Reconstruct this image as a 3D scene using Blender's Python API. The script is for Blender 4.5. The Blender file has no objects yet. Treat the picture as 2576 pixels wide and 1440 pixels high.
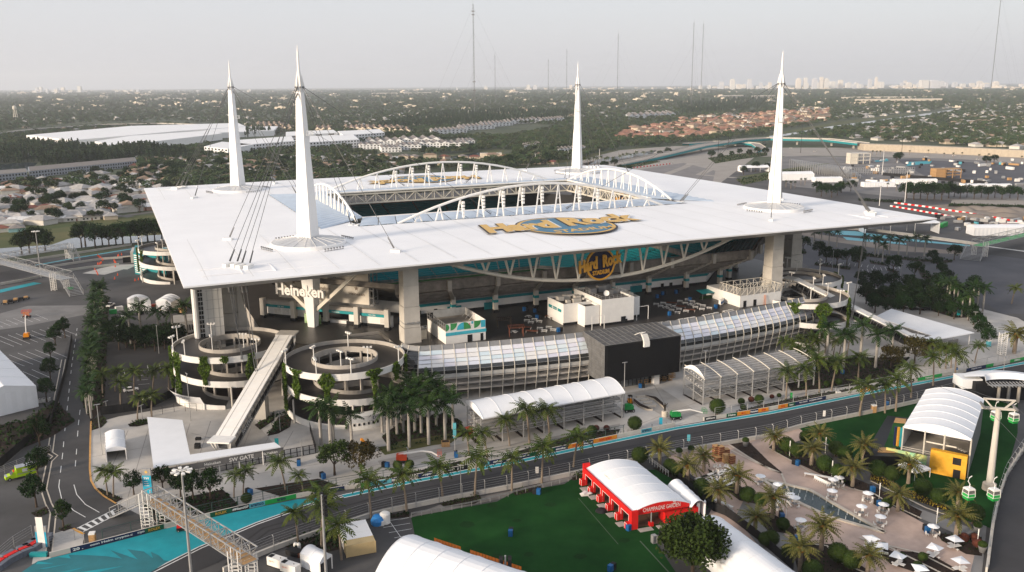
import bpy,math,random
import numpy as np
from mathutils import Vector,Matrix
R = math.radians; PI = math.pi
sin,cos = math.sin,math.cos
random.seed(7)
sc = bpy.context.scene
COL = sc.collection
# ------------------------------------------------------------------ camera
FPX,YH,ROLL,CAMH = 2247.0,212.4,-0.38,94.0     # focal length, horizon row and roll measured in a 2576 x 1440 copy of the photograph
_p = math.atan((720 - YH) / FPX); _r = R(ROLL)
FW = Vector((0,cos(_p),-sin(_p))); _rt = Vector((1,0,0)); _up = _rt.cross(FW)
RT = _rt * cos(_r) + _up * sin(_r); UP = -_rt * sin(_r) + _up * cos(_r)
cam_d = bpy.data.cameras.new('camera'); cam = bpy.data.objects.new('camera',cam_d); COL.objects.link(cam)
cam_d.sensor_width = 36; cam_d.lens = FPX / 2576 * 36; cam_d.clip_start = 1; cam_d.clip_end = 60000
_m = Matrix((RT,UP,-FW)).transposed().to_4x4(); _m.translation = (0,0,CAMH); cam.matrix_world = _m
sc.camera = cam
# ------------------------------------------------------------------ sky, sun, exposure
SUN_EL,SUN_DIR = R(13),Vector((-0.80,-0.60,0)).normalized()      # direction towards the sun on the ground
w = bpy.data.worlds.new('World'); sc.world = w; w.use_nodes = True
nt = w.node_tree; bg = nt.nodes['Background']
sky = nt.nodes.new('ShaderNodeTexSky'); sky.sky_type = 'NISHITA'; sky.sun_disc = False
sky.sun_elevation = SUN_EL; sky.sun_rotation = math.atan2(SUN_DIR.x,SUN_DIR.y)
sky.air_density = 1.0; sky.dust_density = 3.0; sky.ozone_density = 1.0; sky.altitude = 50
mx = nt.nodes.new('ShaderNodeMix'); mx.data_type = 'RGBA'; mx.inputs[0].default_value = 0.75
nt.links.new(sky.outputs[0],mx.inputs[6]); mx.inputs[7].default_value = (3.95,3.98,4.3,1)    # an even veil of high thin cloud
nt.links.new(mx.outputs[2],bg.inputs[0]); bg.inputs[1].default_value = 0.108
sd = bpy.data.lights.new('sun','SUN'); sun = bpy.data.objects.new('sun',sd); COL.objects.link(sun)
sd.energy = 2.8; sd.angle = R(10); sd.color = (1.0,0.84,0.67)
_sv = SUN_DIR * cos(SUN_EL) + Vector((0,0,sin(SUN_EL)))
sun.rotation_euler = _sv.to_track_quat('Z','Y').to_euler()
sc.view_settings.view_transform = 'Standard'; sc.view_settings.look = 'None'; sc.view_settings.gamma = 1
sc.view_settings.exposure = 0.96; sc.view_settings.use_curve_mapping = False
sc.cycles.max_bounces = 6; sc.cycles.diffuse_bounces = 3; sc.cycles.glossy_bounces = 2; sc.cycles.transmission_bounces = 3
sc.cycles.volume_bounces = 2; sc.cycles.transparent_max_bounces = 8; sc.cycles.caustics_reflective = False
sc.cycles.sample_clamp_indirect = 4
# ------------------------------------------------------------------ measuring: pixel -> point at height z
def G(x,y,z=0.0):
 d = FW * FPX + RT * (x - 1288) + UP * (720 - y)
 return Vector((0,0,CAMH)) + d * ((z - CAMH) / d.z)
SC,STH = Vector((-13.98,407.85,0)),0.4185       # stadium centre and turn
SM = Matrix.Translation(SC) @ Matrix.Rotation(STH,4,'Z'); SMI = SM.inverted()
def S(x,y,z=0.0): return SMI @ G(x,y,z)         # pixel at height z in the stadium's own axes
def at_depth(x,y,Y):                              # point seen at the pixel, Y metres ahead
 d = FW * FPX + RT * (x - 1288) + UP * (720 - y); return Vector((0,0,CAMH)) + d * (Y / d.y)
# ------------------------------------------------------------------ materials
MATS = {}
def mat(name,c,rough=0.8,metal=0.0,var=0.18,scale=0.5,bump=0.0,obj_rand=0.0,spec=0.25,emit=None,trans=0.0,sheen=0.0,c2=None,detail=4):
 if name in MATS: return MATS[name]
 m = bpy.data.materials.new(name); m.use_nodes = True; n = m.node_tree; b = n.nodes['Principled BSDF']
 b.inputs['Roughness'].default_value = rough; b.inputs['Metallic'].default_value = metal
 b.inputs['Specular IOR Level'].default_value = spec
 if trans: b.inputs['Transmission Weight'].default_value = trans
 tc = n.nodes.new('ShaderNodeTexCoord'); no = n.nodes.new('ShaderNodeTexNoise')
 no.inputs['Scale'].default_value = scale; no.inputs['Detail'].default_value = detail; no.inputs['Roughness'].default_value = 0.62
 n.links.new(tc.outputs['Object'],no.inputs['Vector'])
 cr = n.nodes.new('ShaderNodeValToRGB'); e = cr.color_ramp.elements
 if c2 is None: lo = [max(0,k * (1 - var)) for k in c]; hi = [min(1,k * (1 + var)) for k in c]
 else: lo,hi = c,c2
 e[0].position = 0.3; e[0].color = (*lo,1); e[1].position = 0.7; e[1].color = (*hi,1)
 n.links.new(no.outputs['Fac'],cr.inputs['Fac']); out = cr.outputs['Color']
 if obj_rand:
  oi = n.nodes.new('ShaderNodeObjectInfo'); mr = n.nodes.new('ShaderNodeMapRange'); hs = n.nodes.new('ShaderNodeHueSaturation')
  mr.inputs[3].default_value = 1 - obj_rand; mr.inputs[4].default_value = 1 + obj_rand
  n.links.new(oi.outputs['Random'],mr.inputs[0]); n.links.new(mr.outputs[0],hs.inputs['Value'])
  mr2 = n.nodes.new('ShaderNodeMapRange'); mr2.inputs[3].default_value = 0.5 - obj_rand * .05; mr2.inputs[4].default_value = 0.5 + obj_rand * .06
  ml = n.nodes.new('ShaderNodeMath'); ml.operation = 'FRACT'; mm = n.nodes.new('ShaderNodeMath'); mm.operation = 'MULTIPLY'; mm.inputs[1].default_value = 7.3
  n.links.new(oi.outputs['Random'],mm.inputs[0]); n.links.new(mm.outputs[0],ml.inputs[0]); n.links.new(ml.outputs[0],mr2.inputs[0]); n.links.new(mr2.outputs[0],hs.inputs['Hue'])
  n.links.new(out,hs.inputs['Color']); out = hs.outputs['Color']
 n.links.new(out,b.inputs['Base Color'])
 if bump:
  bp = n.nodes.new('ShaderNodeBump'); bp.inputs['Strength'].default_value = bump; bp.inputs['Distance'].default_value = 0.2
  n2 = n.nodes.new('ShaderNodeTexNoise'); n2.inputs['Scale'].default_value = scale * 6; n.links.new(tc.outputs['Object'],n2.inputs['Vector'])
  n.links.new(n2.outputs['Fac'],bp.inputs['Height']); n.links.new(bp.outputs[0],b.inputs['Normal'])
 if emit: b.inputs['Emission Color'].default_value = (*emit[0],1); b.inputs['Emission Strength'].default_value = emit[1]
 MATS[name] = m; return m
# ------------------------------------------------------------------ mesh building
class MB:
 def __init__(s): s.v = []; s.f = []; s.mi = []
 def poly(s,pts,m=0):
  k = len(s.v); s.v += [tuple(p) for p in pts]; s.f.append(tuple(range(k,k + len(pts)))); s.mi.append(m); return s
 def box(s,c,d,rz=0.0,m=0,taper=1.0):
  cx,cy,cz = c; hx,hy,hz = d[0] / 2,d[1] / 2,d[2] / 2; ca,sa = cos(rz),sin(rz); k = len(s.v)
  for z,t in ((-hz,1),(hz,taper)):
   for x,y in ((-hx,-hy),(hx,-hy),(hx,hy),(-hx,hy)):
    x *= t; y *= t; s.v.append((cx + x * ca - y * sa,cy + x * sa + y * ca,cz + z))
  for f in ((0,3,2,1),(4,5,6,7),(0,1,5,4),(1,2,6,5),(2,3,7,6),(3,0,4,7)): s.f.append(tuple(k + i for i in f)); s.mi.append(m)
  return s
 def bz(s,x0,x1,y0,y1,z0,z1,m=0): return s.box(((x0 + x1) / 2,(y0 + y1) / 2,(z0 + z1) / 2),(x1 - x0,y1 - y0,z1 - z0),0,m)
 def tube(s,pts,r,n=6,m=0,cap=True):
  pts = [Vector(p) for p in pts]; rs = r if isinstance(r,(list,tuple)) else [r] * len(pts); k0 = len(s.v); N = len(pts)
  for i,p in enumerate(pts):
   t = (pts[min(i + 1,N - 1)] - pts[max(i - 1,0)]).normalized()
   a = Vector((0,0,1)) if abs(t.z) < 0.9 else Vector((1,0,0))
   x = t.cross(a).normalized(); y = x.cross(t)
   for j in range(n):
    q = 2 * PI * (j + .5) / n; s.v.append(tuple(p + (x * cos(q) + y * sin(q)) * rs[i]))
  for i in range(N - 1):
   for j in range(n):
    a = k0 + i * n + j; b = k0 + i * n + (j + 1) % n; s.f.append((a,b,b + n,a + n)); s.mi.append(m)
  if cap: s.f += [tuple(k0 + j for j in range(n))[::-1],tuple(k0 + (N - 1) * n + j for j in range(n))]; s.mi += [m,m]
  return s
 def beam(s,a,b,w,m=0): return s.tube([a,b],w * .7071,4,m)
 def prism(s,poly,z0,z1,m=0,mt=None,bottom=True):
  n = len(poly); k = len(s.v)
  ar = sum(poly[i][0] * poly[(i + 1) % n][1] - poly[(i + 1) % n][0] * poly[i][1] for i in range(n))
  if ar < 0: poly = list(poly)[::-1]
  g = lambda z,p: z(p) if callable(z) else z
  s.v += [(p[0],p[1],g(z0,p)) for p in poly] + [(p[0],p[1],g(z1,p)) for p in poly]
  for i in range(n): j = (i + 1) % n; s.f.append((k + i,k + j,k + n + j,k + n + i)); s.mi.append(m)
  s.f.append(tuple(range(k + n,k + 2 * n))); s.mi.append(m if mt is None else mt)
  if bottom: s.f.append(tuple(range(k,k + n))[::-1]); s.mi.append(m)
  return s
 def lathe(s,prof,n=16,c=(0,0,0),m=0,a0=0.0,a1=2 * PI):
  k = len(s.v); full = abs(a1 - a0 - 2 * PI) < 1e-6; na = n if full else n + 1
  for r,z in prof:
   for j in range(na): a = a0 + (a1 - a0) * j / n; s.v.append((c[0] + r * cos(a),c[1] + r * sin(a),c[2] + z))
  for i in range(len(prof) - 1):
   for j in range(n):
    a = k + i * na + j; b = k + i * na + (j + 1) % na; s.f.append((a,b,b + na,a + na)); s.mi.append(m)
  return s
 def strip(s,A,B,m=0):
  k = len(s.v); n = len(A); s.v += [tuple(p) for p in A] + [tuple(p) for p in B]
  for i in range(n - 1): s.f.append((k + i,k + i + 1,k + n + i + 1,k + n + i)); s.mi.append(m)
  return s
 def add(s,o,M=None,m=None):
  k = len(s.v); s.v += [tuple(M @ Vector(p)) for p in o.v] if M else o.v
  s.f += [tuple(k + i for i in f) for f in o.f]; s.mi += o.mi if m is None else [m] * len(o.f); return s
 def mesh(s,name,mats,smooth=False):
  me = bpy.data.meshes.new(name); me.from_pydata(s.v,[],s.f)
  for m in (mats if isinstance(mats,(list,tuple)) else [mats]): me.materials.append(m)
  if any(s.mi): me.polygons.foreach_set('material_index',s.mi)
  if smooth: me.polygons.foreach_set('use_smooth',[True] * len(s.f))
  me.update(); return me
 def build(s,name,mats,parent=None,smooth=False,**kw): return put(name,s.mesh(name,mats,smooth),parent,**kw)
def put(name,me,parent=None,loc=None,rz=0.0,mtx=None,**kw):
 o = bpy.data.objects.new(name,me); COL.objects.link(o)
 if parent is not None: o.parent = parent
 if mtx is not None: o.matrix_basis = mtx
 elif loc is not None: o.location = loc; o.rotation_euler = (0,0,rz)
 for k,v in kw.items(): o[k] = v
 return o
def thing(name,label,cat,loc=(0,0,0),rz=0.0,group=None,mtx=None):
 o = put(name,None,None,loc,rz,mtx,label=label,category=cat)
 if group: o['group'] = group
 return o
def tag(o,label,cat,group=None):
 o['label'] = label; o['category'] = cat
 if group: o['group'] = group
 return o
KIDS = {}
def ZV(z): return Vector((0,0,z))
HAZE = 0.000055
def dup(o,loc=None,rz=None,label=None,group=None,scale=None,parent=None,mtx=None):
 c = o.copy(); COL.objects.link(c)
 if parent is not None: c.parent = parent
 if mtx is not None: c.matrix_basis = mtx
 if loc is not None: c.location = loc
 if rz is not None: c.rotation_euler = (0,0,rz)
 if scale is not None: c.scale = (scale,) * 3 if isinstance(scale,(int,float)) else scale
 if label: c['label'] = label
 if group: c['group'] = group
 if o not in KIDS: KIDS[o] = list(o.children)
 for ch in KIDS[o]: dup(ch,parent=c)
 return c
def sheet(name,px,z,m,kind='structure',**kw):      # a flat sheet on the ground, outlined by the pixels of its corners
 b = MB(); b.poly([tuple(G(x,y,z)) for x,y in px]); o = b.build(name,m)
 if o.data.polygons[0].normal.z < 0: o.data.flip_normals()
 if kind: o['kind'] = kind
 for k,v in kw.items(): o[k] = v
 return o
# ------------------------------------------------------------------ lettering
def text_mesh(t,m,thick=0.0,bold=0.0,shear=0.0,w=None,h=None,space=1.0):
 cu = bpy.data.curves.new('lettering','FONT'); cu.body = t; cu.size = 1; cu.extrude = 0.02 if thick else 0.0; cu.offset = bold; cu.shear = shear
 cu.space_character = space; cu.resolution_u = 2; cu.align_x = 'CENTER'
 o = bpy.data.objects.new('lettering',cu); COL.objects.link(o); bpy.context.view_layer.update()
 me = bpy.data.meshes.new_from_object(o.evaluated_get(bpy.context.evaluated_depsgraph_get())); bpy.data.objects.remove(o); bpy.data.curves.remove(cu)
 n = len(me.vertices); co = np.empty(n * 3); me.vertices.foreach_get('co',co); co = co.reshape(-1,3)
 lo,hi = co.min(0),co.max(0); co -= [(lo[0] + hi[0]) / 2,(lo[1] + hi[1]) / 2,0]
 sx = w / (hi[0] - lo[0]) if w else None; sy = h / (hi[1] - lo[1]) if h else None
 sx = sx or sy; sy = sy or sx
 co *= [sx,sy,thick / 0.04 if thick else 1]; me.vertices.foreach_set('co',co.ravel())
 me.materials.clear(); me.materials.append(m); me.update(); return me
def frame(o,x,y):      # a matrix with its origin at o, x along x and y along y
 x = Vector(x).normalized(); y = Vector(y); y = (y - x * y.dot(x)).normalized(); z = x.cross(y)
 M = Matrix((x,y,z)).transposed().to_4x4(); M.translation = Vector(o); return M
def letters(t,m,o,x,y,parent=None,name='lettering',**kw):
 return put(name,text_mesh(t,m,**kw),parent,mtx=frame(o,x,y))
# ------------------------------------------------------------------ palette
WHITE = mat('white_membrane',(.79,.79,.79),.55,scale=.035,c2=(.87,.87,.87),detail=13)
MASTW = mat('white_panel',(.80,.79,.77),.45,var=.03,scale=.2)
STEELW = mat('white_steel',(.78,.77,.74),.45,var=.05,scale=.5)
CREAM = mat('cream_steel',(.62,.58,.50),.5,var=.08,scale=.6)
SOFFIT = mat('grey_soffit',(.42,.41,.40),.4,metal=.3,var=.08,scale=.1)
SKYL = mat('skylight_sheet',(.45,.53,.62),.35,var=.08,scale=.3)
DOME = mat('dome_sheet',(.44,.455,.47),.3,var=.1,scale=.5)
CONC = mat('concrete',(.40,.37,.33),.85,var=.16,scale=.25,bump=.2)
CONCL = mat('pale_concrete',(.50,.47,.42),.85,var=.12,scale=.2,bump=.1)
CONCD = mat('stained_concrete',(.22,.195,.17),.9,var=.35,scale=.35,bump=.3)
CABLE = mat('steel_cable',(.12,.12,.12),.5,metal=.5,var=.1)
DECK = mat('dark_deck',(.0413,.0375,.0360),.45,var=.3,scale=.15,spec=.5)
ASPH = mat('asphalt',(.0663,.0647,.0647),.85,var=.34,scale=.06,bump=.1,detail=12)
LOT = mat('parking_asphalt',(.0780,.0757,.0749),.85,var=.38,scale=.04,bump=.1,detail=12)
TRACK = mat('track_asphalt',(.045,.044,.046),.8,var=.28,scale=.05,bump=.05,detail=12)
PAVE = mat('pale_paving',(.47,.445,.41),.85,var=.17,scale=.12,bump=.1,detail=12)
TEALP = mat('teal_paint',(.012,.28,.33),.6,var=.2,scale=.15,detail=12)
TEALD = mat('dark_teal_paint',(.02,.155,.18),.6,var=.15,scale=.2)
TEALS = mat('teal_seats',(.006,.17,.19),.5,var=.2,scale=1.2)
TEALB = mat('teal_band',(.01,.23,.25),.5,var=.08)
WLINE = mat('white_line_paint',(.70,.70,.68),.7,var=.15,scale=.8)
YLINE = mat('yellow_line_paint',(.60,.28,.03),.7,var=.2,scale=.8)
LAWN = mat('green_lawn',(.004,.034,.006),.95,scale=.09,bump=.3,c2=(.012,.064,.012),detail=10,spec=.08)
GRASS = mat('rough_grass',(.040,.066,.016),.95,scale=.03,bump=.2,c2=(.115,.105,.04),detail=10)
SOIL = mat('mulch_soil',(.0280,.0176,.0128),.95,var=.4,scale=.7,bump=.3)
BRICK = mat('pink_paver',(.46,.345,.285),.85,var=.14,scale=.25,bump=.15)
CURB = mat('kerb_concrete',(.52,.46,.38),.85,var=.12,scale=.5)
BLACK = mat('black_panel',(.006,.006,.007),.45,var=.2)
DARKF = mat('dark_mesh',(.012,.012,.013),.7,var=.3)
GALV = mat('galvanised_steel',(.36,.36,.355),.45,metal=.35,var=.15,scale=1.0)
GREYM = mat('grey_metal',(.22,.22,.22),.5,metal=.3,var=.15)
TENT = mat('tent_fabric',(.78,.79,.80),.6,var=.03,scale=.3)
RED = mat('red_fabric',(.62,.012,.010),.6,var=.06,scale=.4)
ORANGE = mat('orange_paint',(.62,.16,.015),.5,var=.12)
GOLD = mat('gold_letters',(.62,.31,.035),.45,var=.08)
GOLDP = mat('gold_print',(.66,.42,.13),.6,var=.06,scale=.3)
NAVY = mat('navy_disc',(.008,.009,.035),.4,var=.15)
BLUEP = mat('blue_print',(.07,.19,.29),.6,var=.18,scale=.35)
BLKP = mat('black_print',(.03,.03,.04),.6,var=.1)
BLUEBIN = mat('blue_bin',(.012,.10,.27),.5,var=.15)
WOOD = mat('bare_wood',(.42,.25,.11),.75,var=.2,scale=2)
WOODR = mat('red_wood',(.16,.055,.03),.7,var=.2,scale=2)
WINDK = mat('dark_glass',(.012,.014,.016),.12,var=.3,spec=.6)
WHITEP = mat('white_paint',(.76,.74,.70),.6,var=.05,scale=.4)
GREEND = mat('dark_green_board',(.008,.085,.04),.5,var=.1)
GREENB = mat('bright_green_paint',(.02,.30,.06),.45,var=.1)
NAVYB = mat('navy_board',(.012,.022,.07),.5,var=.1)
YELB = mat('orange_board',(.66,.24,.02),.5,var=.12,scale=1.5)
TEALM = mat('light_blue_board',(.10,.37,.44),.5,var=.1)
WATER = mat('pond_water',(.05,.065,.08),.08,var=.2,scale=.02,spec=.8)
LEAF = mat('green_leaves',(.0196,.0385,.0084),.75,var=.5,scale=.8,obj_rand=.25,c2=(.0385,.0595,.0126),spec=.1)
LEAFD = mat('dark_leaves',(.0074,.0223,.0056),.8,scale=.7,obj_rand=.25,c2=(.0186,.0409,.0099),spec=.1)
LEAFB = mat('box_leaves',(.0158,.0331,.0058),.8,scale=1.2,obj_rand=.15,c2=(.0360,.0562,.0101),spec=.1)
LEAFO = mat('bronze_leaves',(.0375,.0285,.0075),.8,scale=.9,obj_rand=.2,c2=(.0638,.0562,.0150),spec=.1)
VINE = mat('ivy_leaves',(.04,.085,.010),.75,scale=1.2,c2=(.10,.145,.02),spec=.1)
FROND = mat('coconut_fronds',(.0210,.0480,.0083),.6,scale=.35,obj_rand=.25,c2=(.0713,.0825,.0135),spec=.1)
FRONDR = mat('royal_fronds',(.0095,.0299,.0068),.6,scale=.5,obj_rand=.2,c2=(.0272,.0510,.0102),spec=.1)
FRONDD = mat('date_fronds',(.050,.066,.018),.65,scale=.5,obj_rand=.2,c2=(.125,.110,.030),spec=.1)
BARK = mat('palm_bark',(.20,.16,.12),.9,var=.25,scale=1.5)
BARKW = mat('pale_palm_bark',(.31,.29,.26),.85,var=.2,scale=1.0)
BARKD = mat('brown_bark',(.07,.05,.035),.95,var=.3,scale=2)
# ------------------------------------------------------------------ ground, roads, paving
FARG = mat('ground_cover',(.028,.048,.020),.95,scale=.012,c2=(.085,.095,.055),detail=8)
b = MB(); b.poly([(-26000,-800,-.05),(26000,-800,-.05),(26000,34000,-.05),(-26000,34000,-.05)]); b.build('ground',FARG,kind='structure')
sheet('parking_lot',[(-900,1440),(-900,1800),(3500,1800),(3200,1000),(2800,640),(2576,560),(2300,470),(1900,415),(1560,400),(1320,470),(900,470),(420,600),(250,640),(0,660),(-700,760)],0.0,LOT)
sheet('plaza',[(227,1068),(226,1180),(229,1210),(240,1230),(262,1250),(330,1285),(420,1330),(590,1287),(750,1252),(1039,1206),(1298,1156),(1700,1072),(1932,1033),(2207,980),(2420,938),(2576,905),(2700,880),(2560,800),(2440,770),(2180,720),(1800,640),(1300,690),(700,960),(560,1010),(440,1024),(300,1048)],.03,PAVE)
TRK_N = [(420,1470),(644,1375),(800,1338),(944,1290),(1107,1256),(1288,1222),(1428,1193),(1713,1134),(1932,1096),(2019,1070),(2182,1037),(2307,1009),(2460,968),(2576,940),(2900,860)]
TRK_F = [(2900,812),(2576,909),(2420,940),(2207,981),(1932,1036),(1698,1074),(1553,1104),(1298,1158),(1039,1207),(844,1251),(749,1256),(585,1290),(410,1332),(220,1382),(125,1405),(20,1480)]
sheet('race_track',TRK_N + TRK_F,.05,TRACK)
RUN = [(20,1480),(125,1405),(220,1382),(410,1332),(585,1290),(749,1256),(840,1252),(781,1268),(644,1316),(500,1377),(375,1440),(300,1480)]
sheet('runoff_paint',RUN,.07,TEALP)
def ribbon(name,path,z,w_,m_,off=0.0,dash=None,**kw):    # a painted stripe along a path of pixels
 P = [G(x,y) for x,y in path]; pts = []
 for a,c_ in zip(P,P[1:]):
  n_ = max(1,int((c_ - a).length / 4)); pts += [a.lerp(c_,k / n_) for k in range(n_)]
 pts.append(P[-1]); b = MB(); L,Q = [],[]
 for i,p in enumerate(pts):
  t = (pts[min(i + 1,len(pts) - 1)] - pts[max(i - 1,0)]).normalized(); s_ = Vector((-t.y,t.x,0))
  L.append(tuple(p + s_ * (off + w_ / 2) + ZV(z))); Q.append(tuple(p + s_ * (off - w_ / 2) + ZV(z)))
 if dash:
  d_ = 0
  for i in range(len(pts) - 1):
   d_ += (pts[i + 1] - pts[i]).length
   if (d_ // dash) % 2 == 0: b.strip(Q[i:i + 2],L[i:i + 2])
 else: b.strip(Q,L)
 o = b.build(name,m_); o['kind'] = 'structure'
 return o
FEDGE = [(2576,911),(2420,941),(2207,982),(1932,1037),(1698,1075),(1553,1105),(1298,1159),(1039,1208),(860,1246)]
ribbon('track_stripe',FEDGE,.075,1.5,TEALP,.9); ribbon('track_line',FEDGE,.08,.28,WLINE,.05); ribbon('track_line',FEDGE,.082,.25,WLINE,1.7)
RNE = [(860,1247),(781,1268),(644,1316),(500,1377),(375,1440),(330,1462)]
ribbon('track_line',RNE,.085,.3,WLINE,0); ribbon('track_line',RNE,.085,.3,WLINE,.9)
sheet('runoff_wave',[(45,1446),(95,1412),(144,1403),(175,1396),(225,1397),(270,1400),(307,1406),(277,1384),(312,1396),(347,1408),(320,1382),(362,1388),(385,1405),(391,1423),(379,1388),(400,1398),(412,1410),(425,1412),(368,1446)],.09,TEALD)
for pts in ([(90,1420),(135,1418),(95,1413)],[(95,1432),(175,1418),(120,1430)],[(150,1440),(210,1428),(170,1440)],[(200,1440),(312,1424),(240,1441)],[(145,1402),(178,1405),(172,1396)]):
 sheet('runoff_wave',pts,.11,TEALP)
# road on the left with its dashed lines, kerbs and drain
sheet('road',[(183,815),(158,905),(142,993),(131,1105),(120,1190),(112,1235),(120,1268),(135,1290),(128,1340),(165,1340),(225,1315),(290,1268),(262,1250),(240,1230),(229,1210),(226,1180),(227,1068),(215,1010),(200,958),(203,880),(207,815)],.02,ASPH)
ribbon('lane_marking',[(195,820),(181,915),(171,1010),(163,1085),(158,1140),(152,1190),(148,1225),(155,1255),(185,1285),(215,1302)],.05,.18,WLINE,0,dash=4)
ribbon('lane_marking',[(203,1020),(197,1070),(193,1130),(188,1190),(186,1220),(193,1245),(215,1270),(250,1290)],.05,.18,WLINE,0,dash=4)
ribbon('kerb',[(229,1060),(227,1120),(226,1180),(229,1210),(240,1230),(262,1250),(292,1268)],.14,.45,mat('yellow_kerb',(.55,.30,.10),.8,var=.2),0)
ribbon('drain_channel',[(160,905),(150,960),(142,1000),(131,1105),(126,1140),(139,1148),(124,1162),(110,1232),(122,1268),(134,1290),(122,1402)],.06,.9,mat('drain_iron',(.03,.03,.03),.7),0)
ribbon('drain_channel',[(160,905),(150,960),(142,1000),(131,1105),(126,1140),(139,1148),(124,1162),(110,1232),(122,1268),(134,1290),(122,1402)],.055,1.5,CURB,0)
# zebra crossing by the footbridge
for k in range(6):
 la,lb = lambda t: (194 + 97 * t,1330 - 50 * t),lambda t: (211 + 83 * t,1339 - 44 * t); t = .03 + k * .165; sheet('crossing_bar',[la(t),la(t + .07),lb(t + .11),lb(t + .04)],.06,WLINE)
ribbon('crossing_line',[(194,1330),(291,1281)],.06,.3,WLINE); ribbon('crossing_line',[(210,1338),(296,1294)],.06,.3,WLINE)
sheet('kerb_ramp',[(180,1331),(186,1328),(214,1342),(208,1346)],.055,YLINE)
sheet('pavement',[(128,1345),(178,1330),(212,1346),(208,1370),(150,1390),(128,1404),(80,1420),(88,1376)],.035,PAVE)
# parking bays on the left
def bays(x0,y0,x1,y1,n_,dx,dy):
 for k in range(n_):
  t = k / (n_ - 1); x,y = x0 + (x1 - x0) * t,y0 + (y1 - y0) * t; ribbon('bay_marking',[(x,y),(x + dx,y + dy)],.03,.13,WLINE)
bays(-20,850,140,822,9,55,22); bays(-20,902,110,876,7,60,24); bays(-30,830,120,804,9,-30,-12); bays(-10,950,80,930,5,50,22)
sheet('pale_lot_patch',[(-40,835),(-40,800),(70,770),(245,768),(250,785),(140,806),(60,822)],.015,mat('worn_paving',(.19,.185,.18),.9,var=.2,scale=.1))
bays(440,900,470,868,2,5,10); bays(478,872,690,838,2,5,10); bays(290,940,300,985,6,24,-2); bays(338,935,348,968,4,28,-2)
bays(311,930,460,905,6,3,12)
# lawn, its seams and the yard beside the containers
sheet('lawn',[(1034,1302),(1050,1298),(1250,1262),(1290,1240),(1420,1218),(1462,1188),(1700,1180),(1800,1260),(1740,1320),(1640,1350),(1720,1470),(1000,1500),(1046,1358)],.05,LAWN)
ribbon('turf_seam',[(1455,1254),(1555,1370)],.07,.12,mat('seam_line',(.10,.13,.09),.9)); ribbon('turf_seam',[(1610,1362),(1700,1460)],.07,.25,MATS['seam_line'])
sheet('service_yard',[(640,1450),(650,1395),(780,1350),(900,1310),(1034,1290),(1046,1358),(1010,1400),(930,1480)],.02,ASPH)
for k in range(4): ribbon('bay_marking',[(950 + k * 14,1315 + k * 13),(1028 + k * 4,1303 + k * 14)],.04,.12,WLINE)
ribbon('bay_marking',[(978,1309),(1008,1352)],.04,.12,WLINE)
sheet('verge_path',[(1000,1310),(1107,1270),(1280,1236),(1460,1192),(1450,1205),(1290,1248),(1100,1290),(1045,1300)],.035,mat('worn_path',(.19,.175,.16),.9,var=.25,scale=.2))
# brick plaza on the right
BP = [(1680,1150),(1720,1132),(1932,1098),(2010,1078),(2040,1100),(1982,1118),(2060,1170),(2140,1215),(2200,1250),(2330,1320),(2395,1365),(2460,1390),(2476,1470),(1900,1500),(1840,1410),(1770,1320),(1800,1262),(1760,1210)]
sheet('brick_plaza',BP,.055,BRICK)
sheet('turf',[(2000,1085),(2040,1066),(2180,1040),(2300,1012),(2440,1000),(2560,1010),(2560,1090),(2535,1180),(2515,1250),(2495,1330),(2400,1300),(2300,1245),(2200,1185),(2100,1125)],.05,LAWN)
sheet('race_track',[(2700,1080),(2576,1133),(2532,1200),(2514,1255),(2497,1330),(2482,1440),(2474,1520),(2900,1520),(2900,1080)],.06,TRACK)
# north of the stadium: grass strips, canal, roads
sheet('grass_field',[(-500,640),(-300,578),(0,575),(150,558),(300,545),(420,540),(440,590),(330,600),(260,612),(160,612),(60,630),(0,645)],.02,GRASS)
sheet('canal',[(-400,760),(-10,626),(45,622),(130,616),(170,602),(205,595),(245,592),(300,596),(430,590),(430,602),(330,612),(250,618),(150,630),(60,644),(-10,652)],.04,WATER)
sheet('lake',[(-300,470),(-60,452),(0,446),(60,440),(95,410),(60,409),(0,414),(-200,418)],.03,WATER)
sheet('lake',[(930,393),(985,392),(1060,396),(1120,397),(1200,384),(1232,384),(1208,394),(1190,400),(1200,408),(1100,412),(1010,410),(960,402)],.03,WATER)
sheet('grass_bank',[(925,393),(930,389),(1050,391),(1130,392),(1215,377),(1270,374),(1265,388),(1230,384),(1200,383),(1120,396),(1060,395),(985,391)],.02,GRASS)
sheet('grass_bank',[(1190,400),(1208,394),(1260,384),(1285,392),(1260,404),(1210,403)],.04,GRASS)
sheet('grass_field',[(1120,460),(1290,425),(1430,408),(1560,388),(1640,380),(1620,372),(1540,378),(1290,420),(1000,462)],.02,GRASS)
sheet('canal',[(1440,412),(1500,402),(1600,386),(1652,378),(1640,388),(1560,404),(1480,416)],.03,WATER)
sheet('canal',[(1932,343),(2010,332),(2090,318),(2200,304),(2300,290),(2416,273),(2410,276),(2300,296),(2180,312),(2090,324),(2000,338),(1940,348)],.03,WATER)
sheet('grass_bank',[(1932,338),(2100,308),(2300,284),(2330,282),(2200,302),(2090,317),(2010,331),(1932,343)],.02,GRASS)
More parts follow.
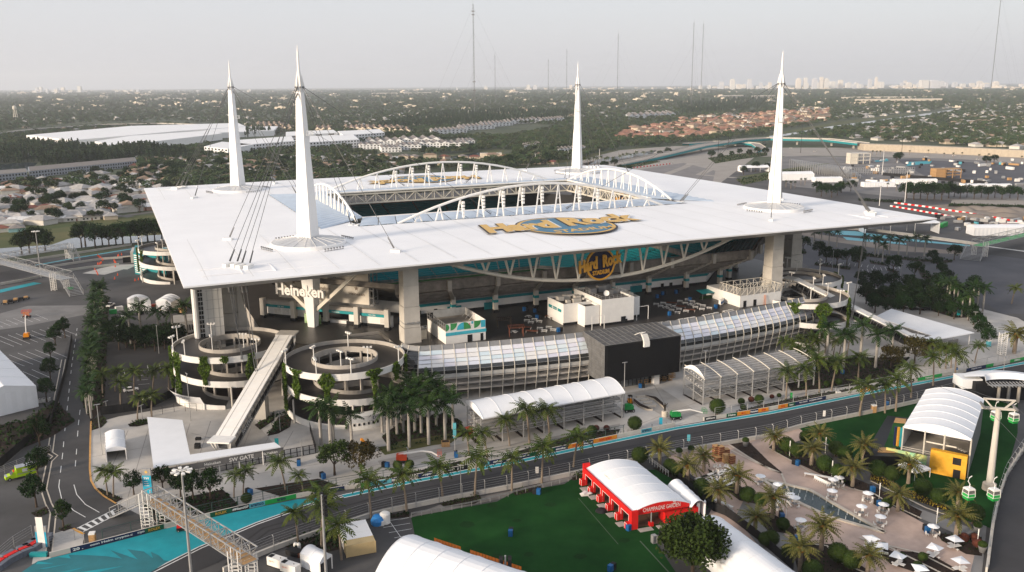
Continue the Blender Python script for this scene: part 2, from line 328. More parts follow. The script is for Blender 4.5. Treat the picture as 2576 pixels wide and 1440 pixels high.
# ground that shows between the houses
STREET = mat('street',(.13,.125,.12),.9,var=.2,scale=.1)
for P in ([(-60,512),(75,522),(180,534),(330,546)],[(150,545),(280,548),(410,530)],[(-60,470),(150,480),(330,460),(420,430)],[(330,420),(560,412),(800,405)]): ribbon('street',P,.03,7,STREET)
sheet('bare_ground',[(2330,518),(2390,545),(2480,566),(2800,590),(2800,522),(2576,518),(2420,512)],.02,mat('bare_earth',(.16,.125,.10),.95,scale=.03,c2=(.27,.235,.20)))
sheet('works_yard',[(2000,470),(2300,500),(2800,520),(2800,425),(2400,400),(1980,392),(1900,420)],.02,mat('works_asphalt',(.12,.115,.115),.9,scale=.03,c2=(.23,.22,.21)))
sheet('expressway',[(1480,398),(1560,378),(1640,372),(1700,368),(1932,372),(2200,372),(2576,398),(2800,410),(2800,425),(2400,400),(2050,392),(1900,395),(1800,470),(1700,478),(1500,440),(1440,418)],.03,mat('road_concrete',(.30,.275,.245),.9,var=.12,scale=.05))
sheet('bare_ground',[(2020,578),(2100,590),(2300,622),(2420,628),(2420,640),(2250,632),(2080,606),(2010,590)],.03,MATS['bare_earth'])
sheet('service_road',[(2396,503),(2576,505),(2800,510),(2800,520),(2576,517),(2390,512)],.05,MATS['road_concrete'])
BLUEA = mat('blue_asphalt',(.06,.062,.07),.85,scale=.05,c2=(.095,.095,.105),detail=10)
sheet('car_park',[(2010,612),(2250,640),(2380,660),(2300,672),(2330,720),(2200,740),(2060,690),(1990,640)],.02,BLUEA); sheet('asphalt_apron',[(2260,655),(2480,640),(2700,660),(2700,790),(2520,790),(2420,720)],.02,BLUEA)
sheet('asphalt_apron',[(2250,400),(2700,420),(2700,470),(2480,465),(2330,445)],.03,BLUEA)
bays(2170,678,2260,668,9,4,9); bays(2060,655,2200,668,10,-3,7); bays(2190,700,2300,705,9,3,9)
sheet('car_park',[(262,870),(330,850),(520,835),(560,900),(500,990),(440,1005),(300,1030),(255,1035)],.018,mat('dark_asphalt',(.045,.043,.043),.85,var=.3,scale=.06,detail=10))
MARK = mat('tyre_rubber_marks',(.026,.025,.026),.7,var=.2,scale=.2,detail=10); MID = [((a[0] + c_[0]) / 2,(a[1] + c_[1]) / 2) for a,c_ in (((644,1372),(700,1296)),((944,1290),(1000,1217)),((1288,1222),(1330,1153)),((1713,1134),(1745,1066)),((2019,1070),(2060,1011)),((2307,1009),(2340,957)),((2576,940),(2576,912)))]
for o in (-2.2,-.6,1.4): ribbon('tyre_marks',[(560,1420)] + MID,.056 + .001 * o,.55,MARK,o)
TPM = mat('worn_turf',(.006,.026,.006),.95,scale=.15,c2=(.012,.044,.012),detail=9,spec=.05)
for x,y,w_,h in [(1385,1270,34,9),(1238,1272,30,10),(1175,1320,40,14),(1330,1395,26,10),(1250,1400,30,12),(1460,1400,36,12),(1570,1360,30,10),(1300,1310,24,8)]: sheet('turf_patch',[(x - w_ / 2,y),(x - w_ * .2,y - h * .6),(x + w_ * .35,y - h * .5),(x + w_ / 2,y + h * .1),(x + w_ * .1,y + h * .6),(x - w_ * .4,y + h * .4)],.055,TPM)
JNT = mat('paving_joint',(.27,.25,.23),.9,var=.1)
for k in range(9): x = 300 + k * 52; ribbon('paving_joint',[(x - 30,1262 - k * 11 if x > 330 else 1200),(x + 22,1060 + 6 * abs(k - 4))],.036,.18,JNT)
for P in ([(232,1150),(370,1125)],[(232,1200),(380,1178)],[(480,1090),(640,1130)],[(600,1200),(820,1165)],[(900,1180),(1190,1120)],[(1560,985),(1760,1050)],[(1590,1075),(1760,1010)],[(1640,960),(1700,1062)],[(1200,1135),(1560,1068)],[(1760,1040),(2050,985)]): ribbon('paving_joint',P,.037,.2,JNT)
PV2 = mat('darker_paving',(.36,.335,.30),.85,var=.2,scale=.15,detail=12)
for P in ([(560,1075),(640,1060),(700,1130),(620,1150)],[(950,1160),(1200,1108),(1210,1122),(960,1175)],[(1570,990),(1660,975),(1760,1040),(1690,1060)],[(300,1190),(400,1240),(560,1200),(540,1180),(420,1215)],[(1230,1130),(1560,1066),(1556,1078),(1240,1142)]): sheet('paving_band',P,.034,PV2)
# ------------------------------------------------------------------ the stadium: everything in its own axes (u to the right, v away, z up)
ST = thing('stadium','huge stadium under a flat white square roof held by four white masts','stadium',mtx=SM)
ZT = 15.0                                            # level of the upper concourse and terrace
CORN = [(-138.6,-131),(139,-130.2),(142,135),(-138.6,128.8)]
INN = [(-72,-58),(73,-58),(75,60),(-72,58)]
OPE = [(-66,-40),(66,-40),(69,47),(-62,45)]
def lerp(a,b,t): return tuple(a[i] + (b[i] - a[i]) * t for i in range(len(a)))
# roof: a thin canopy, gently domed, open in the middle
b = MB(); NS = 24
def edge(P,i,j,z,sag=0): return [(*lerp(P[i],P[j],t / NS),z + sag * (1 - (2 * t / NS - 1) ** 2)) for t in range(NS + 1)]
for i in range(4):
 j = (i + 1) % 4
 o_,n_ = edge(CORN,i,j,42.0,.5),edge(INN,i,j,43.3)
 mid = [tuple((Vector(p) * .5 + Vector(q) * .5) + ZV(.35)) for p,q in zip(o_,n_)]
 b.strip(o_,mid); b.strip(mid,n_)
 low = [(p[0],p[1],p[2] - .45) for p in o_]; b.strip(low,o_)
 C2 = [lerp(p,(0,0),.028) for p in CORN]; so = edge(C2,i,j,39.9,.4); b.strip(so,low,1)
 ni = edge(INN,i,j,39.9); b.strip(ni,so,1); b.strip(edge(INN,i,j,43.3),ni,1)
roof = b.build('roof_canopy',[WHITE,SOFFIT],ST)
# standing seams and walkway strips proud of the canopy
b = MB()
for v in (-121,-112,112,121): b.bz(-133,133,v - .12,v + .12,42.35,42.62 if abs(v) < 115 else 42.5)
for u in (-122,-113,113,122): b.bz(u - .12,u + .12,-122,122,42.35,42.62 if abs(u) < 115 else 42.5)
b.build('roof_seam',WHITE,roof)
def ZR(v): v = abs(v); return 42.52 + (.78 * (131 - v) / 36 if v > 95 else .78 - .0 * v + .06 * (95 - v) / 37)
SEAM = mat('seam_membrane',(.66,.66,.65),.6)
b = MB()
for k in range(23):
 x = -132 + 12 * k
 for a,c_ in ((-128,-100),(-100,-60),(60,100),(100,128)): b.poly([(x - .1,a,ZR(a)),(x + .1,a,ZR(a)),(x + .1,c_,ZR(c_)),(x - .1,c_,ZR(c_))])
b.build('membrane_joint',SEAM,roof,kind='stuff')
# skylight panels round the opening: shallow vaults, each its own sheet
def skylights(i,n,z0=43.35,z1=43.7):
 j = (i + 1) % 4
 for k in range(n):
  t0,t1 = k / n + .02 / n,(k + 1) / n - .02 / n; bb = MB(); A,B_ = [],[]
  for q in range(5):
   t = t0 + (t1 - t0) * q / 4; h = .2 * (1 - (q / 2 - 1) ** 2)
   A.append((*lerp(INN[i],INN[j],t),z0 + h)); B_.append((*lerp(OPE[i],OPE[j],t),z1 + h))
  bb.strip(B_,A); bb.build('skylight_panel',SKYL,roof,smooth=True)
skylights(0,20); skylights(2,20)
for i,o2 in ((1,14),(3,-14)):      # the end bays are deep and corrugated
 j = (i + 1) % 4; n = 22
 P0,P1 = (INN[i][0] + o2,INN[i][1]),(INN[j][0] + o2,INN[j][1]); Q0,Q1 = OPE[i],OPE[j]
 for k in range(n):
  t0,t1 = k / n + .001,(k + 1) / n - .001; A,B_ = [],[]
  for q in range(5):
   t = t0 + (t1 - t0) * q / 4; h = .6 * (1 - (q / 2 - 1) ** 2)
   A.append((*lerp(P0,P1,t),43.15 + h)); B_.append((*lerp(Q0,Q1,t),43.8 + h))
  MB().strip(B_,A).build('skylight_panel',SKYL,roof,smooth=True)
b = MB()
for i in range(4):
 j = (i + 1) % 4
 for P in (OPE,): b.tube([(*P[i],43.7),(*P[j],43.7)],.45,6)
b.build('opening_rim',STEELW,roof)
# trusses hanging round the opening
for i in range(4):
 j = (i + 1) % 4; b = MB(); n = 26 if i % 2 == 0 else 18
 for off in (0,.045):
  a0 = [lerp(OPE[i],INN[i],off * 3),lerp(OPE[j],INN[j],off * 3)]
  top = [(*lerp(a0[0],a0[1],k / n),42.6) for k in range(n + 1)]; bot = [(x,y,38.2) for x,y,z in top]
  b.beam(top[0],top[-1],.6); b.beam(bot[0],bot[-1],.6)
  for k in range(n + 1):
   b.beam(top[k],bot[k],.3)
   if k < n: b.beam(*((top[k],bot[k + 1]) if k % 2 else (bot[k],top[k + 1])),.35)
 b.build('ring_truss',CREAM,roof)
# arched trusses above the roof
def arch(P,Q,h,n,axis,t0=.07,t1=.93,lights=()):
 P,Q = Vector(P),Vector(Q); f = lambda t: P.lerp(Q,t) + Vector((0,0,h * (1 - (2 * t - 1) ** 2)))
 ob = MB().tube([f(k / 16) for k in range(17)],.5,6).build('arch_truss',STEELW,ST)
 d = (Q - P).normalized(); s = Vector((-d.y,d.x,0))
 for k in range(n):
  t = t0 + (t1 - t0) * k / (n - 1); a = f(t); base = P.lerp(Q,t); base.z = 43.2
  if a.z - base.z < 1: continue
  bb = MB(); sp = 1.5
  for sg in (-1,1): bb.tube([a,base + d * sp * sg + s * .3],[.26,.34],5)
  bb.beam(base + d * sp,base - d * sp,.45); hh = a.z - base.z
  for q in (.25,.5): bb.beam(a + (base - a) * q + d * sp * q,a + (base - a) * q - d * sp * q,.25)
  bb.build('strut',STEELW,ob)
  if k in lights:
   MB_ = MB()
   for q in range(5): MB_.box(tuple(a + ZV(-1.6 - 1.3 * q) + d * 1.0 - s * .7),(.8,1.0,.9),math.atan2(d.y,d.x))
   MB_.build('speaker_stack',STEELW,ob)
arch((-57,-57.5,43.2),(61,-57.5,43),12.2,13,0,lights=(2,3,4,5,6,8,9))
arch((-58,59,43.2),(64,59,43),12.0,13,0,lights=(3,4,5,7,8))
arch((-70,-47,43.6),(-70,50,43.4),9.0,13,1)
arch((72,-47,43.6),(73,52,43.4),9.2,13,1)
# lens trusses below the roof edge on the four sides
def lens(M,sagz,half,name='lens_truss'):
 f = lambda t: Vector((-half + 2 * half * t,0,39.9 - sagz * (1 - (2 * t - 1) ** 2)))
 ob = MB().tube([M @ f(k / 16) for k in range(17)],.62,6).build(name,CREAM,ST); n = 13
 for k in range(n):
  t = .06 + .88 * k / (n - 1); a = f(t); bb = MB()
  for sg in (-1,1): bb.tube([M @ a,M @ Vector((a.x + 2.0 * sg,.0,40.1))],[.34,.5],5)
  bb.build('strut',CREAM,ob)
T = lambda x,y,a: Matrix.Translation((x,y,0)) @ Matrix.Rotation(R(a),4,'Z')
lens(T(-3.5,-117,0),11.2,58); lens(T(-119,0,90),10.5,50); lens(T(119,0,90),10.5,50)
# concrete columns
def column(u,v,w0,w1,lean=0):
 bb = MB(); k = 6; rings = []
 for q in range(k + 1):
  t = q / k; w_ = w0 + (w1 - w0) * min(1,t * 1.6)
  bb.box((u,v,40 * t + 40 / k / 2 - .0),(w_,w_,40 / k - .12),0) if q < k else None
 bb.bz(u - w1 * .46,u + w1 * .46,v - w1 * .46,v + w1 * .46,0,39.95,0)
 return bb.build('column',CONCL,ST)
for u,v in ((-72,-117),(71,-117),(-72,117),(71,117)): column(u,v,6.2,4.9)
for u,v in ((-121.5,-73),(119,-73),(-119,73),(119,73)): column(u,v,8.0,5.0)
b = MB()
for sg in (-1,1): b.beam((-72 + 2.55 * sg,-120,21.5),(-72 + 2.55 * sg,-114.4,21.5),.25)
for u in (-73.6,-72,-70.4): b.box((u,-119.9,21.6),(.9,.5,.45))
b.build('column_light',GALV,ST)
# masts
def mast(u,v,sx,sy):
 s2 = lambda w_: [(w_ * cos(PI / 2 * k) * .7071,w_ * sin(PI / 2 * k) * .7071) for k in range(4)]
 bb = MB(); prof = [(13.5,1.3),(15,2.5),(30,4.3),(40,5.3),(43,5.4),(92,1.95)]
 n = 34; zs = [13.5,15,30,40] + [43 + 49 * k / n for k in range(n + 1)]
 wz = lambda z: next(a[1] + (c_[1] - a[1]) * (z - a[0]) / (c_[0] - a[0]) for a,c_ in zip(prof,prof[1:]) if z <= c_[0] + 1e-6)
 for q,(z0,z1) in enumerate(zip(zs,zs[1:])):       # cladding courses, each a hair smaller at its top joint
  k = len(bb.v)
  for z,f in ((z0,1),(z1 - .06,1),(z1 - .06,.985),(z1,.985)):
   bb.v += [(u + x * f,v + y * f,z) for x,y in s2(wz(z))]
  for r in range(3):
   for c_ in range(4): bb.f.append((k + r * 4 + c_,k + r * 4 + (c_ + 1) % 4,k + r * 4 + 4 + (c_ + 1) % 4,k + r * 4 + 4 + c_)); bb.mi.append(0)
 mo = bb.build('mast',MASTW,ST)
 MB().lathe([(1.0,91.5),(1.1,93),(.85,96.5),(.45,99),(.32,104),(.05,106.5)],8,(u,v,0)).build('spire',MASTW,mo)
 bb = MB()
 for k in range(8):
  a = PI / 4 * k; x,y = cos(a),sin(a)
  bb.poly([(u + .6 * x,v + .6 * y,90.5),(u + 1.45 * x,v + 1.45 * y,92.6),(u + 1.55 * x,v + 1.55 * y,94.0),(u + .8 * x,v + .8 * y,97.5)])
  bb.lathe([(.01,-.25),(.3,-.25),(.3,.25),(.01,.25)],8,(u + 1.3 * x,v + 1.3 * y,93.5),1)
 bb.build('cable_head',[MASTW,GREYM],mo)
 bb = MB(); bb.lathe([(12.3,42.6),(12.3,44.0),(11.8,44.15)],40,(u,v,0),1)
 bb.lathe([(11.8,44.1),(8.5,44.7),(5,45.3),(2.2,45.8)],40,(u,v,0),0); bb.build('base_dome',[DOME,MASTW],mo,smooth=False)
 bb = MB()
 for k in range(20):
  a = 2 * PI * k / 20; bb.tube([(u + r * cos(a),v + r * sin(a),z + .1) for r,z in ((11.9,44.1),(8.5,44.7),(5,45.3),(2.2,45.8))],.06,4)
 bb.build('dome_rib',MASTW,mo)
 bb = MB(); bb.bz(u + 1.5 * sx * -1 - .6,u + 1.5 * sx * -1 + 1.4,v - 2.6,v - 1.2,78.4,78.55)
 for x in (0,.7,1.4,2.0):
  for y in (-2.6,-1.2): bb.beam((u - 1.5 * sx - .6 + x,v + y,78.4),(u - 1.5 * sx - .6 + x,v + y,79.9),.12)
 for y in (-2.6,-1.2): bb.beam((u - 1.5 * sx - .6,v + y,79.9),(u - 1.5 * sx + 1.4,v + y,79.9),.12)
 bb.build('service_cage',STEELW,mo)
 U,V = abs(u),abs(v)
 anch = [(U + 27,V + 25,2),(U + 24,V + 29,2),(U + 22.5,V - 21.5,1),(U - 22,V + 24.5,1),(U - 23.7,V - 32,2),(16.5,52 if sy < 0 else 62,1)]
 for (au,av,nn) in anch:
  for q in range(nn):
   A = Vector((sx * (au + q * 2.0 - (nn - 1)),sy * (av - q * 1.2),43.4)); d = Vector((A.x - u,A.y - v,0)).normalized()
   top = Vector((u,v,93.6 - q * 2)) + d * 1.3; cb = MB(); cb.tube([top,A + ZV(.6)],.085,5)
   L = (top - A).normalized(); cb.tube([A + L * .6,A + L * 4.5],[.2,.12],6); cb.tube([top,top - L * 1.6],[.17,.1],6)
   cb.build('stay_cable',CABLE,mo)
   MB().prism([tuple((A + d * 2.2 + Vector((-d.y,d.x,0)) * .7)[:2]),tuple((A - d * 1.2 + Vector((-d.y,d.x,0)) * .7)[:2]),tuple((A - d * 1.2 - Vector((-d.y,d.x,0)) * .7)[:2]),tuple((A + d * 2.2 - Vector((-d.y,d.x,0)) * .7)[:2])],42.4,43.5).build('anchor_block',STEELW,mo)
 # racks of small floodlights on the roof round the dome
 for a in (20,110,200,290):
  c_ = Vector((u + 15.2 * cos(R(a)),v + 15.2 * sin(R(a)),42.6)); d = Vector((-sin(R(a)),cos(R(a)),0)); rk = MB()
  for q in range(7):
   p = c_ + d * (q - 3) * 1.1; rk.beam(p + ZV(-.3),p + ZV(.9),.12); rk.box(tuple(p + ZV(1.1)),(.5,.35,.4),R(a),0)
  rk.beam(c_ - d * 3.6 + ZV(.5),c_ + d * 3.6 + ZV(.5),.14)
  rk.build('floodlight_rack',GREYM,mo)
 # raking braces below the roof
 if sy < 0:
  for d in ((1,-1),(-1,1)):
   e = Vector((sx * -1 * d[0] * .7071 * -1,d[1] * .7071,0)); e = Vector((-sx * d[0] * .7071,d[1] * .7071,0)) if sx > 0 else Vector((d[0] * .7071,d[1] * .7071,0))
   MB().beam(Vector((u,v,20.5)) + e * 1.2,Vector((u,v,39.9)) + e * 24,1.1).build('brace',CREAM,mo)
for u,v in ((-96.2,-86),(96.2,-86),(-96.2,86),(96.8,88)): mast(u,v,1 if u > 0 else -1,1 if v > 0 else -1)
# tie-down cables from the roof corners to the ground
for cs in ([S(657,1011,6),S(654,1011,6)],[S(607,905,15),S(611,905,15)]):
 for k,g in enumerate(cs):
  top = Vector((-120.5 - 1.2 * k,-113.5,40)) if cs[0].z < 10 else Vector((-124 - 1.2 * k,-110,40))
  bb = MB(); bb.tube([top,g],.13,5); L = (g - top).normalized(); bb.tube([top,top + L * 5],.38,6); bb.build('tie_cable',CABLE,ST)
for k,g in enumerate((S(2128,872,2),S(2134,872,2))):
 top = Vector((122 - 1.2 * k,-112,40)); bb = MB(); bb.tube([top,g],.13,5); L = (g - top).normalized(); bb.tube([top,top + L * 5],.38,6); bb.build('tie_cable',CABLE,ST)
# ------------------------------------------------------------------ bowl
OCT = lambda a,b_,c_: [(-a + c_,-b_),(a - c_,-b_),(a,-b_ + c_),(a,b_ - c_),(a - c_,b_),(-a + c_,b_),(-a,b_ - c_),(-a,-b_ + c_)]
def tier(lo,hi,zlo,zhi,rows,wall_top):
 P0,P1 = OCT(*lo),OCT(*hi)
 for i in range(8):
  j = (i + 1) % 8; L = (Vector(P1[i]) - Vector(P1[j])).length; n = max(1,round(L / 17)); bb = MB()
  for k in range(n):
   t0,t1 = k / n + .55 / L,(k + 1) / n - .55 / L; sec = MB()
   for q in range(rows):
    f0,f1 = q / rows,(q + 1) / rows; z = zlo + (zhi - zlo) * f0; zz = zlo + (zhi - zlo) * f1
    pt = lambda t,f: lerp(lerp(P0[i],P0[j],t),lerp(P1[i],P1[j],t),f)
    a,b_,c_,d = pt(t0,f0),pt(t1,f0),pt(t1,f1),pt(t0,f1)
    sec.poly([(*a,zz),(*b_,zz),(*c_,zz),(*d,zz)],1); sec.poly([(*a,z),(*b_,z),(*b_,zz),(*a,zz)],0)
    e = .45; a2,b2 = lerp(a,d,e),lerp(b_,c_,e); sec.poly([(*a2,zz + .02),(*b2,zz + .02),(*b2,zz + .75),(*a2,zz + .75)],0)
   sec.build('seating_section',[TEALS,TEALS],ST)
  # rise under the sections: aisles
  A0,A1 = P0[i],P0[j]; bb.poly([(*A0,zlo - .1),(*A1,zlo - .1),(*P1[j],zhi - .1),(*P1[i],zhi - .1)])
  bb.poly([(*P1[i],zhi - .1),(*P1[j],zhi - .1),(*P1[j],zhi + wall_top),(*P1[i],zhi + wall_top)])
  bb.poly([(*A0,zlo - 1.6),(*A1,zlo - 1.6),(*A1,zlo + 1.0),(*A0,zlo + 1.0)])
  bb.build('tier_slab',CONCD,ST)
tier((57,32,12),(92,70,26),1.0,14.0,18,3.0)
tier((84,70,24),(106,103,34),17.5,29.0,15,1.6)
b = MB(); b.poly([(*p,.3) for p in OCT(58,33,12)]); b.build('playing_field',LAWN,ST)
# outer face of the upper tier: underside, fascia wall and raker beams
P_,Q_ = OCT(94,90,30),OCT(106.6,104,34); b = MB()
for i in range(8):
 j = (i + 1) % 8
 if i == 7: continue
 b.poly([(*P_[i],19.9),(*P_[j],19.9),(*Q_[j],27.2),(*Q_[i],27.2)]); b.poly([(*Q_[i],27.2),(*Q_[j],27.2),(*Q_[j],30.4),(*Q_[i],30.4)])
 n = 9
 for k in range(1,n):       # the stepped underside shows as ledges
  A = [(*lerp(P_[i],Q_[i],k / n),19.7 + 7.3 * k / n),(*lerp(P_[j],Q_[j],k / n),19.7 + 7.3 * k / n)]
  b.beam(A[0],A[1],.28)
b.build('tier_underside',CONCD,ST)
def on_face(i,t,P): j = (i + 1) % 8; return lerp(P[i],P[j],t)
for i,ks in ((0,[.02,.13,.25,.37,.49,.61,.73,.86,.98]),(1,[.25,.75]),(2,[.1,.5])):
 for t in ks:
  a,c_ = on_face(i,t,OCT(97,94.5,30.5)),on_face(i,t,OCT(107.2,104.8,34)); bb = MB()
  bb.bz(a[0] - .75,a[0] + .75,a[1] - .75,a[1] + .75,ZT,22.2); o = bb.build('pier',CONCL,ST)
  MB().bz(a[0] - .85,a[0] + .85,a[1] - .85,a[1] + .85,18.6,19.6).build('teal_band',TEALB,o)
  MB().bz(a[0] - .95,a[0] + .95,a[1] - .95,a[1] + .95,ZT,16.0).build('plinth',DARKF,o)
  mb = MB(); mb.beam((a[0],a[1],21.6),(c_[0],c_[1],28.0),1.2); mb.bz(c_[0] - .7,c_[0] + .7,c_[1] - .7,c_[1] + .4,27.0,30.6); mb.build('raker_beam',CONC,o)
# concourse wall behind the terrace: white wall, teal band, shutters
b = MB(); W_ = OCT(91,89.5,30)
for i in range(8):
 j = (i + 1) % 8
 b.poly([(*W_[i],ZT),(*W_[j],ZT),(*W_[j],20),(*W_[i],20)],0)
b.build('concourse_wall',[WHITEP],ST)
b = MB(); W2 = OCT(91.2,89.7,30); W3 = OCT(91.25,89.75,30); W4 = OCT(92.2,90.8,30.2)
for i in range(8):
 j = (i + 1) % 8; b.poly([(*W2[i],ZT),(*W2[j],ZT),(*W2[j],ZT + 1.1),(*W2[i],ZT + 1.1)],0)
 if i != 7: b.poly([(*W3[i],18.5),(*W3[j],18.5),(*W3[j],19.6),(*W3[i],19.6)],1)
b.build('wall_band',[DARKF,TEALB],ST)
for u0,lab in ((-47,'MEN'),(-33,'WOMEN'),(9,'MEN'),(28,'WOMEN')):
 bb = MB(); bb.bz(u0 - 2.6,u0 + 2.6,-89.95,-89.6,ZT,ZT + 2.6); bb.build('teal_shutter',TEALB,ST)
 letters(lab,GREYM,(u0,-89.8,ZT + 3.05),(1,0,0),(0,0,1),ST,'lettering',h=.75)
for u0 in (-60,-54,44,50,40): MB().bz(u0 - .6,u0 + .6,-89.9,-89.6,ZT,ZT + 2.3).build('door',DARKF,ST)
b = MB()
for q in range(6): b.tube([(-61,-90.5 - .7 * q,20.4 + .25 * (q % 3)),(61,-90.5 - .7 * q,20.4 + .25 * (q % 3))],.16,5)
b.build('service_pipes',GREYM,ST,kind='stuff')
# terrace and concourse slab
def facade_v(u): return -137.5 + 7.5 * (abs(u - 1) / 72) ** 2.2
front = [(u,facade_v(u)) for u in range(-70,73,4)]
front = [(-77.5,-112),(-77,-122),(-75,-127)] + front + [(75,-127),(77,-122),(78,-112)]
O1,O2 = OCT(113,101,22),OCT(90,88.4,30); fr = front + [(78,-89),(-78,-89)]; b = MB()
for i in range(8):
 j = (i + 1) % 8; b.poly([(*O1[i],ZT),(*O1[j],ZT),(*O2[j],ZT),(*O2[i],ZT)]); b.poly([(*O1[i],ZT - 1.1),(*O1[j],ZT - 1.1),(*O1[j],ZT),(*O1[i],ZT)],1); b.poly([(*O1[i],0),(*O1[j],0),(*O1[j],ZT - 1.2),(*O1[i],ZT - 1.2)],1)
b.poly([(x,y,ZT + .02) for x,y in fr]); b.poly([(x,y,ZT - 1.1) for x,y in fr],1)
for p,q in zip(front,front[1:]): b.poly([(*p,ZT - 1.1),(*q,ZT - 1.1),(*q,ZT + .02),(*p,ZT + .02)],1)
b.poly([(-76,-118,ZT + .01),(-112,-74,ZT + .01),(-112,-98,ZT + .01),(-96,-112,ZT + .01),(-84,-113,ZT + .01)][::1]); b.poly([(76,-118,ZT + .01),(88,-116,ZT + .01),(108,-104,ZT + .01),(113,-80,ZT + .01)])
b.build('terrace_deck',[DECK,CONC],ST)
# lower storeys behind the facade: dark walls
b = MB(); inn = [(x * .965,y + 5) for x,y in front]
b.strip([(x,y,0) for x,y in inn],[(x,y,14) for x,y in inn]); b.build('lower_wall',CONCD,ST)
# ------------------------------------------------------------------ bulging glass front
FAC = MB().bz(-.5,.5,-133,-132,6,7).build('glass_facade',DARKF,ST)
PROF = [(16.9,0),(15.5,.7),(14.3,1.7),(13.2,2.6),(12.1,3.3),(11.0,3.8),(9.9,4.1),(8.8,4.2),(7.6,4.1),(5.6,3.7),(3.5,3.2),(0,2.6)]
def fpt(q,z,off):       # q runs along the front: a bay number, both ends turn the corner
 if q < 0: a = min(1,-q / 3.0) * R(80); c0 = (-70,facade_v(-70) + 7); rr = 7 + off; return (c0[0] - rr * sin(a),c0[1] - rr * cos(a) ,z)
 if q > 40: a = min(1,(q - 40) / 3.0) * R(80); c0 = (72,facade_v(72) + 7); rr = 7 + off; return (c0[0] + rr * sin(a),c0[1] - rr * cos(a),z)
 u = -70 + 142 * q / 40; d = (facade_v(u + .5) - facade_v(u - .5)); nv = Vector((d,-1,0)).normalized(); return (u + nv.x * off,facade_v(u) + nv.y * off,z)
IRI = mat('iridescent_sky_tint_glass',(.5,.5,.5),.25,metal=.25,spec=.7)
n = IRI.node_tree; oi = n.nodes.new('ShaderNodeObjectInfo'); cr = n.nodes.new('ShaderNodeValToRGB'); el = cr.color_ramp.elements
cols = [(.70,.73,.80),(.62,.73,.78),(.77,.75,.80),(.80,.80,.80),(.68,.68,.76),(.72,.79,.80),(.80,.78,.75),(.76,.78,.82)]  # iridescent tints per panel, with the reflected sky painted into the base colour
cr.color_ramp.interpolation = 'CONSTANT'
el[0].color = (*cols[0],1); el[1].color = (*cols[1],1); el[1].position = 1 / 8
for k in range(2,8): e_ = el.new(k / 8); e_.color = (*cols[k],1)
n.links.new(oi.outputs['Random'],cr.inputs[0]); n.links.new(cr.outputs[0],n.nodes['Principled BSDF'].inputs['Base Color'])
FGLASS = mat('front_glass',(.02,.022,.022),.06,var=.3,spec=.9)
FGREY = mat('grey_glass',(.25,.25,.25),.3,metal=.2,var=.1); SPAN = mat('spandrel_sheet',(.48,.47,.44),.5,var=.1)
bays = [x for x in range(-3,14)] + [x for x in range(21,43)]
rows = [(0,1,FGREY,'glass_balustrade'),(1,2,IRI,'glass_panel'),(2,3,IRI,'glass_panel'),(3,4,IRI,'glass_panel'),(4,5,IRI,'glass_panel'),(5,6,FGLASS,'window_pane'),(6,7,FGLASS,'window_pane'),(7,8,SPAN,'spandrel_panel')]
ncount = 0
for q in bays:
 for r0,r1,m_,nm in rows:
  if q < -1 and nm == 'glass_panel': m_ = FGLASS
  (z0,o0),(z1,o1) = PROF[r0],PROF[r1]; e = .03
  pts = [fpt(q + e,z0 - .04,o0),fpt(q + e,z1 + .04,o1),fpt(q + 1 - e,z1 + .04,o1),fpt(q + 1 - e,z0 - .04,o0)]
  MB().poly(pts).build(nm,m_,FAC); ncount += 1
for q in bays + [14,43]: MB().tube([fpt(q,z,o + .12) for z,o in PROF],.13,4).build('facade_rib',CREAM,FAC)
b = MB()
for z,o in PROF[:9]:
 for r in ((-3,14),(21,43)): b.tube([fpt(r[0] + (r[1] - r[0]) * k / 34,z,o + .06) for k in range(35)],.06,4)
b.build('facade_rail',GALV,FAC)
b = MB()
for z,o in PROF[8:11]:
 for r in ((-3,14),(21,43)):
  A = [fpt(r[0] + (r[1] - r[0]) * k / 34,z,o - .1) for k in range(35)]; B_ = [fpt(r[0] + (r[1] - r[0]) * k / 34,z,o - 2.2) for k in range(35)]
  b.strip(A,B_); b.strip([(x,y,z_ - .55) for x,y,z_ in A],A)
b.build('balcony_slab',CONC,FAC)
b = MB()
for z in (5.6,3.5):
 for r in ((-3,14),(21,43)):
  for h in (.4,.8,1.2): b.tube([fpt(r[0] + (r[1] - r[0]) * k / 34,z + h,3.4) for k in range(35)],.05,4)
b.build('balcony_rail',GALV,FAC)
# the big screen in the middle of the front
b = MB(); b.bz(-20.6,6.3,-151,-147.5,4.0,16.0); scr = b.build('video_screen',[DARKF],ST)
MB().bz(-20.0,6.0,-151.12,-151.0,4.3,15.7).build('screen_face',BLACK,scr)
b = MB(); b.poly([(-21,-151,16.02),(6.6,-151,16.02),(6.6,-137.2,17.0),(-21,-137.2,17.0)],0)
b.poly([(-21,-151,4),(-21,-151,16),(-21,-137.2,17),(-21,-137.2,4)],0); b.poly([(6.6,-151,4),(6.6,-151,16),(6.6,-137.2,17),(6.6,-137.2,4)],0)
for k in range(15): x = -21 + 27.6 * k / 14; b.beam((x,-151,16.1),(x,-137.2,17.1),.14,1)
for k in range(6): t = k / 5; b.beam((-21,-151 + 13.8 * t,16.1 + t),(6.6,-151 + 13.8 * t,16.1 + t),.12,1)
for x in (-21.05,6.65):
 for k in range(6): b.beam((x,-151 + 2.76 * k,4),(x,-151 + 2.76 * k,16),.12,1)
 for k in range(9): b.beam((x,-151,4 + 1.5 * k),(x,-137.2,4 + 1.5 * k),.12,1)
b.build('screen_frame',[mat('dark_grating',(.12,.12,.12),.6),mat('grating_bar',(.17,.17,.17),.5)],scr)
b = MB()
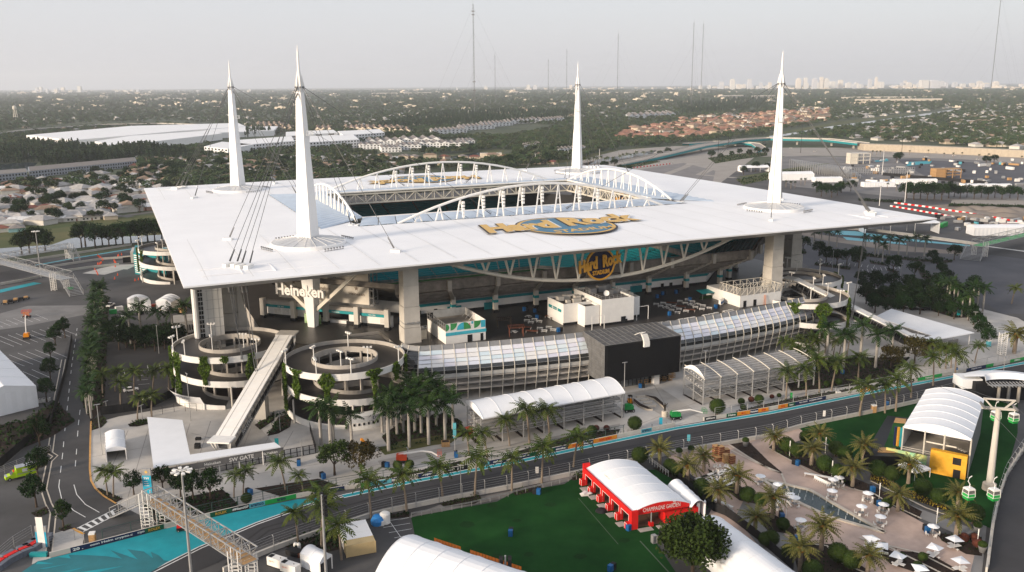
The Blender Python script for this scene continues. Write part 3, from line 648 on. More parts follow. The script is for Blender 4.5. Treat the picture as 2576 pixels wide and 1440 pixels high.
for k in range(9): b.box((-7 + .25 * sin(k * .35),-151.0 - 1.2 * sin(k / 8 * 1.4),17.9 - .42 * k),(2.0,.7,.4))
b.tube([(-8,-147,17),(-8,-150,18.4),(-6,-150,18.4),(-6,-147,17)],.12,5); b.build('loudspeaker_array',WHITEP,scr)
b = MB(); b.bz(-19,5.5,-146.5,-146,0,4); b.build('entrance_wall',WINDK,ST)
for k in range(10): MB().bz(-17 + k * 1.5,-15.8 + k * 1.5,-146.7,-146.5,.1,2.7).build('entrance_door',mat('door_glass',(.10,.11,.115),.2,var=.3),ST)
b = MB(); b.bz(-18,-4,-146.8,-146.5,3.0,3.9); b.build('entrance_sign',TEALB,ST)
b = MB(); b.bz(-1.6,0.4,-149,-147.4,0,4.1); b.build('entrance_pier',WHITEP,ST)
# ------------------------------------------------------------------ south-west concourse: bar fronts, lettering, hanging board
dg = Vector((.7071,-.7071,0)); dn = Vector((-.7071,-.7071,0))      # along and out of the diagonal corner
c0 = Vector((-91,-83.5,0))
def dbox(t0,t1,n0,n1,z0,z1,name,m_,par=ST):
 bb = MB(); P = [c0 + dg * t0 + dn * n0,c0 + dg * t1 + dn * n0,c0 + dg * t1 + dn * n1,c0 + dg * t0 + dn * n1]
 return bb.prism([tuple(p[:2]) for p in P],z0,z1).build(name,m_,par)
dbox(-25,24,-1.2,.4,19.9,21.2,'beam',CONC); dbox(-25,24,.42,.55,18.9,19.85,'teal_band',TEALB)
dbox(-25,-6,-3,-1.2,ZT,18.9,'bar_wall',WHITEP); dbox(8,24,-3,-1.2,ZT,18.9,'bar_wall',WHITEP)
dbox(-6,8,-5.5,-5,ZT,19,'bar_back',DARKF); dbox(-5,7,-2.2,-1.0,ZT,16.1,'bar_counter',WHITEP)
for t in (-22,-18.6,-15.2,-11.8,20): dbox(t,t + 2.6,-1.18,-1.1,ZT + 1.3,18.2,'shutter',mat('shutter_white',(.62,.60,.56),.6))
dbox(-25,24,-1.19,-1.05,ZT,ZT + 1.0,'skirting',DARKF)
for t in (-25,-12.5,0.5,12.5,24): dbox(t - .8,t + .8,.3,1.8,ZT,22,'pier',CONCL); dbox(t - .9,t + .9,.2,2.0,ZT,16,'plinth',DARKF)
for t,s_ in ((-18,'SW 300'),(4,'Heineken'),(18,'SW 300')): letters(s_,WHITEP,c0 + dg * t + dn * .6 + ZV(19.38),dg,(0,0,1),ST,'lettering',h=.55)
b = MB(); dbox(-7.4,-1.0,1.9,2.3,ZT,18.2,'green_mural',mat('green_mural',(.08,.30,.05),.6,scale=.9,c2=(.55,.58,.42)))
bd = dbox(-20.5,15.5,-3.6,-2.2,22.0,33.5,'hanging_board',mat('board_fabric',(.60,.55,.47),.7,var=.06,scale=.3))
BRN = mat('brown_print',(.20,.15,.11),.7)
def star(o,x,y,r,m_,par,name='star_emblem'):
 M = frame(o,x,y); bb = MB(); bb.poly([tuple(M @ Vector((cos(PI / 2 + PI / 5 * k) * r * (1 if k % 2 == 0 else .42),sin(PI / 2 + PI / 5 * k) * r * (1 if k % 2 == 0 else .42),0))) for k in range(10)]); return bb.build(name,m_,par)
for t,z in ((-14,26.0),(-6,31.5),(-2.5,26.6),(2.5,29.2),(7.5,33),(10.8,25.5)):
 o = c0 + dg * t + dn * -2.15 + ZV(z); letters('Heineken',BRN,o,dg,(0,0,1),bd,w=6.0,bold=.012); star(o + ZV(1.9) ,dg,(0,0,1),.95,BRN,bd)
b = MB()
for t in (15.7,17.2):
 for nn in (-5,-2.2): p = c0 + dg * t + dn * nn; b.beam(p + ZV(21.8),p + ZV(33.5),.3)
for z in (22,24.5,27,29.5,32,33.4):
 for nn in (-5,-2.2): b.beam(c0 + dg * 15.7 + dn * nn + ZV(z),c0 + dg * 17.2 + dn * nn + ZV(z),.2)
 b.beam(c0 + dg * 17.2 + dn * -5 + ZV(z),c0 + dg * 17.2 + dn * -2.2 + ZV(z),.2)
b.build('board_frame',GREYM,bd)
hs = thing('beer_sign','large white raised letters spelling Heineken hung before the south-west mast','sign',mtx=SM @ frame(Vector((-97.6,-83,27.6)) + dn * 3.2,dg,(0,0,1)),group=None)
letters('Heineken',WHITEP,(0,0,0),(1,0,0),(0,1,0),hs,thick=.7,bold=.03,w=18.6,h=3.9)
MB().bz(-6.5,9.5,-1.5,.2,-.9,-.5).build('backing_panel',CONCL,hs)
# the near video board seen through the roof opening and the far corner boards
b = MB(); Pq = [(72,28),(50,66)]; b.poly([(72,26,20),(48,66,20),(48,66,37),(72,26,37)]); b.build('corner_screen',BLACK,ST)
# stair tower with a strip of glass blocks, on the west side
b = MB(); b.bz(-133,-124.5,-84,-72,0,39.6); b.build('stair_tower',mat('panel_wall',(.60,.585,.55),.7,var=.05,scale=.3),ST)
b = MB()
for k in range(24):
 for q in range(2): b.bz(-131.9 + q * .75,-131.3 + q * .75,-84.12,-84.0,3 + 1.5 * k,4.2 + 1.5 * k)
b.build('glass_blocks',WINDK,ST,kind='stuff')
b = MB(); b.tube([(-133,-84.6,0),(-133,-84.6,39.8)],.9,10); b.build('downpipe',WHITEP,ST)
b = MB()
for k in range(12): b.bz(-129.6,-124.5,-84.05,-84.0,3 + 3 * k,3.07 + 3 * k)
for k in range(3): b.bz(-129.2 + k * 1.7,-129.14 + k * 1.7,-84.05,-84.0,2,39)
b.build('panel_joint',GREYM,ST)
for sg,m_ in ((-1,CONCL),(1,CONCL)):
 MB().prism([(-121.5 + sg * 2.5,-76.5),(-121.5 + sg * 6.5,-76.5),(-121.5 + sg * 6.5,-74),(-121.5 + sg * 2.5,-74)],0,lambda p: 12 if abs(p[0] + 121.5) > 4 else 34).build('buttress',m_,ST)
# ------------------------------------------------------------------ leaves
def rnd(a,b): return a + (b - a) * random.random()
def leaf_cloud(bb,pts,size,m=0,up=.35):
 for p in pts:
  p = Vector(p); n = Vector((rnd(-1,1),rnd(-1,1),rnd(-1,1) + up)); n = n.normalized() if n.length > .1 else ZV(1)
  a = n.orthogonal().normalized(); a = (a * cos(k := rnd(0,6.28)) + n.cross(a) * sin(k)); c = n.cross(a); s_ = size * rnd(.6,1.35)
  bb.poly([p - a * s_,p - c * s_ * .62,p + a * s_,p + c * s_ * .62],m)
 return bb
def ivy(P,nrm,width,drop,taper,label,n_=None,name='hanging_ivy'):      # a curtain of leaves hanging from P down a wall facing nrm
 P = Vector(P); nrm = Vector(nrm).normalized(); s_ = Vector((-nrm.y,nrm.x,0)); pts = []
 for k in range(n_ or int(width * drop * 22)):
  t = random.random() ** .9; w_ = width * (1 - t * (1 - taper)) * (.8 + .35 * sin(t * 9 + P.x)); pts.append(P + s_ * rnd(-.5,.5) * w_ + ZV(-t * drop + .5) + nrm * rnd(.05,.55))
 bb = leaf_cloud(MB(),[p - P for p in pts],.42); o = bb.build(name,VINE); o.location = P
 return tag(o,label,'ivy','ivy curtains hanging on the spiral ramps')
# ------------------------------------------------------------------ spiral ramps
LAMP_POLE = MB().tube([(0,0,0),(0,0,4.2)],.14,6).mesh('lamp_pole',WHITEP)
_b = MB().bz(-1.2,1.2,-.08,.08,4.1,4.25)
for x in (-1.0,0,1.0): _b.box((x,-.25,4.45),(.55,.6,.4),.2)
LAMP_HEAD = _b.mesh('lamp_head',WHITEP)
def ramp(label,cu,cv,Ro=17.6,Ri=9.4,ang0=-40,open_a=(10,80),lamps=(),gap=None,hue=None):
 rt = thing('spiral_ramp',label,'ramp',mtx=SM @ Matrix.Translation((cu,cv,0)),group='spiral pedestrian ramps at the stadium corners')
 N = 48
 def ring(zf,a0,a1,top):
  n = max(8,int(N * abs(a1 - a0) / 360)); A = [R(a0 + (a1 - a0) * k / n) for k in range(n + 1)]; Z = [zf(math.degrees(a)) for a in A]
  P = lambda r,dz: [(r * cos(a),r * sin(a),z + dz) for a,z in zip(A,Z)]
  MB().strip(P(Ro,0),P(Ri,0)).build('ramp_deck',DECK,rt)
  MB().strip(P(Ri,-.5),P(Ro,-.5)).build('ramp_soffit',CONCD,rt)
  w = MB(); w.strip(P(Ro + .02,-.75),P(Ro + .02,1.15)); w.strip(P(Ro + .02,1.15),P(Ro - .28,1.15)); o = w.build('outer_parapet',mat('band_paint',(.70,.68,.64),.6,var=.06,scale=.3),rt)
  w2 = MB(); w2.strip(P(Ro - .28,1.15),P(Ro - .28,0)); w2.build('parapet_lining',CONC,o)
  w = MB(); w.strip(P(Ri,1.15),P(Ri,-.6)); w.strip(P(Ri + .28,1.15),P(Ri,1.15)); w.strip(P(Ri + .28,0),P(Ri + .28,1.15)); w.build('inner_parapet',CONC,rt)
 ring(lambda a: ZT + .02,ang0,ang0 + 360 if gap is None else gap,True)
 ring(lambda a: 7.2 - 7.5 * (a - 270) / 360,270 - 290,270 + 345,False)
 for k in range(12):
  a = R(30 * k + 15); MB().box(((Ri - .25) * cos(a),(Ri - .25) * sin(a),ZT / 2),(.55,.55,ZT),a).build('ramp_pillar',CONC,rt)
 for k in (200,262,320):
  a = R(k); MB().tube([(Ro * cos(a) * 1.015,Ro * sin(a) * 1.015,0),(Ro * cos(a) * 1.015,Ro * sin(a) * 1.015,7.0)],.28,7).build('ramp_post',CONCL,rt)
 for r,a in lamps:
  rr = Ro - .15 if r else Ri + .15; o = put('lamp_post',LAMP_POLE,rt,(rr * cos(R(a)),rr * sin(R(a)),ZT + 1.1),R(a + 40)); put('lamp_head',LAMP_HEAD,o)
 MB().lathe([(0,.05),(Ri,.05)],24,(0,0,0)).build('core_floor',SOIL,rt)
 return rt
L1 = [(1,185),(1,230),(1,262),(1,318),(0,70),(0,190),(0,250),(0,300)]
ramp('spiral ramp of three dark decks right of the covered escalator',-95.5,-127.3,lamps=L1)
ramp('spiral ramp of three dark decks left of the covered escalator',-124.5,-97,17.2,9.0,lamps=[(1,150),(1,190),(1,215),(0,120),(0,230),(0,290),(1,290)])
ramp('spiral ramp beside the south-east gate, nearest of the right-hand pair',80.5,-122,17.6,9.6,lamps=[(1,20),(1,60),(1,330),(1,280),(0,20),(0,100),(0,250),(0,320)])
ramp('spiral ramp behind another at the stadium right-hand corner by the parking lot',103,-97,16,8.5,lamps=[(1,20),(1,70),(1,100),(1,340),(0,60),(0,120),(0,350)])
ramp('spiral ramp half hidden under the left corner of the white roof',-128,94,17.2,9.0,lamps=[(1,150),(1,190),(0,230),(1,240)])
IV = [(-95.5,-127.3,17.6,[(183,3.6,14,.7),(207,4.5,8.5,.4),(240,5.0,8.6,.3),(283,6.2,3,.3),(283,1.5,14,.7),(310,4,5,.5),(335,3,5,.6)],'right of the covered escalator'),
  (-124.5,-97,17.2,[(178,3,13,.8),(202,4.2,14,.6),(238,5,8.5,.3),(258,3.2,2,.5),(283,4,12,.7)],'left of the covered escalator'),
  (80.5,-122,17.6,[(222,5,4,.5),(255,7,9,.5),(302,4.6,11,.5),(342,3.5,12,.7)],'beside the south-east gate'),
  (103,-97,16,[(325,4,5,.5),(350,4,8,.7)],'at the right-hand parking lot'),(-128,94,17.2,[(178,3,12,.8),(205,3,6,.5)],'under the left roof corner')]
OR = ['first','second','third','fourth','fifth','sixth','seventh','eighth','ninth','tenth','eleventh','twelfth','thirteenth','fourteenth','fifteenth','sixteenth','seventeenth','eighteenth','nineteenth','twentieth','twenty-first','twenty-second','twenty-third','twenty-fourth','twenty-fifth','twenty-sixth']
for cu,cv,r,L,where in IV:
 for k,(a,w_,d,tp) in enumerate(L):
  n_ = SM.to_3x3() @ Vector((cos(R(a)),sin(R(a)),0)); ivy(SM @ Vector((cu + (r + .1) * cos(R(a)),cv + (r + .1) * sin(R(a)),ZT + 1)),n_,w_,d,tp,f'{OR[k]} ivy curtain from the left on the spiral ramp {where}')
# ticket office under the ramp, front wall curved
tk = thing('ticket_office','curved white ticket office with small square windows under the right spiral ramp','ticket office',mtx=SM @ Matrix.Translation((-95.5,-127.3,0)))
def arcwall(name,r,a0,a1,z0,z1,m_,par,r2=None):
 n = 16; A = [R(a0 + (a1 - a0) * k / n) for k in range(n + 1)]; r2 = r if r2 is None else r2
 return MB().strip([(r * cos(a),r * sin(a),z0) for a in A],[(r2 * cos(a),r2 * sin(a),z1) for a in A]).build(name,m_,par)
arcwall('wall',19.5,258,318,0,2.3,WHITEP,tk); arcwall('awning',19.6,256,320,2.3,4.4,TENT,tk,20.6); arcwall('roof',20.6,256,320,4.4,4.6,WHITEP,tk,17.7)
for k in range(14): a = R(262 + 4 * k); MB().box((19.55 * cos(a),19.55 * sin(a),1.7),(.12,.55,.7),a).build('window',DARKF,tk)
for a_,s_,h_,z_ in ((288,'ticketmaster',1.0,3.55),(288,'STADIUM OFFICE  WILL CALL',.42,2.65)):
 for k,ch in enumerate(s_):
  a = R(a_ + (k - len(s_) / 2) * (1.75 if h_ > .5 else 1.1))
  if ch != ' ': letters(ch,mat('navy_print',(.03,.05,.12),.6),(20.3 * cos(a),20.3 * sin(a),z_),(-sin(a),cos(a),0),(.25 * cos(a),.25 * sin(a),1),tk,h=h_ * (1.25 if ch in 'tikldbh' else 1) if h_ > .5 else h_)
tk2 = thing('ticket_office','small white ticket booth wall curling out of the left spiral ramp','ticket office',mtx=SM @ Matrix.Translation((-124.5,-97,0)))
arcwall('awning',17.8,185,235,2.0,4.6,TENT,tk2,19.6); arcwall('wall',17.6,190,235,0,2.0,WHITEP,tk2)
for k,ch in enumerate('ticketmaster'): a = R(197 + k * 2.3); letters(ch,MATS['navy_print'],(19.0 * cos(a),19.0 * sin(a),3.5),(-sin(a),cos(a),0),(.5 * cos(a),.5 * sin(a),1),tk2,h=1.0 * (1.25 if ch in 'tikldbh' else 1))
# ------------------------------------------------------------------ covered escalator bridges
def escal(label,P0,P1,w_,txts):
 e = thing('covered_escalator',label,'escalator',loc=(0,0,0)); P0,P1 = Vector(P0),Vector(P1); d = (P1 - P0).normalized(); h = Vector((d.x,d.y,0)).normalized(); s_ = Vector((-h.y,h.x,0)); n_ = d.cross(s_).normalized()
 if n_.z < 0: n_ = -n_
 def seg(name,A,B,wid,t0,t1,m_):
  nn = (B - A).normalized().cross(s_).normalized(); nn = nn if nn.z > 0 else -nn
  bb = MB(); k = [A + s_ * wid / 2 + nn * t0,B + s_ * wid / 2 + nn * t0,B - s_ * wid / 2 + nn * t0,A - s_ * wid / 2 + nn * t0]; q = [p + nn * (t1 - t0) for p in k]
  bb.v = [tuple(p) for p in k + q]; bb.f = [(0,1,2,3),(7,6,5,4),(0,4,5,1),(1,5,6,2),(2,6,7,3),(3,7,4,0)]; bb.mi = [0] * 6; return bb.build(name,m_,e)
 seg('roof',P0,P1,w_,0,.4,WHITEP); L = (P1 - P0).length
 for k in (-.62,.62): seg('roof_joint',P0 + s_ * k * w_ / 2,P1 + s_ * k * w_ / 2,.12,.4,.46,CONCL)
 for k in range(1,14): seg('roof_joint',P0.lerp(P1,k / 14),P0.lerp(P1,(k + .004) / 14),w_,.4,.44,CONCL)
 seg('landing_roof',P0 - h * 4.2 + ZV(-.1),P0,w_ + .8,0,.4,WHITEP); seg('landing_roof',P1,P1 + h * 4.5 + ZV(.2),w_ + .8,0,.4,CONCL)
 seg('truss_floor',P0 - n_ * 3.4,P1 - n_ * 3.4,w_ - .3,-.5,.0,GREYM)
 for sg in (-1,1): seg('side_wall',P0 - n_ * 2.4 + s_ * sg * (w_ / 2 - .2),P1 - n_ * 2.4 + s_ * sg * (w_ / 2 - .2),.12,-.9,.5,DARKF)
 for k in range(1,20):
  for sg in (-1,1): p = P0.lerp(P1,k / 20) + s_ * sg * (w_ / 2 - .2); MB().beam(p,p - n_ * 3.3,.16).build('post',GREYM,e)
 for A,q in ((P0 - h * 2,P0.z),(P1 + h * 3,4.0)):
  for sg in (-1,1):
   bb = MB(); bb.beam(A + s_ * sg * w_ * .45,A + s_ * sg * w_ * .25 + h * 1.2 - ZV(q),.35); bb.beam(A + s_ * sg * w_ * .45 - h * 1.5,A + s_ * sg * w_ * .25 + h * 1.0 - ZV(q),.35); bb.build('leg',WHITEP,e)
 for t,s2,hh in txts: letters(s2,WHITEP,P0.lerp(P1,t) - n_ * 2.3 - s_ * (w_ / 2 - .05),d,n_,e,h=hh)
 return e
escal('long white covered escalator climbing between two spiral ramps at the left corner',G(566,1100,5),G(716,846,19.5),5.2,[(.17,'300 LEVEL',1.15)])
escal('short grey covered escalator at the right corner descending behind the spiral ramps',G(2290,845,5),G(2003,704,19.5),4.4,[(.2,'LEVEL',1.1)])
# concrete tie-down block with planting
b = MB(); g = G(660,1050); b.prism([(g.x - 1.6,g.y - 2),(g.x + 1.6,g.y - 2),(g.x + 1.6,g.y + 2),(g.x - 1.6,g.y + 2)],0,6.2); tag(b.build('anchor_block',CONCL),'tall pale concrete anchor block for roof cables beside the escalator','anchor block')
g = G(2190,1)
# ------------------------------------------------------------------ buildings and furniture on the terrace (stadium axes, z from the deck)
def on_deck(name,label,cat,u,v,rz=0,group=None): return thing(name,label,cat,mtx=SM @ T(u,v,rz) @ Matrix.Translation((0,0,ZT)),group=group)
# bar building with the coloured mural (corner px 1121,867)
t = on_deck('bar_building','white rooftop bar building with green and blue mural near the left column','building',-63.2,-125.6)
W_,D_,H_ = 13.4,17.5,4.2
b = MB(); b.bz(0,W_,0,D_,0,H_); b.build('wall',WHITEP,t); MB().bz(.2,W_ - .2,.2,D_ - .2,H_,H_ + .06).build('roof',mat('tan_roof',(.34,.30,.25),.9,var=.15,scale=.4),t)
b = MB(); b.bz(-.05,W_ + .15,-.12,0,2.7,3.7); b.build('blue_band',mat('blue_band',(.06,.42,.52),.6),t)
par = MB().bz(0,W_,-.02,.1,H_,H_ + 2.4).build('mural_parapet',WHITEP,t)
CY,GR = mat('cyan_mural',(.05,.40,.52),.6),mat('green_mural_paint',(.05,.26,.08),.6)
def disc_sector(cx,cz,r,a0,a1,m_,nm='mural_shape'):
 n = 10; MB().poly([(cx,-.05,cz)] + [(cx + r * cos(R(a0 + (a1 - a0) * k / n)),-.05,cz + r * sin(R(a0 + (a1 - a0) * k / n))) for k in range(n + 1)]).build(nm,m_,par)
z0 = H_ + .05
disc_sector(0.05,z0 + 1.15,1.15,-90,90,GR); disc_sector(1.6,z0 + 2.3,2.2,-90,0,GR); disc_sector(6.0,z0,2.3,90,180,CY); MB().bz(6.02,6.1,-.06,-.05,z0,z0 + 2.3).build('mural_shape',GR,par)
disc_sector(6.1,z0,2.3,0,90,GR); MB().bz(8.6,9.2,-.055,-.045,z0 + 1.5,z0 + 2.3).build('mural_shape',CY,par); disc_sector(9.5,z0 + 2.3,2.3,-90,0,GR); MB().bz(11.8,13.3,-.05,-.04,z0,z0 + 2.3).build('mural_shape',CY,par)
star((7.9,-.08,z0 + 1.55),(1,0,0),(0,0,1),.3,RED,par); letters('Heineken',GR,(7.9,-.08,z0 + .9),(1,0,0),(0,0,1),par,w=1.5)
for x0,w_ in ((7.2,1.6),(11.6,.9)): MB().bz(x0,x0 + w_,-.06,.0,0,2.3).build('door',DARKF,t)
b = MB()
for k in range(10): x,y = (0,D_ * k / 9); b.beam((x,y,H_),(x,y,H_ + 2.4),.14)
for z in (H_ + 1.2,H_ + 2.4): b.beam((0,0,z),(0,D_,z),.12)
b.build('screen_frame',GALV,t)
for x in (W_,): MB().bz(W_ - .1,W_,0,D_,H_,H_ + 2.4).build('parapet',WHITEP,t)
MB().bz(2,W_,D_ - .1,D_,H_,H_ + 2.6).build('parapet',mat('clear_sheet',(.45,.45,.43),.5),t)
b = MB()
for k in range(5): y = 3 + 3 * k; b.beam((W_ - .1,y,H_ + 2.3),(W_ - 2.2,y,H_ + .1),.12)
b.build('parapet_strut',WHITEP,t)
b = MB(); b.lathe([(.6,0),(.6,.8),(.9,.9),(.9,1.3),(.01,1.5)],10,(6.5,5,H_)); b.build('roof_fan',GREYM,t)
# condenser shed beside it
t = on_deck('condenser_shed','small tan shed with two condensers and a railing beside the left column','shed',-71.5,-117)
MB().bz(0,5,0,4.5,0,3.2).build('wall',mat('tan_wall',(.48,.43,.34),.8),t); MB().bz(.5,2.2,-.06,0,0,2.4).build('door',GREYM,t)
for x in (1.0,2.6): MB().tube([(x,.5,4.1),(x,3.8,4.1)],.55,8).build('condenser',WHITEP,t)
b = MB()
for k in range(5): b.beam((k * 1.25,0,3.2),(k * 1.25,0,4.4),.1)
for z in (3.8,4.4): b.beam((0,0,z),(5,0,z),.09)
b.build('railing',WHITEP,t)
# middle kitchen block (three white volumes)
t = on_deck('kitchen_building','large white windowless kitchen block with rooftop machines in mid terrace','building',-9.3,-127.6)
RF = mat('dark_roof',(.10,.09,.085),.9,var=.3,scale=.5)
def blk(x0,x1,y0,y1,h,nm='wall'):
 o = MB().bz(x0,x1,y0,y1,0,h).build(nm,WHITEP,t); MB().bz(x0 + .3,x1 - .3,y0 + .3,y1 - .3,h,h + .05).build('roof',RF,o)
 q = MB(); q.bz(x0,x1,y0,y0 + .3,h,h + .7); q.bz(x0,x1,y1 - .3,y1,h,h + .7); q.bz(x0,x0 + .3,y0 + .3,y1 - .3,h,h + .7); q.bz(x1 - .3,x1,y0 + .3,y1 - .3,h,h + .7); q.build('parapet',WHITEP,o)
 MB().bz(x0 - .04,x1 + .04,y0 - .04,y0 + .2,0,.8).build('plinth',DARKF,o); return o
main = blk(0.6,13.2,.5,20,8.2); left = blk(-10.5,-.0,6.5,18.5,6.6); blk(-5.2,.3,1.2,6.4,6.4); blk(13.3,18.6,5.5,16,6.6)
for k in range(3): MB().bz(-10.56,-10.5,8 + k * 3.4,10.8 + k * 3.4,4.1,5.1).build('teal_stripe',TEALB,left)
letters('DOLPHINS LIVE',WHITEP,(-10.6,12.8,4.6),(0,-1,0),(0,0,1),left,h=.5)
b = MB()
for k in range(9): b.beam((.8 + 1.5 * k,.8,8.9),(.8 + 1.5 * k,.8,10),.09); b.beam((.8,.8 + 2.1 * k,8.9),(.8,.8 + 2.1 * k,10),.09); b.beam((13,.8 + 2.1 * k,8.9),(13,.8 + 2.1 * k,10),.09)
for z in (9.4,10): b.beam((.8,.8,z),(12.8,.8,z),.08); b.beam((.8,.8,z),(.8,18,z),.08); b.beam((13,.8,z),(13,18,z),.08)
b.build('roof_railing',GALV,main)
for x,y,sx,sy,sz in ((4,13,2.5,2,1.8),(8,14,3,2,2.2),(8.5,9,2.2,1.6,1.5),(11,9.5,2.2,1.6,1.5),(5.5,16.5,4,1.6,1.6),(11.5,16,2,2,2)): MB().box((x,y,8.3 + sz / 2),(sx,sy,sz)).build('roof_machine',GREYM,main)
b = MB(); b.lathe([(.01,0),(.7,.12),(1.0,.35)],12); dsh = b.build('satellite_dish',WHITEP,main); dsh.location = (5.5,6,9.6); dsh.rotation_euler = (R(75),0,R(-20))
for x,y,sx,sy,sz in ((-8,14,2.2,2,1.5),(-5,15,2.5,1.6,1.6),(-4,9.5,3,1.4,1.3),(-7,10,1.4,1.4,1),(-2,13,2,2,1.5)): MB().box((x,y,6.7 + sz / 2),(sx,sy,sz)).build('roof_machine',CONCL,left)
MB().bz(8.2,10,.4,.5,0,2.4).build('glazed_door',WINDK,main)
for x0,y0 in ((-5,-3.2),(15,1.5)):
 b = MB(); b.beam((x0,y0,0),(x0,y0,4.8),.16); b.beam((x0 + 4.6,y0,0),(x0 + 4.6,y0,4.8),.16); b.beam((x0,y0,4.8),(x0 + 4.6,y0,4.8),.16); b.build('goal_frame',WHITEP,t)
# right bar building with the open roof frame
t = on_deck('bar_building','low cream bar building with an open white roof frame near the right column','building',48.7,-126.6)
o = MB().bz(0,18.5,0,9,0,4.2).bz(0,7,9,20,0,4.2).build('wall',WHITEP,t); MB().bz(.3,18.2,.3,8.7,4.2,4.27).build('roof',CONCL,t)
b = MB()
for (x0,y0,x1,y1) in ((0,0,18.5,0),(18.5,0,18.5,12),(18.5,12,0,12),(0,12,0,0),(0,6,18.5,6)):
 n = 6
 for k in range(n + 1):
  x,y = x0 + (x1 - x0) * k / n,y0 + (y1 - y0) * k / n; b.beam((x,y,4.2),(x,y,7.0),.16)
  if k < n: b.beam((x,y,4.2),(x0 + (x1 - x0) * (k + 1) / n,y0 + (y1 - y0) * (k + 1) / n,7.0),.12)
 b.beam((x0,y0,7.0),(x1,y1,7.0),.18)
b.build('roof_frame',CREAM,t)
for x0 in (1.5,6): MB().bz(x0,x0 + 1.3,-.06,0,0,2.3).build('door',DARKF,t)
b = MB(); b.beam((10.2,-.8,0),(10.8,-.2,3.6),.1); b.beam((11,-.8,0),(11.4,-.2,3.6),.1); [b.beam((10.25 + .06 * k,-.75 + .06 * k,.4 * k),(11.05 + .04 * k,-.75 + .06 * k,.4 * k),.07) for k in range(9)]
tag(b.build('ladder',ORANGE,None),'orange ladder leaning on the cream bar building','ladder').matrix_world = SM @ T(48.7,-126.6,0) @ Matrix.Translation((0,0,ZT))
t = on_deck('awning','teal awning over a grass-skirted stall beside the right bar building','awning',46,-110); MB().poly([(-3,-2,2.4),(3,-2,2.4),(3,2.5,3.0),(-3,2.5,3.0)]).build('canopy',TEALB,t)
for x in (-2.8,2.8): MB().beam((x,-1.8,0),(x,-1.8,2.4),.12).build('post',GREYM,t)
MB().bz(-2.5,2.5,-.5,.5,0,1.1).build('counter',LEAFD,t)
for k,(x,y) in enumerate(((49.5,-122.5),(50.6,-121.6),(51.8,-120.4))):
 tt = on_deck('ice_freezer',f'{OR[k]} of three white ice freezers beside the right bar building, counted from the left','freezer',x - 4.6,y + 2,20,'ice freezers'); MB().bz(0,1.3,0,.9,0,1.7).build('cabinet',WHITEP,tt); MB().bz(.1,1.2,-.02,0,.3,1.2).build('door',BLUEBIN,tt)
# picnic tables: one master, then copies at the measured pixels
pm = MB(); pm.bz(-1.0,1.0,-.38,.38,.72,.78)
def picnic(first,x,y,label,group,rz):
 g = SMI @ G(x,y,ZT)
 if first is None:
  t = on_deck('picnic_table',label,'picnic table',g.x,g.y,rz,group); pm.build('tabletop',WHITEP,t)
  for sg in (-1,1):
   MB().bz(-1.0,1.0,sg * .75 - .14,sg * .75 + .14,.42,.47).build('bench',WHITEP,t)
   l = MB(); l.beam((sg * .75,-.75,0),(sg * .75,.25,.75),.09); l.beam((sg * .75,.75,0),(sg * .75,-.25,.75),.09); l.beam((sg * .75,-.75,.42),(sg * .75,.75,.42),.08); l.build('leg',WHITEP,t)
  return t
 return dup(first,label=label,group=group,mtx=SM @ T(g.x,g.y,rz) @ Matrix.Translation((0,0,ZT)))
PT = None; TX = lambda L,ox=1288,oy=534.6: [(ox + x / 4,oy + y / 4) for x,y in L]
railrow = TX([(70,1300),(165,1292),(305,1275),(380,1268),(455,1262),(530,1252),(655,1242),(725,1232),(800,1222),(880,1212),(1045,1195),(1100,1185),(1165,1175),(1230,1165),(1355,1148),(1425,1138),(1495,1128),(1570,1118),(1700,1095),(1760,1085),(1820,1075),(1945,1052),(2000,1042),(2055,1030),(2150,1010),(2200,1000)])
for k,(x,y) in enumerate(railrow): PT0 = picnic(PT,x,y,f'{OR[k]} white picnic table from the left along the glass terrace rail','white picnic tables along the terrace rail',24 * 0 + 5); PT = PT or PT0
mid = TX([(150,1100),(190,1120),(225,1090),(275,1110),(280,1180),(325,1205),(370,1170),(415,1195)])
for k,(x,y) in enumerate(mid): picnic(PT,x,y,'white picnic table in the small block left of the kitchen building','white picnic tables left of the kitchen building',-38)
mid = TX([(1450,935),(1495,955),(1520,925),(1575,945),(1605,995),(1665,1020),(1680,985),(1750,1005),(1690,905),(1745,925),(1765,890),(1815,910),(1845,965),(1910,985),(1920,950),(1985,975)])
for k,(x,y) in enumerate(mid): picnic(PT,x,y,'white picnic table in the large block right of the kitchen building','white picnic tables right of the kitchen building',-38)
# round picnic tables, red benches, bins, pergolas
def at_deck(x,y): g = SMI @ G(x,y,ZT); return g.x,g.y
RT0 = None
for k,(x,y) in enumerate(TX([(1550,970),(1630,960),(1800,940),(1865,935),(20,1215),(165,1060)])):
 u,v = at_deck(x,y); lab = ['round white picnic table in the right-hand block of tables','round white picnic table in the right-hand block of tables','round white picnic table in the right-hand block of tables','round white picnic table in the right-hand block of tables','round white picnic table under the wooden pergola','dark round picnic table by the left pergolas'][k]
 if RT0 is None:
  RT0 = on_deck('round_table',lab,'table',u,v,0,'round picnic tables on the terrace'); MB().lathe([(.01,.75),(.75,.75),(.75,.69)],12).build('tabletop',WHITEP,RT0); MB().tube([(0,0,0),(0,0,.7)],.08,6).build('leg',WHITEP,RT0)
  for q in range(4): MB().box((1.1 * cos(q * PI / 2),1.1 * sin(q * PI / 2),.45),(.4,.9,.06),q * PI / 2).build('bench',WHITEP,RT0)
 else: dup(RT0,label=lab,group='round picnic tables on the terrace' if k < 4 else 'lone round tables',mtx=SM @ T(u,v,0) @ Matrix.Translation((0,0,ZT)))
RB = None
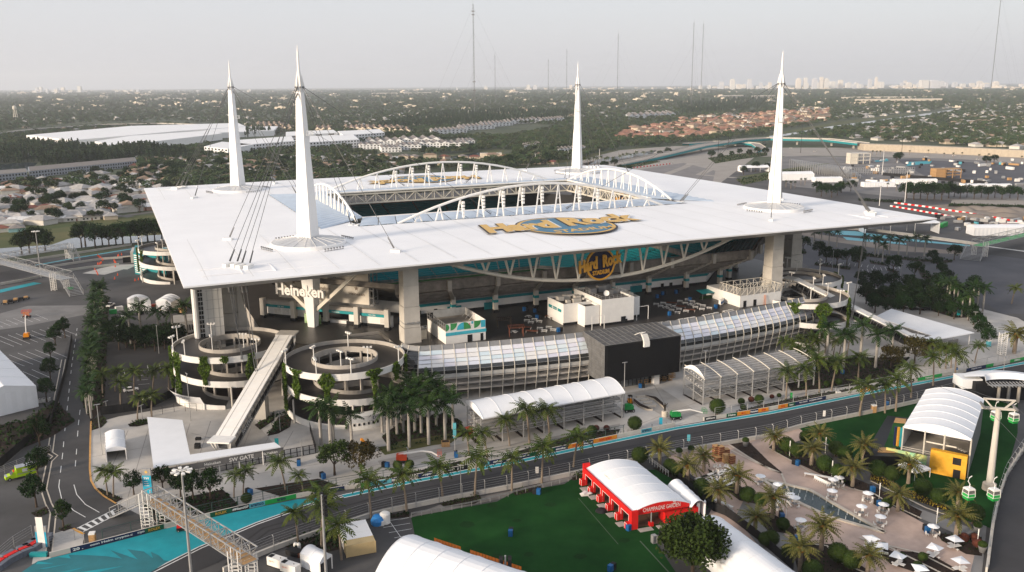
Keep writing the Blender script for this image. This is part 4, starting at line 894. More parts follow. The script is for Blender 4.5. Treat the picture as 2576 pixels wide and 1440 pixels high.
for k,(x,y) in enumerate(TX([(1600,925),(1690,960),(1785,995),(135,1170),(200,1210),(390,1060),(445,1080)])):
 u,v = at_deck(x,y); lab = ['brown slatted bench among the right-hand picnic tables, far one','brown slatted bench among the right-hand picnic tables, middle one','brown slatted bench among the right-hand picnic tables, near one','brown slatted bench beside the pergola, far one','brown slatted bench beside the pergola, near one','brown slatted bench against the kitchen building, far one','brown slatted bench against the kitchen building, near one'][k]
 if RB is None:
  RB = on_deck('slatted_bench',lab,'bench',u,v,-38,'brown slatted benches')
  for q in range(4): MB().bz(-2,2,-.75 + .38 * q,-.42 + .38 * q,.62,.7).build('slat',WOODR,RB)
  for x_ in (-1.9,1.8): MB().bz(x_,x_ + .12,-.7,.7,0,.62).build('leg',CONCL,RB)
 else: dup(RB,label=lab,mtx=SM @ T(u,v,-38) @ Matrix.Translation((0,0,ZT)))
for k,(x,y) in enumerate(TX([(-80,1155),(40,1235)])):
 u,v = at_deck(x,y); t = on_deck('pergola',['weathered dark pergola in front of the restrooms','wooden pergola over a round white table'][k],'pergola',u,v,-20)
 for a_ in (-2.2,2.2):
  for c_ in (-1.8,1.8): MB().beam((a_,c_,0),(a_,c_,3),.22).build('post',WOODR if k else BARKD,t)
 for q in range(9): MB().bz(-2.6 + .65 * q,-2.5 + .65 * q,-2.3,2.3,3.0,3.15).build('slat',WOODR if k else BARKD,t)
 for c_ in (-1.8,1.8): MB().bz(-2.6,2.6,c_ - .08,c_ + .08,2.8,3.0).build('beam',WOODR if k else BARKD,t)
BIN = None
def bin_at(P,label,rz=0,group='blue and black bin pairs'):
 global BIN
 if BIN is None:
  BIN = thing('bin_pair',label,'bins',P,rz,group); MB().bz(-.95,-.03,-.45,.45,0,1.25).build('blue_bin',BLUEBIN,BIN); MB().bz(.03,.95,-.45,.45,0,1.25).build('black_bin',DARKF,BIN)
  for x_,m_ in ((-.49,BLUEBIN),(.49,DARKF)): MB().bz(x_ - .46,x_ + .46,-.46,.46,1.25,1.4).build('lid',m_,BIN)
  return BIN
 return dup(BIN,loc=P,rz=rz,label=label,group=group)
for (x,y),lab in zip(TX([(135,990),(240,1005),(262,1070),(480,1200),(1130,1110),(1595,1035),(2060,965),(1525,830),(1660,815),(1800,890),(1470,860)]) + [(1009,1005 - 197),(921,814),(803,800),(776,785)],
  ['by the restroom shutters left of the kitchen block','by the second pier from the kitchen block','behind the left picnic tables','before the left picnic tables by the rail','at the front of the tall kitchen wall','in front of the right-hand picnic tables','near the right bar building','along the back wall under MEN','along the back wall under WOMEN','behind the right picnic tables','at a pier along the back wall','near the left column on the corner concourse','at the pier right of the green mural','at the pier left of the green mural','at the far left pier of the corner concourse']):
 bin_at(G(x,y,ZT),'blue and black bin pair ' + lab,STH)
# sign on the front lens truss
hs = thing('round_sign','round navy and gold Hard Rock Stadium sign hung from the roof edge','sign',mtx=SM @ frame((-4.6,-118.6,34.2),(1,0,0),(0,0,1)))
b = MB(); b.lathe([(0.01,.35),(5.0,.35)],40); b.build('disc',NAVY,hs); b = MB(); b.lathe([(5.55,-.5),(5.55,.5),(4.95,.5),(4.95,.3)],40); b.build('rim',GOLD,hs)
letters('Hard',GOLD,(-4.9,.2,.55),(1,.17,0),(-.15,1,0),hs,thick=.5,bold=.045,w=7.6,h=4.4,shear=.18); letters('Rock',GOLD,(4.2,1.55,.55),(1,.17,0),(-.15,1,0),hs,thick=.5,bold=.045,w=7.6,h=4.4,shear=.18)
letters('STADIUM',GOLD,(.1,-2.7,.5),(1,.06,0),(0,1,0),hs,thick=.3,bold=.03,w=6.4,h=1.5)
b = MB(); [b.beam((x,y,-.2),(x * 1.25,y,-1.2),.25) for x in (-5.4,5.4) for y in (-1,1.4)]; b.build('bracket',CREAM,hs)
i2 = thing('round_sign','gold Hard Rock sign hanging inside the far right roof opening','sign',mtx=SM @ frame((68.2,-14,38.5),(.1,-1,0),(0,0,1)))
MB().lathe([(0.01,.3),(4.6,.3)],30).build('disc',NAVY,i2); MB().lathe([(5.1,-.4),(5.1,.4),(4.6,.4)],30).build('rim',GOLD,i2)
letters('Hard',GOLD,(-4.6,.2,.5),(1,.1,0),(-.1,1,0),i2,thick=.5,bold=.045,w=7.4,h=4.2,shear=.18); letters('Rock',GOLD,(4.2,.4,.5),(1,.1,0),(-.1,1,0),i2,thick=.5,bold=.045,w=7.4,h=4.2,shear=.18)
# printed emblems on the roof: flat colour lying on the membrane
def roof_logo(cu,cv,ru,rv,rot):
 M0 = T(cu,cv,rot); z = lambda k: 43.55 + .05 * k
 em = MB().poly([tuple(M0 @ Vector((ru * 1.04 * cos(2 * PI * k / 48),rv * 1.05 * sin(2 * PI * k / 48),z(0)))) for k in range(48)]).build('roof_emblem',BLKP,roof)
 for s_,m_,k_ in ((1.0,GOLDP,1),(.93,BLUEP,2)): MB().poly([tuple(M0 @ Vector((ru * s_ * cos(2 * PI * k / 48),rv * s_ * sin(2 * PI * k / 48),z(k_)))) for k in range(48)]).build('emblem_oval',m_,em)
 f_ = lambda x,y,k: M0 @ Vector((x,y,z(k)))
 ax = M0.to_3x3() @ Vector((1,.03,0)); ay = M0.to_3x3() @ Vector((-.03,1,0))
 for x,y,w_,s_,h_ in ((-16.6,4.6,32,'Hard',19),(16.8,7,34,'Rock',19)):
  letters(s_,BLKP,f_(x,y,3),ax,ay,em,bold=.07,w=w_ + 1.6,h=h_ + 1.2,shear=.40); letters(s_,WLINE,f_(x + .5,y - .45,4),ax,ay,em,bold=.045,w=w_ + .3,h=h_,shear=.40)
  letters(s_,GOLDP,f_(x,y,5),ax,ay,em,bold=.05,w=w_,h=h_,shear=.40)
 letters('STADIUM',GOLDP,f_(1.5,-11.2,3),ax,ay,em,bold=.03,w=25,h=5.6,shear=.3)
roof_logo(-3.4,-91,17.6,19.6,0)
roof_logo(3,91,17.6,19.6,180)
# ------------------------------------------------------------------ tents and canopies
def barrel(t,P,rise,nb,m_=TENT,wall=None,drop=.35,n=12,gable=None,legs=None,leg_m=WHITEP,name='roof_panel'):
 P = [Vector(p) for p in P]         # two eave points of one gable, then the two of the other
 def arc(f):
  a,c_ = P[0].lerp(P[3],f),P[1].lerp(P[2],f)
  return [a.lerp(c_,k / n) + Vector((0,0,rise * (1 - (2 * k / n - 1) ** 2))) for k in range(n + 1)]
 for k in range(nb):
  f0,f1 = k / nb + .0015,(k + 1) / nb - .0015; bb = MB(); rows_ = [arc(f0 + (f1 - f0) * q / 3) for q in range(4)]
  for q in (1,2): rows_[q] = [p - ZV(.05) for p in rows_[q]]
  for q in range(3): bb.strip(rows_[q],rows_[q + 1])
  bb.strip([p - ZV(.12) for p in rows_[3]],[p - ZV(.12) for p in rows_[0]])
  o = bb.build(name,m_,t,smooth=False)
 b = MB()
 for k in range(nb + 1): b.tube([p + ZV(.03) for p in arc(k / nb)],.07,4)
 b.build('roof_rib',m_,t,smooth=False)
 dn = ZV(-drop); b = MB()
 for a,c_ in ((P[0],P[3]),(P[1],P[2])): b.poly([a + dn,c_ + dn,c_,a])
 b.build('valance',m_,t)
 if gable is not None:
  for f in (0,1):
   if gable[f]:
    A = arc(f); MB().poly(A + [A[-1] + dn * 1.1,A[0] + dn * 1.1]).build('gable',gable[f],t)
 if wall:
  for k,(a,c_) in enumerate(((P[0],P[1]),(P[1],P[2]),(P[2],P[3]),(P[3],P[0]))):
   if wall[k]:
    nbb = max(2,round((c_ - a).length / 5)); bb = MB()
    for q in range(nbb * 4):
     p0,p1 = a.lerp(c_,q / (nbb * 4)),a.lerp(c_,(q + 1) / (nbb * 4)); o_ = (c_ - a).normalized().cross(ZV(1)) * (.12 if q % 2 else 0)
     o2 = (c_ - a).normalized().cross(ZV(1)) * (0 if q % 2 else .12)
     bb.poly([Vector((p0.x,p0.y,.05)) + o_,Vector((p1.x,p1.y,.05)) + o2,p1 + o2,p0 + o_])
    bb.build('side_wall',wall[k],t)
 if legs:
  for k in range(legs + 1):
   for a,c_ in ((P[0],P[3]),(P[1],P[2])): p = a.lerp(c_,k / legs); MB().beam((p.x,p.y,0),p,.22).build('leg',leg_m,t)
 return arc
def eave(px,z): return [G(x,y,z) for x,y in px]
# big white tent cut by the bottom edge
t = thing('event_tent','huge white curved tent roof cut off by the bottom edge of the picture','tent')
P = [G(945,1440,5),G(1069,1358,5)]; ax = (G(1269,1425,5) - G(1069,1358,5)).normalized() * 40; P += [P[1] + ax,P[0] + ax]
barrel(t,P,3.6,8,wall=[TENT,TENT,None,None],gable=(TENT,None))
wp = MB();
for k in range(9): a = P[1] + ax * (.05 + .0185 * k); c_ = P[1] + ax * (.05 + .0185 * (k + .9)); MB().poly([a + Vector((.25,.2,.1)),c_ + Vector((.25,.2,.1)),c_ + Vector((.25,.2,.9)),a + Vector((.25,.2,.9))]).build('wooden_panel',ORANGE,t)
for k in range(16): a = P[1] + ax * (.27 + .0185 * k); c_ = P[1] + ax * (.27 + .0185 * (k + .9)); MB().poly([a + Vector((.25,.2,.1)),c_ + Vector((.25,.2,.1)),c_ + Vector((.25,.2,.9)),a + Vector((.25,.2,.9))]).build('wooden_panel',ORANGE,t)
t = thing('event_tent','small white lean-to tent against the corner of the huge bottom tent','tent'); P = [G(992,1385,3.2),G(995,1376,3.2),G(1028,1359,3.2),G(1024,1367,3.2)]
barrel(t,P,.5,1,legs=1)
# long tent at the lower right
t = thing('event_tent','long white curved tent behind the round green tree at the bottom right','tent')
P = [G(1723,1338,4),G(1823,1309,4)]; ax = (G(1995,1436,4) - G(1823,1309,4)); ax = ax.normalized() * (ax.length + 18); P += [P[1] + ax,P[0] + ax]
barrel(t,P,2.2,7,wall=[TENT,TENT,None,TENT],gable=(TENT,None))
# red garden tent
t = thing('champagne_tent','white-roofed red tent lettered CHAMPAGNE GARDEN standing on the lawn','tent')
ze = 3.8; P = [G(1473,1180,ze),G(1603,1163,ze),G(1734,1266,ze),G(1592,1290,ze)]
arc = barrel(t,[P[0],P[1],P[2],P[3]],1.45,5,gable=(TENT,None))
A = arc(1); f = (P[2] - P[3]).normalized(); out = Vector((f.y,-f.x,0)); out = out if out.y < 0 else -out
MB().poly([p + out * .12 for p in A] + [P[2] + out * .12 + ZV(-.75),P[3] + out * .12 + ZV(-.75)]).build('gable',RED,t)
letters('CHAMPAGNE GARDEN',WHITEP,(P[2] + P[3]) / 2 + out * .2 + ZV(.22),f,(0,0,1),t,w=(P[2] - P[3]).length * .66,h=.95)
e = (P[3] - P[0]); L = e.length; e = e.normalized(); o2 = Vector((e.y,-e.x,0)); o2 = o2 if o2.x < 0 else -o2
def red_wall(s0,s1,z0,z1,th=.5,off=0,m_=RED,name='red_pier'):
 p = [P[0] + e * s0 + o2 * off,P[0] + e * s1 + o2 * off,P[0] + e * s1 + o2 * (off + th),P[0] + e * s0 + o2 * (off + th)]; return MB().prism([tuple(q[:2]) for q in p],z0,z1).build(name,m_,t)
nd = 5; sw = L / (nd + .18)
red_wall(0,L + .4,2.9,ze + .25,.5,0,RED,'fascia')
for k in range(nd + 1):
 s = k * sw - .1; pr = red_wall(s,s + 1.15,0,2.95,.5); lo = red_wall(s,s + 1.15,0,1.5,1.0,.52,RED,'red_plinth')
 for q,z_ in ((.52,2.95),(1.54,1.5)):
  for s_ in (s + .02,s + 1.1): p = P[0] + e * s_ + o2 * q; MB().beam((p.x,p.y,0),(p.x,p.y,z_),.07).build('white_edging',WHITEP,pr)
 p0,p1 = P[0] + e * s + o2 * 1.54,P[0] + e * (s + 1.15) + o2 * 1.54; MB().beam((p0.x,p0.y,1.5),(p1.x,p1.y,1.5),.07).build('white_edging',WHITEP,pr)
 if k < nd: p = P[0] + e * (s + 1.15) + o2 * .54; q = P[0] + e * (s + sw) + o2 * .54; MB().beam((p.x,p.y,2.92),(q.x,q.y,2.92),.07).build('white_edging',WHITEP,pr)
MB().prism([tuple((P[3] + o2 * .6)[:2]),tuple((P[3] + o2 * .6 + e * .6)[:2]),tuple((P[3] + f * 1.0 + e * .6)[:2]),tuple((P[3] + f * 1.0)[:2])],0,ze + .5).build('red_corner',RED,t)
MB().prism([tuple((P[0] + o2 * .55)[:2]),tuple((P[0] + o2 * .55 - e * .5)[:2]),tuple((P[0] + f * 1.2 - e * .5)[:2]),tuple((P[0] + f * 1.2)[:2])],0,ze + 1.3).build('red_corner',RED,t)
W = (P[2] - P[3]).length
fl = [P[0],P[1],P[2],P[3]]; MB().poly([(p.x,p.y,.12) for p in fl]).build('floor_boards',mat('brown_floor',(.14,.08,.05),.8,var=.25,scale=1.5),t)
MB().poly([tuple(P[1]),tuple(P[2]),(P[2].x,P[2].y,0),(P[1].x,P[1].y,0)]).build('back_wall',DARKF,t); MB().poly([tuple(P[0]),tuple(P[1]),(P[1].x,P[1].y,0),(P[0].x,P[0].y,0)]).build('back_wall',DARKF,t)
q0 = P[3] + f * W * .56 + out * .2; q1 = P[2] + f * 2.2 + out * .2
bx = MB().prism([tuple(q0[:2]),tuple(q1[:2]),tuple((q1 - out * 3)[:2]),tuple((q0 - out * 3)[:2])],0,2.5).build('red_bar',RED,t)
letters('CHAMPAGNE GARDEN',WHITEP,q0 + f * 2.2 + out * .06 + ZV(1.75),f,(0,0,1),bx,w=2.2)
for k,z_ in enumerate((1.15,.75)): MB().box(tuple(q0 + f * 2.2 + out * .06 + ZV(z_)),(.7,.04,.14),math.atan2(f.y,f.x)).build('white_mark',WHITEP,bx)
pp = P[3] + f * W * .32 + out * .1; MB().beam((pp.x,pp.y,0),(pp.x,pp.y,ze - .6),.22).build('post',GALV,t); MB().box((pp.x,pp.y,.45),(.9,.9,.9),math.atan2(f.y,f.x)).build('red_ballast',RED,t)
for s_ in (.18,.5): p = P[3] + f * W * s_ + out * 1.4; MB().box((p.x,p.y,.1),(3.2,1.5,.12),math.atan2(f.y,f.x)).build('ramp_plate',CONC,t)
for k in range(nd): p = P[0] + e * (k * sw + sw * .62) + o2 * 1.5; MB().box((p.x,p.y,.1),(2.0,1.8,.1),math.atan2(e.y,e.x)).build('ramp_plate',CONC,t)
letters('CHANDON',GOLD,P[0] + e * L * .52 + o2 * .56 + ZV(ze - .35),e * (1 if e.x > 0 else -1),(0,0,1),t,w=2.6)
t = thing('annex_tent','low white barrel tent annexed behind the red garden tent','tent')
barrel(t,[G(1680,1222,3.2),G(1718,1215,3.2),G(1775,1268,3.2),G(1740,1277,3.2)],1.2,4,wall=[TENT,TENT,None,None],gable=(TENT,None))
g = G(1748,1278,3); MB().prism([tuple(G(1752,1298)[:2]),tuple(G(1760,1296)[:2]),tuple(G(1756,1290)[:2])],0,3.0).build('curtain',TENT,t); MB().prism([tuple(G(1768,1295)[:2]),tuple(G(1775,1293)[:2]),tuple(G(1772,1288)[:2])],0,3.0).build('curtain',TENT,t)
# small tents
def marquee(label,px,z,rise,nb,cat='tent',wall=(TENT,TENT,TENT,TENT),gable=(TENT,TENT),name='small_tent'):
 t = thing(name,label,cat); barrel(t,eave(px,z),rise,nb,wall=list(wall),gable=gable,legs=1); return t
marquee('small white tent with an open dark front on the plaza by the left road',[(266,1134),(316,1128),(312,1084),(264,1090)],3.2,.7,2,wall=(None,TENT,TENT,TENT))
marquee('white open-sided storage tent beside the tall light pole at the bottom',[(756,1392),(792,1374),(834,1396),(804,1417)],3.0,.9,2,wall=(TENT,None,None,TENT))
marquee('white workshop tent with a rounded roof, left one of a pair behind the palms',[(320,757),(378,757),(374,749),(320,751)],4.5,1.6,3)
marquee('cream workshop tent, right one of a pair behind the palms',[(392,757),(430,762),(452,749),(412,745)],4.5,1.2,3)
t = thing('warehouse_tent','large white ridged tent roof cut by the left edge beside the road','tent'); P = eave([(-70,1010),(91,972),(-10,872),(-150,900)],6.5)
barrel(t,P,2.4,5,wall=[TENT,TENT,None,None],n=2,gable=(TENT,TENT))
b = MB(); b.box(tuple(G(70,1012,1)),(5,2,1.4),-.3); tag(b.build('cooling_unit',WHITEP),'white cooling unit on the ground beside the left tent wall','cooling unit')
for k in range(7): x,y = 66 + k * 9,1013 - k * 1.6; bb = MB().box((0,0,.5),(1.3,1.3,1.0)); bb.lathe([(.01,1.02),(.45,1.02)],10,(0,0,0),1); o = bb.build('fan_unit',[WHITEP,DARKF]); o.location = G(x,y + 6); tag(o,f'{OR[k]} fan unit from the left in the row below the left tent','fan unit','fan units behind the left tent')
# gate canopies
def canopy(label,px,z,posts,gate,names,text,cat='canopy'):
 t = thing('gate_canopy',label,cat); pts = [tuple(G(x,y,z)[:2]) for x,y in px]; MB().prism(pts,z - .3,z).build('roof_sheet',TENT,t)
 for x,y in posts: p = G(x,y,z - .3); MB().beam((p.x,p.y,0),(p.x,p.y,z - .3),.22).build('post',WHITEP,t)
 a,c_ = G(*gate[0]),G(*gate[1]); n_ = max(6,round((c_ - a).length / 1.6)); d = (c_ - a).normalized()
 for k in range(n_):
  p0,p1 = a.lerp(c_,k / n_),a.lerp(c_,(k + .92) / n_); bb = MB()
  for p in (p0,p1): bb.beam((p.x,p.y,0),(p.x,p.y,2.6),.12)
  for z_ in (.1,1.3,2.5): bb.beam((p0.x,p0.y,z_),(p1.x,p1.y,z_),.12)
  for q in range(1,5): p = p0.lerp(p1,q / 5); bb.beam((p.x,p.y,0),(p.x,p.y,2.5),.04)
  bb.build('gate_leaf',DARKF,t)
 u = Vector((-d.y,d.x,0)) * (-.05 if (Vector((-d.y,d.x,0))).y > 0 else .05)
 f1 = .78 if len(text) > 1 else 1
 bd = MB().prism([tuple(p[:2]) for p in (a + u * 22,a.lerp(c_,f1) + u * 22,a.lerp(c_,f1) + u * 20,a + u * 20)],2.2,3.75).build('sign_band',mat('mesh_grey',(.15,.145,.14),.6),t)
 for s_,f_,h_ in text: letters(s_,WHITEP,a.lerp(c_,f_) + u * 23 + ZV(2.95),d,(0,0,1),bd,h=h_,bold=.02)
 return t
canopy('L-shaped flat white canopy of the SW gate at the left plaza',[(370,1049),(459,1057),(478,1144),(691,1113),(706,1124),(386,1177)],4.4,[(374,1062),(400,1172),(450,1164),(500,1157),(550,1149),(600,1141),(660,1132),(702,1124),(462,1066),(472,1120)],((398,1215),(795,1141)),'gate',[('Heineken',.33,.75),('SW GATE',.51,1.05),('Heineken',.69,.75)])
canopy('angular flat white canopy of the SE gate among the right palms',[(2242,777),(2451,837),(2307,863),(2277,860),(2345,845),(2201,797)],5.0,[(2246,779),(2440,838),(2400,845),(2355,853),(2309,861),(2280,858),(2210,798),(2310,833)],((2312,893),(2402,876)),'gate',[('SE GATE',.55,1.1)])
# ------------------------------------------------------------------ hospitality stands
def bayframe(t,A,B,depth,levels,nb,roofz,back,name='post'):
 d = (B - A).normalized(); bk = Vector((-d.y,d.x,0)); bk = bk if bk.y > 0 else -bk
 for k in range(nb + 1):
  p = A.lerp(B,k / nb)
  for q in range(3):
   r = p + bk * depth * q / 2; hh = roofz if q < 2 else back; MB().beam((r.x,r.y,0),(r.x,r.y,hh),.34).build('post',GALV,t)
 for z in levels:
  for q in range(9):
   o = bk * depth * q / 8; a,c_ = A + o,B + o; MB().beam((a.x,a.y,z + q * .18 * (1 if z > 3 else .3)),(c_.x,c_.y,z + q * .18 * (1 if z > 3 else .3)),.26).build('floor_joist',GALV,t)
  for k in range(nb + 1):
   p = A.lerp(B,k / nb); MB().beam((p.x,p.y,z),(p.x + bk.x * depth,p.y + bk.y * depth,z + 1.2),.2).build('cross_beam',GALV,t)
   if k < nb: m_ = A.lerp(B,(k + .5) / nb) + bk * depth * .35; MB().box((m_.x,m_.y,z + .6),(2.6,1.1,.12),math.atan2(d.y,d.x)).build('deck_board',GALV,t)
  for h in (.5,1.0): MB().beam((A.x,A.y,z + h),(B.x,B.y,z + h),.07).build('guard_rail',GALV,t)
 for k in range(nb + 1):
  p = A.lerp(B,k / nb) + bk * depth * .5; MB().box((p.x,p.y,.04),(.9,depth,.05),math.atan2(d.y,d.x)).build('mud_sill',SOIL,t)
 return d,bk
STG = mat('stand_steel',(.46,.45,.44),.5,metal=.2,var=.12)
t = thing('roofed_stand','open steel hospitality stand under a long white curved roof','stand'); A,B = G(1210,1121),G(1564,1052)
d,bk = bayframe(t,A,B,9,(2.4,5.2),7,8.2,8.2)
for q in range(6):
 for z in (2.9,5.7): o = bk * (1.5 + 1.3 * q) + ZV(z + q * .3); MB().beam(A + o,B + o,.4).build('bleacher_beam',STG,t)
barrel(t,[A + ZV(8.2) - bk * 1.5,A + bk * 10 + ZV(9.2),B + bk * 10 + ZV(9.2),B - bk * 1.5 + ZV(8.2)],1.7,8,gable=(TENT,TENT))
t = thing('bare_stand','unroofed steel hospitality stand with bare curved ribs beside the big screen','stand'); A,B = G(1768,1019),G(2046,970)
d,bk = bayframe(t,A,B,10,(2.4,4.6,7.0),7,8.2,8.6)
for k in range(8):
 p = A.lerp(B,k / 7); pts = [p + bk * (10.5 * q / 8 - .5) + ZV(8.0 + 3.2 * (q / 8) - 1.6 * (q / 8) ** 2) for q in range(9)]; MB().tube(pts,.15,5).build('roof_rib',CREAM,t)
for q in range(7):
 for z in (5.0,7.6): o = bk * (1.2 + 1.35 * q) + ZV(z + q * .22); MB().beam(A + o,B + o,.5).build('bleacher_beam',STG,t)
pts = [A + bk * (11 * q / 10 - .5) - d * .1 + Vector((0,0,8.4 + 2.4 * (1 - (2 * q / 10 - 1) ** 2))) for q in range(11)]; MB().poly(pts + [p - Vector((0,0,1.5 * (1 - (2 * k / 10 - 1) ** 2))) for k,p in list(enumerate(pts))[::-1]][1:-1]).build('gable_fabric',TENT,t)
# ------------------------------------------------------------------ trackside wall with its boards, catch fences
def board_text(s): return s
BOARDS = {'N': (NAVYB,WHITEP),'G': (GREEND,GOLD),'Y': (YELB,WHITEP),'T': (TEALM,NAVYB),'B': (BLACK,WHITEP),'E': (GREENB,WHITEP),'W': (WHITEP,RED),'C': (CONCL,None),'L': (GREENB,NAVYB),'R': (YELB,RED),'H': (GREEND,WHITEP)}
def wall_line(name,label,cat,path,h,segs,off=0.0,th=.4,face=1):
 t = thing(name,label,cat); P = [G(x,y) for x,y in path]; acc = [0]
 for a,c_ in zip(P,P[1:]): acc.append(acc[-1] + (c_ - a).length)
 def at(s):
  s = max(0,min(acc[-1] - 1e-4,s)); i = max(k for k in range(len(acc)) if acc[k] <= s); i = min(i,len(P) - 2); return P[i].lerp(P[i + 1],(s - acc[i]) / (acc[i + 1] - acc[i]))
 L = acc[-1]; n = max(1,round(L / 4.2))
 for k in range(n):
  a,c_ = at(L * k / n + .03),at(L * (k + 1) / n - .03); d = (c_ - a).normalized(); s_ = Vector((-d.y,d.x,0)); MB().prism([tuple(p[:2]) for p in (a,c_,c_ + s_ * th,a + s_ * th)],0,h).build('barrier_block',CONCL,t)
 return t,at,L,acc
FARW = [(125,1404),(220,1381),(410,1331),(585,1289),(749,1253),(1039,1206),(1298,1157),(1553,1103),(1698,1073)]
t,at,L,acc = wall_line('barrier_wall','concrete trackside wall with sponsor boards running below the plaza on the left','barrier wall',FARW,1.1,None)
def near_s(at,L,x,y):      # arc length of the wall point nearest the pixel
 g = G(x,y); return min((((at(L * k / 400) - g).length,L * k / 400) for k in range(401)))[1]
def board(at,L,x0,y0,x1,y1,code,s,t):
 s0,s1 = near_s(at,L,x0,y0),near_s(at,L,x1,y1); bgm,fg = BOARDS[code]; n = max(1,round((s1 - s0) / 6))
 a,c_ = at(s0),at(s1); d = (c_ - a).normalized(); o = Vector((d.y,-d.x,0)) * .06; o = o if o.y < 0 else -o
 bd = MB().prism([tuple(p[:2]) for p in (a + o * .4,c_ + o * .4,c_ + o,a + o)],.02,1.14).build('sponsor_board',bgm,t)
 if s and fg: letters(s,fg,(a + c_) / 2 + o * 1.3 + ZV(.58),d,(0,0,1),bd,h=.62,bold=.03,w=min((s1 - s0) * .92,.52 * len(s) * .95))
BL = [(178,1392,215,1382,'N','20 .'),(215,1382,345,1349,'N','com Heim crypto.c'),(345,1349,366,1344,'N','crypto'),(366,1344,412,1331,'G','ROLEX'),(530,1303,585,1289,'G','ROLEX'),(585,1289,628,1279,'B','#MiamiGP'),(628,1279,668,1270,'T','aramco'),(668,1270,750,1253,'L','aram'),(790,1246,866,1233,'N','crypto ar'),(908,1226,930,1222,'E',''),(930,1222,984,1214,'T','aramco'),(984,1214,1010,1210,'N','PIRELLI'),(1050,1203,1095,1194,'N','crypto'),(1115,1190,1175,1180,'B','CO  J F1'),(1212,1173,1232,1169,'T','ar'),(1232,1169,1272,1161,'N','neken'),(1298,1157,1332,1150,'N','pto.com'),(1332,1150,1395,1137,'H','ekeren'),(1395,1137,1430,1130,'N','eineken'),(1430,1130,1468,1121,'R','ROLY'),(1468,1121,1492,1116,'N','ineker'),(1492,1116,1552,1103,'R','com aram'),(1582,1097,1612,1091,'C',''),(1612,1091,1640,1085,'T','aramco'),(1640,1085,1672,1079,'C','')]
for B_ in BL: board(at,L,*B_,t)
letters('0.0',WHITEP,at(near_s(at,L,1656,1082)) + Vector((.02,-.12,.6)),(at(L) - at(L * .95)),(0,0,1),t,h=.5)
FARW2 = [(1770,1060),(1932,1034),(2207,979),(2330,955),(2420,938),(2576,906),(2700,880)]
t2,at2,L2,_a = wall_line('barrier_wall','concrete trackside wall with sponsor boards running below the palms on the right','barrier wall',FARW2,1.1,None)
for B_ in [(1772,1060,1802,1055,'B','#Miami'),(1826,1051,1852,1046,'H','Heine'),(1852,1046,1885,1041,'R','M C'),(1885,1041,1906,1037,'N','Heineken'),(1906,1037,1932,1033,'R','ARM'),(1957,1029,1981,1024,'R','DHL'),(1981,1024,2000,1020,'H','ken'),(2000,1020,2078,1005,'N','to.com  crypto.com'),(2166,988,2190,983,'Y','arami'),(2190,983,2240,972,'N','com Heine'),(2280,966,2300,962,'B','crypto'),(2310,960,2370,948,'E','Heineken'),(2430,936,2480,926,'N','crypto.com'),(2480,926,2500,922,'E',''),(2540,913,2576,906,'E','aramco')]: board(at2,L2,*B_,t2)
NEARW = [(560,1440),(644,1402),(670,1390),(794,1345),(944,1296),(1107,1262),(1288,1228),(1428,1198),(1600,1160),(1713,1138),(1932,1100),(2019,1074),(2182,1041),(2307,1013),(2420,985)]
t3,at3,L3,_a = wall_line('barrier_wall','bare concrete trackside wall on the near side of the track','barrier wall',NEARW,1.1,None,th=-.5)
EASTW = [(2576,1128),(2528,1200),(2510,1255),(2493,1330),(2478,1440)]
t4,at4,L4,_a = wall_line('barrier_wall','curving concrete track wall beside the cable car pylon at the right edge','barrier wall',EASTW,1.1,None)
def fence(name,label,at,L,s0,s1,off,h,step,m_,wires=5,lean=.5,cat='fence',mesh=None,group=None,post_r=.09):
 t = thing(name,label,cat,group=group); n = max(2,round((s1 - s0) / step)); prev = None
 for k in range(n + 1):
  p = at(s0 + (s1 - s0) * k / n); q = at(min(L,s0 + (s1 - s0) * k / n + .5)); q0 = at(max(0,s0 + (s1 - s0) * k / n - .5)); d = (q - q0).normalized(); s_ = Vector((-d.y,d.x,0)); s_ = s_ if s_.y > 0 else -s_
  p = p + s_ * off; tp = p + ZV(h); t2_ = tp - s_ * lean * (1 if off > 0 else -1) + ZV(lean * .6); MB().tube([p,tp,t2_],post_r,5).build('post',m_,t)
  if prev is not None:
   b = MB()
   for wv in range(wires): z = .9 + (h - .9) * wv / (wires - 1); b.beam(prev[0] + ZV(z),p + ZV(z),.035)
   b.beam(prev[2],t2_,.05); b.build('fence_wire',m_,t)
   if mesh: MB().poly([prev[0] + ZV(.05),p + ZV(.05),p + ZV(h),prev[0] + ZV(h)]).build('fence_screen',mesh,t)
  prev = (p,tp,t2_)
 return t
GRN = mat('green_steel',(.05,.085,.075),.5,metal=.2)
fence('catch_fence','tall catch fence along the plaza side of the track on the left',at,L,near_s(at,L,260,1371),near_s(at,L,1570,1100),.5,3.2,5.6,GRN)
fence('catch_fence','tall catch fence along the plaza side of the track on the right',at2,L2,4,L2 * .96,.5,3.2,5.6,GALV)
fence('catch_fence','tall catch fence along the near side of the track',at3,L3,6,L3 * .98,-.5,3.2,5.6,GALV)
fence('catch_fence','tall catch fence on the curving wall at the right edge',at4,L4,1,L4 * .98,-.5,3.0,4.0,GALV)
def px_line(path):
 P = [G(x,y) for x,y in path]; acc = [0]
 for a,c_ in zip(P,P[1:]): acc.append(acc[-1] + (c_ - a).length)
 def at(s):
  s = max(0,min(acc[-1] - 1e-4,s)); i = max(k for k in range(len(acc)) if acc[k] <= s); i = min(i,len(P) - 2); return P[i].lerp(P[i + 1],(s - acc[i]) / (acc[i + 1] - acc[i]))
 return at,acc[-1]
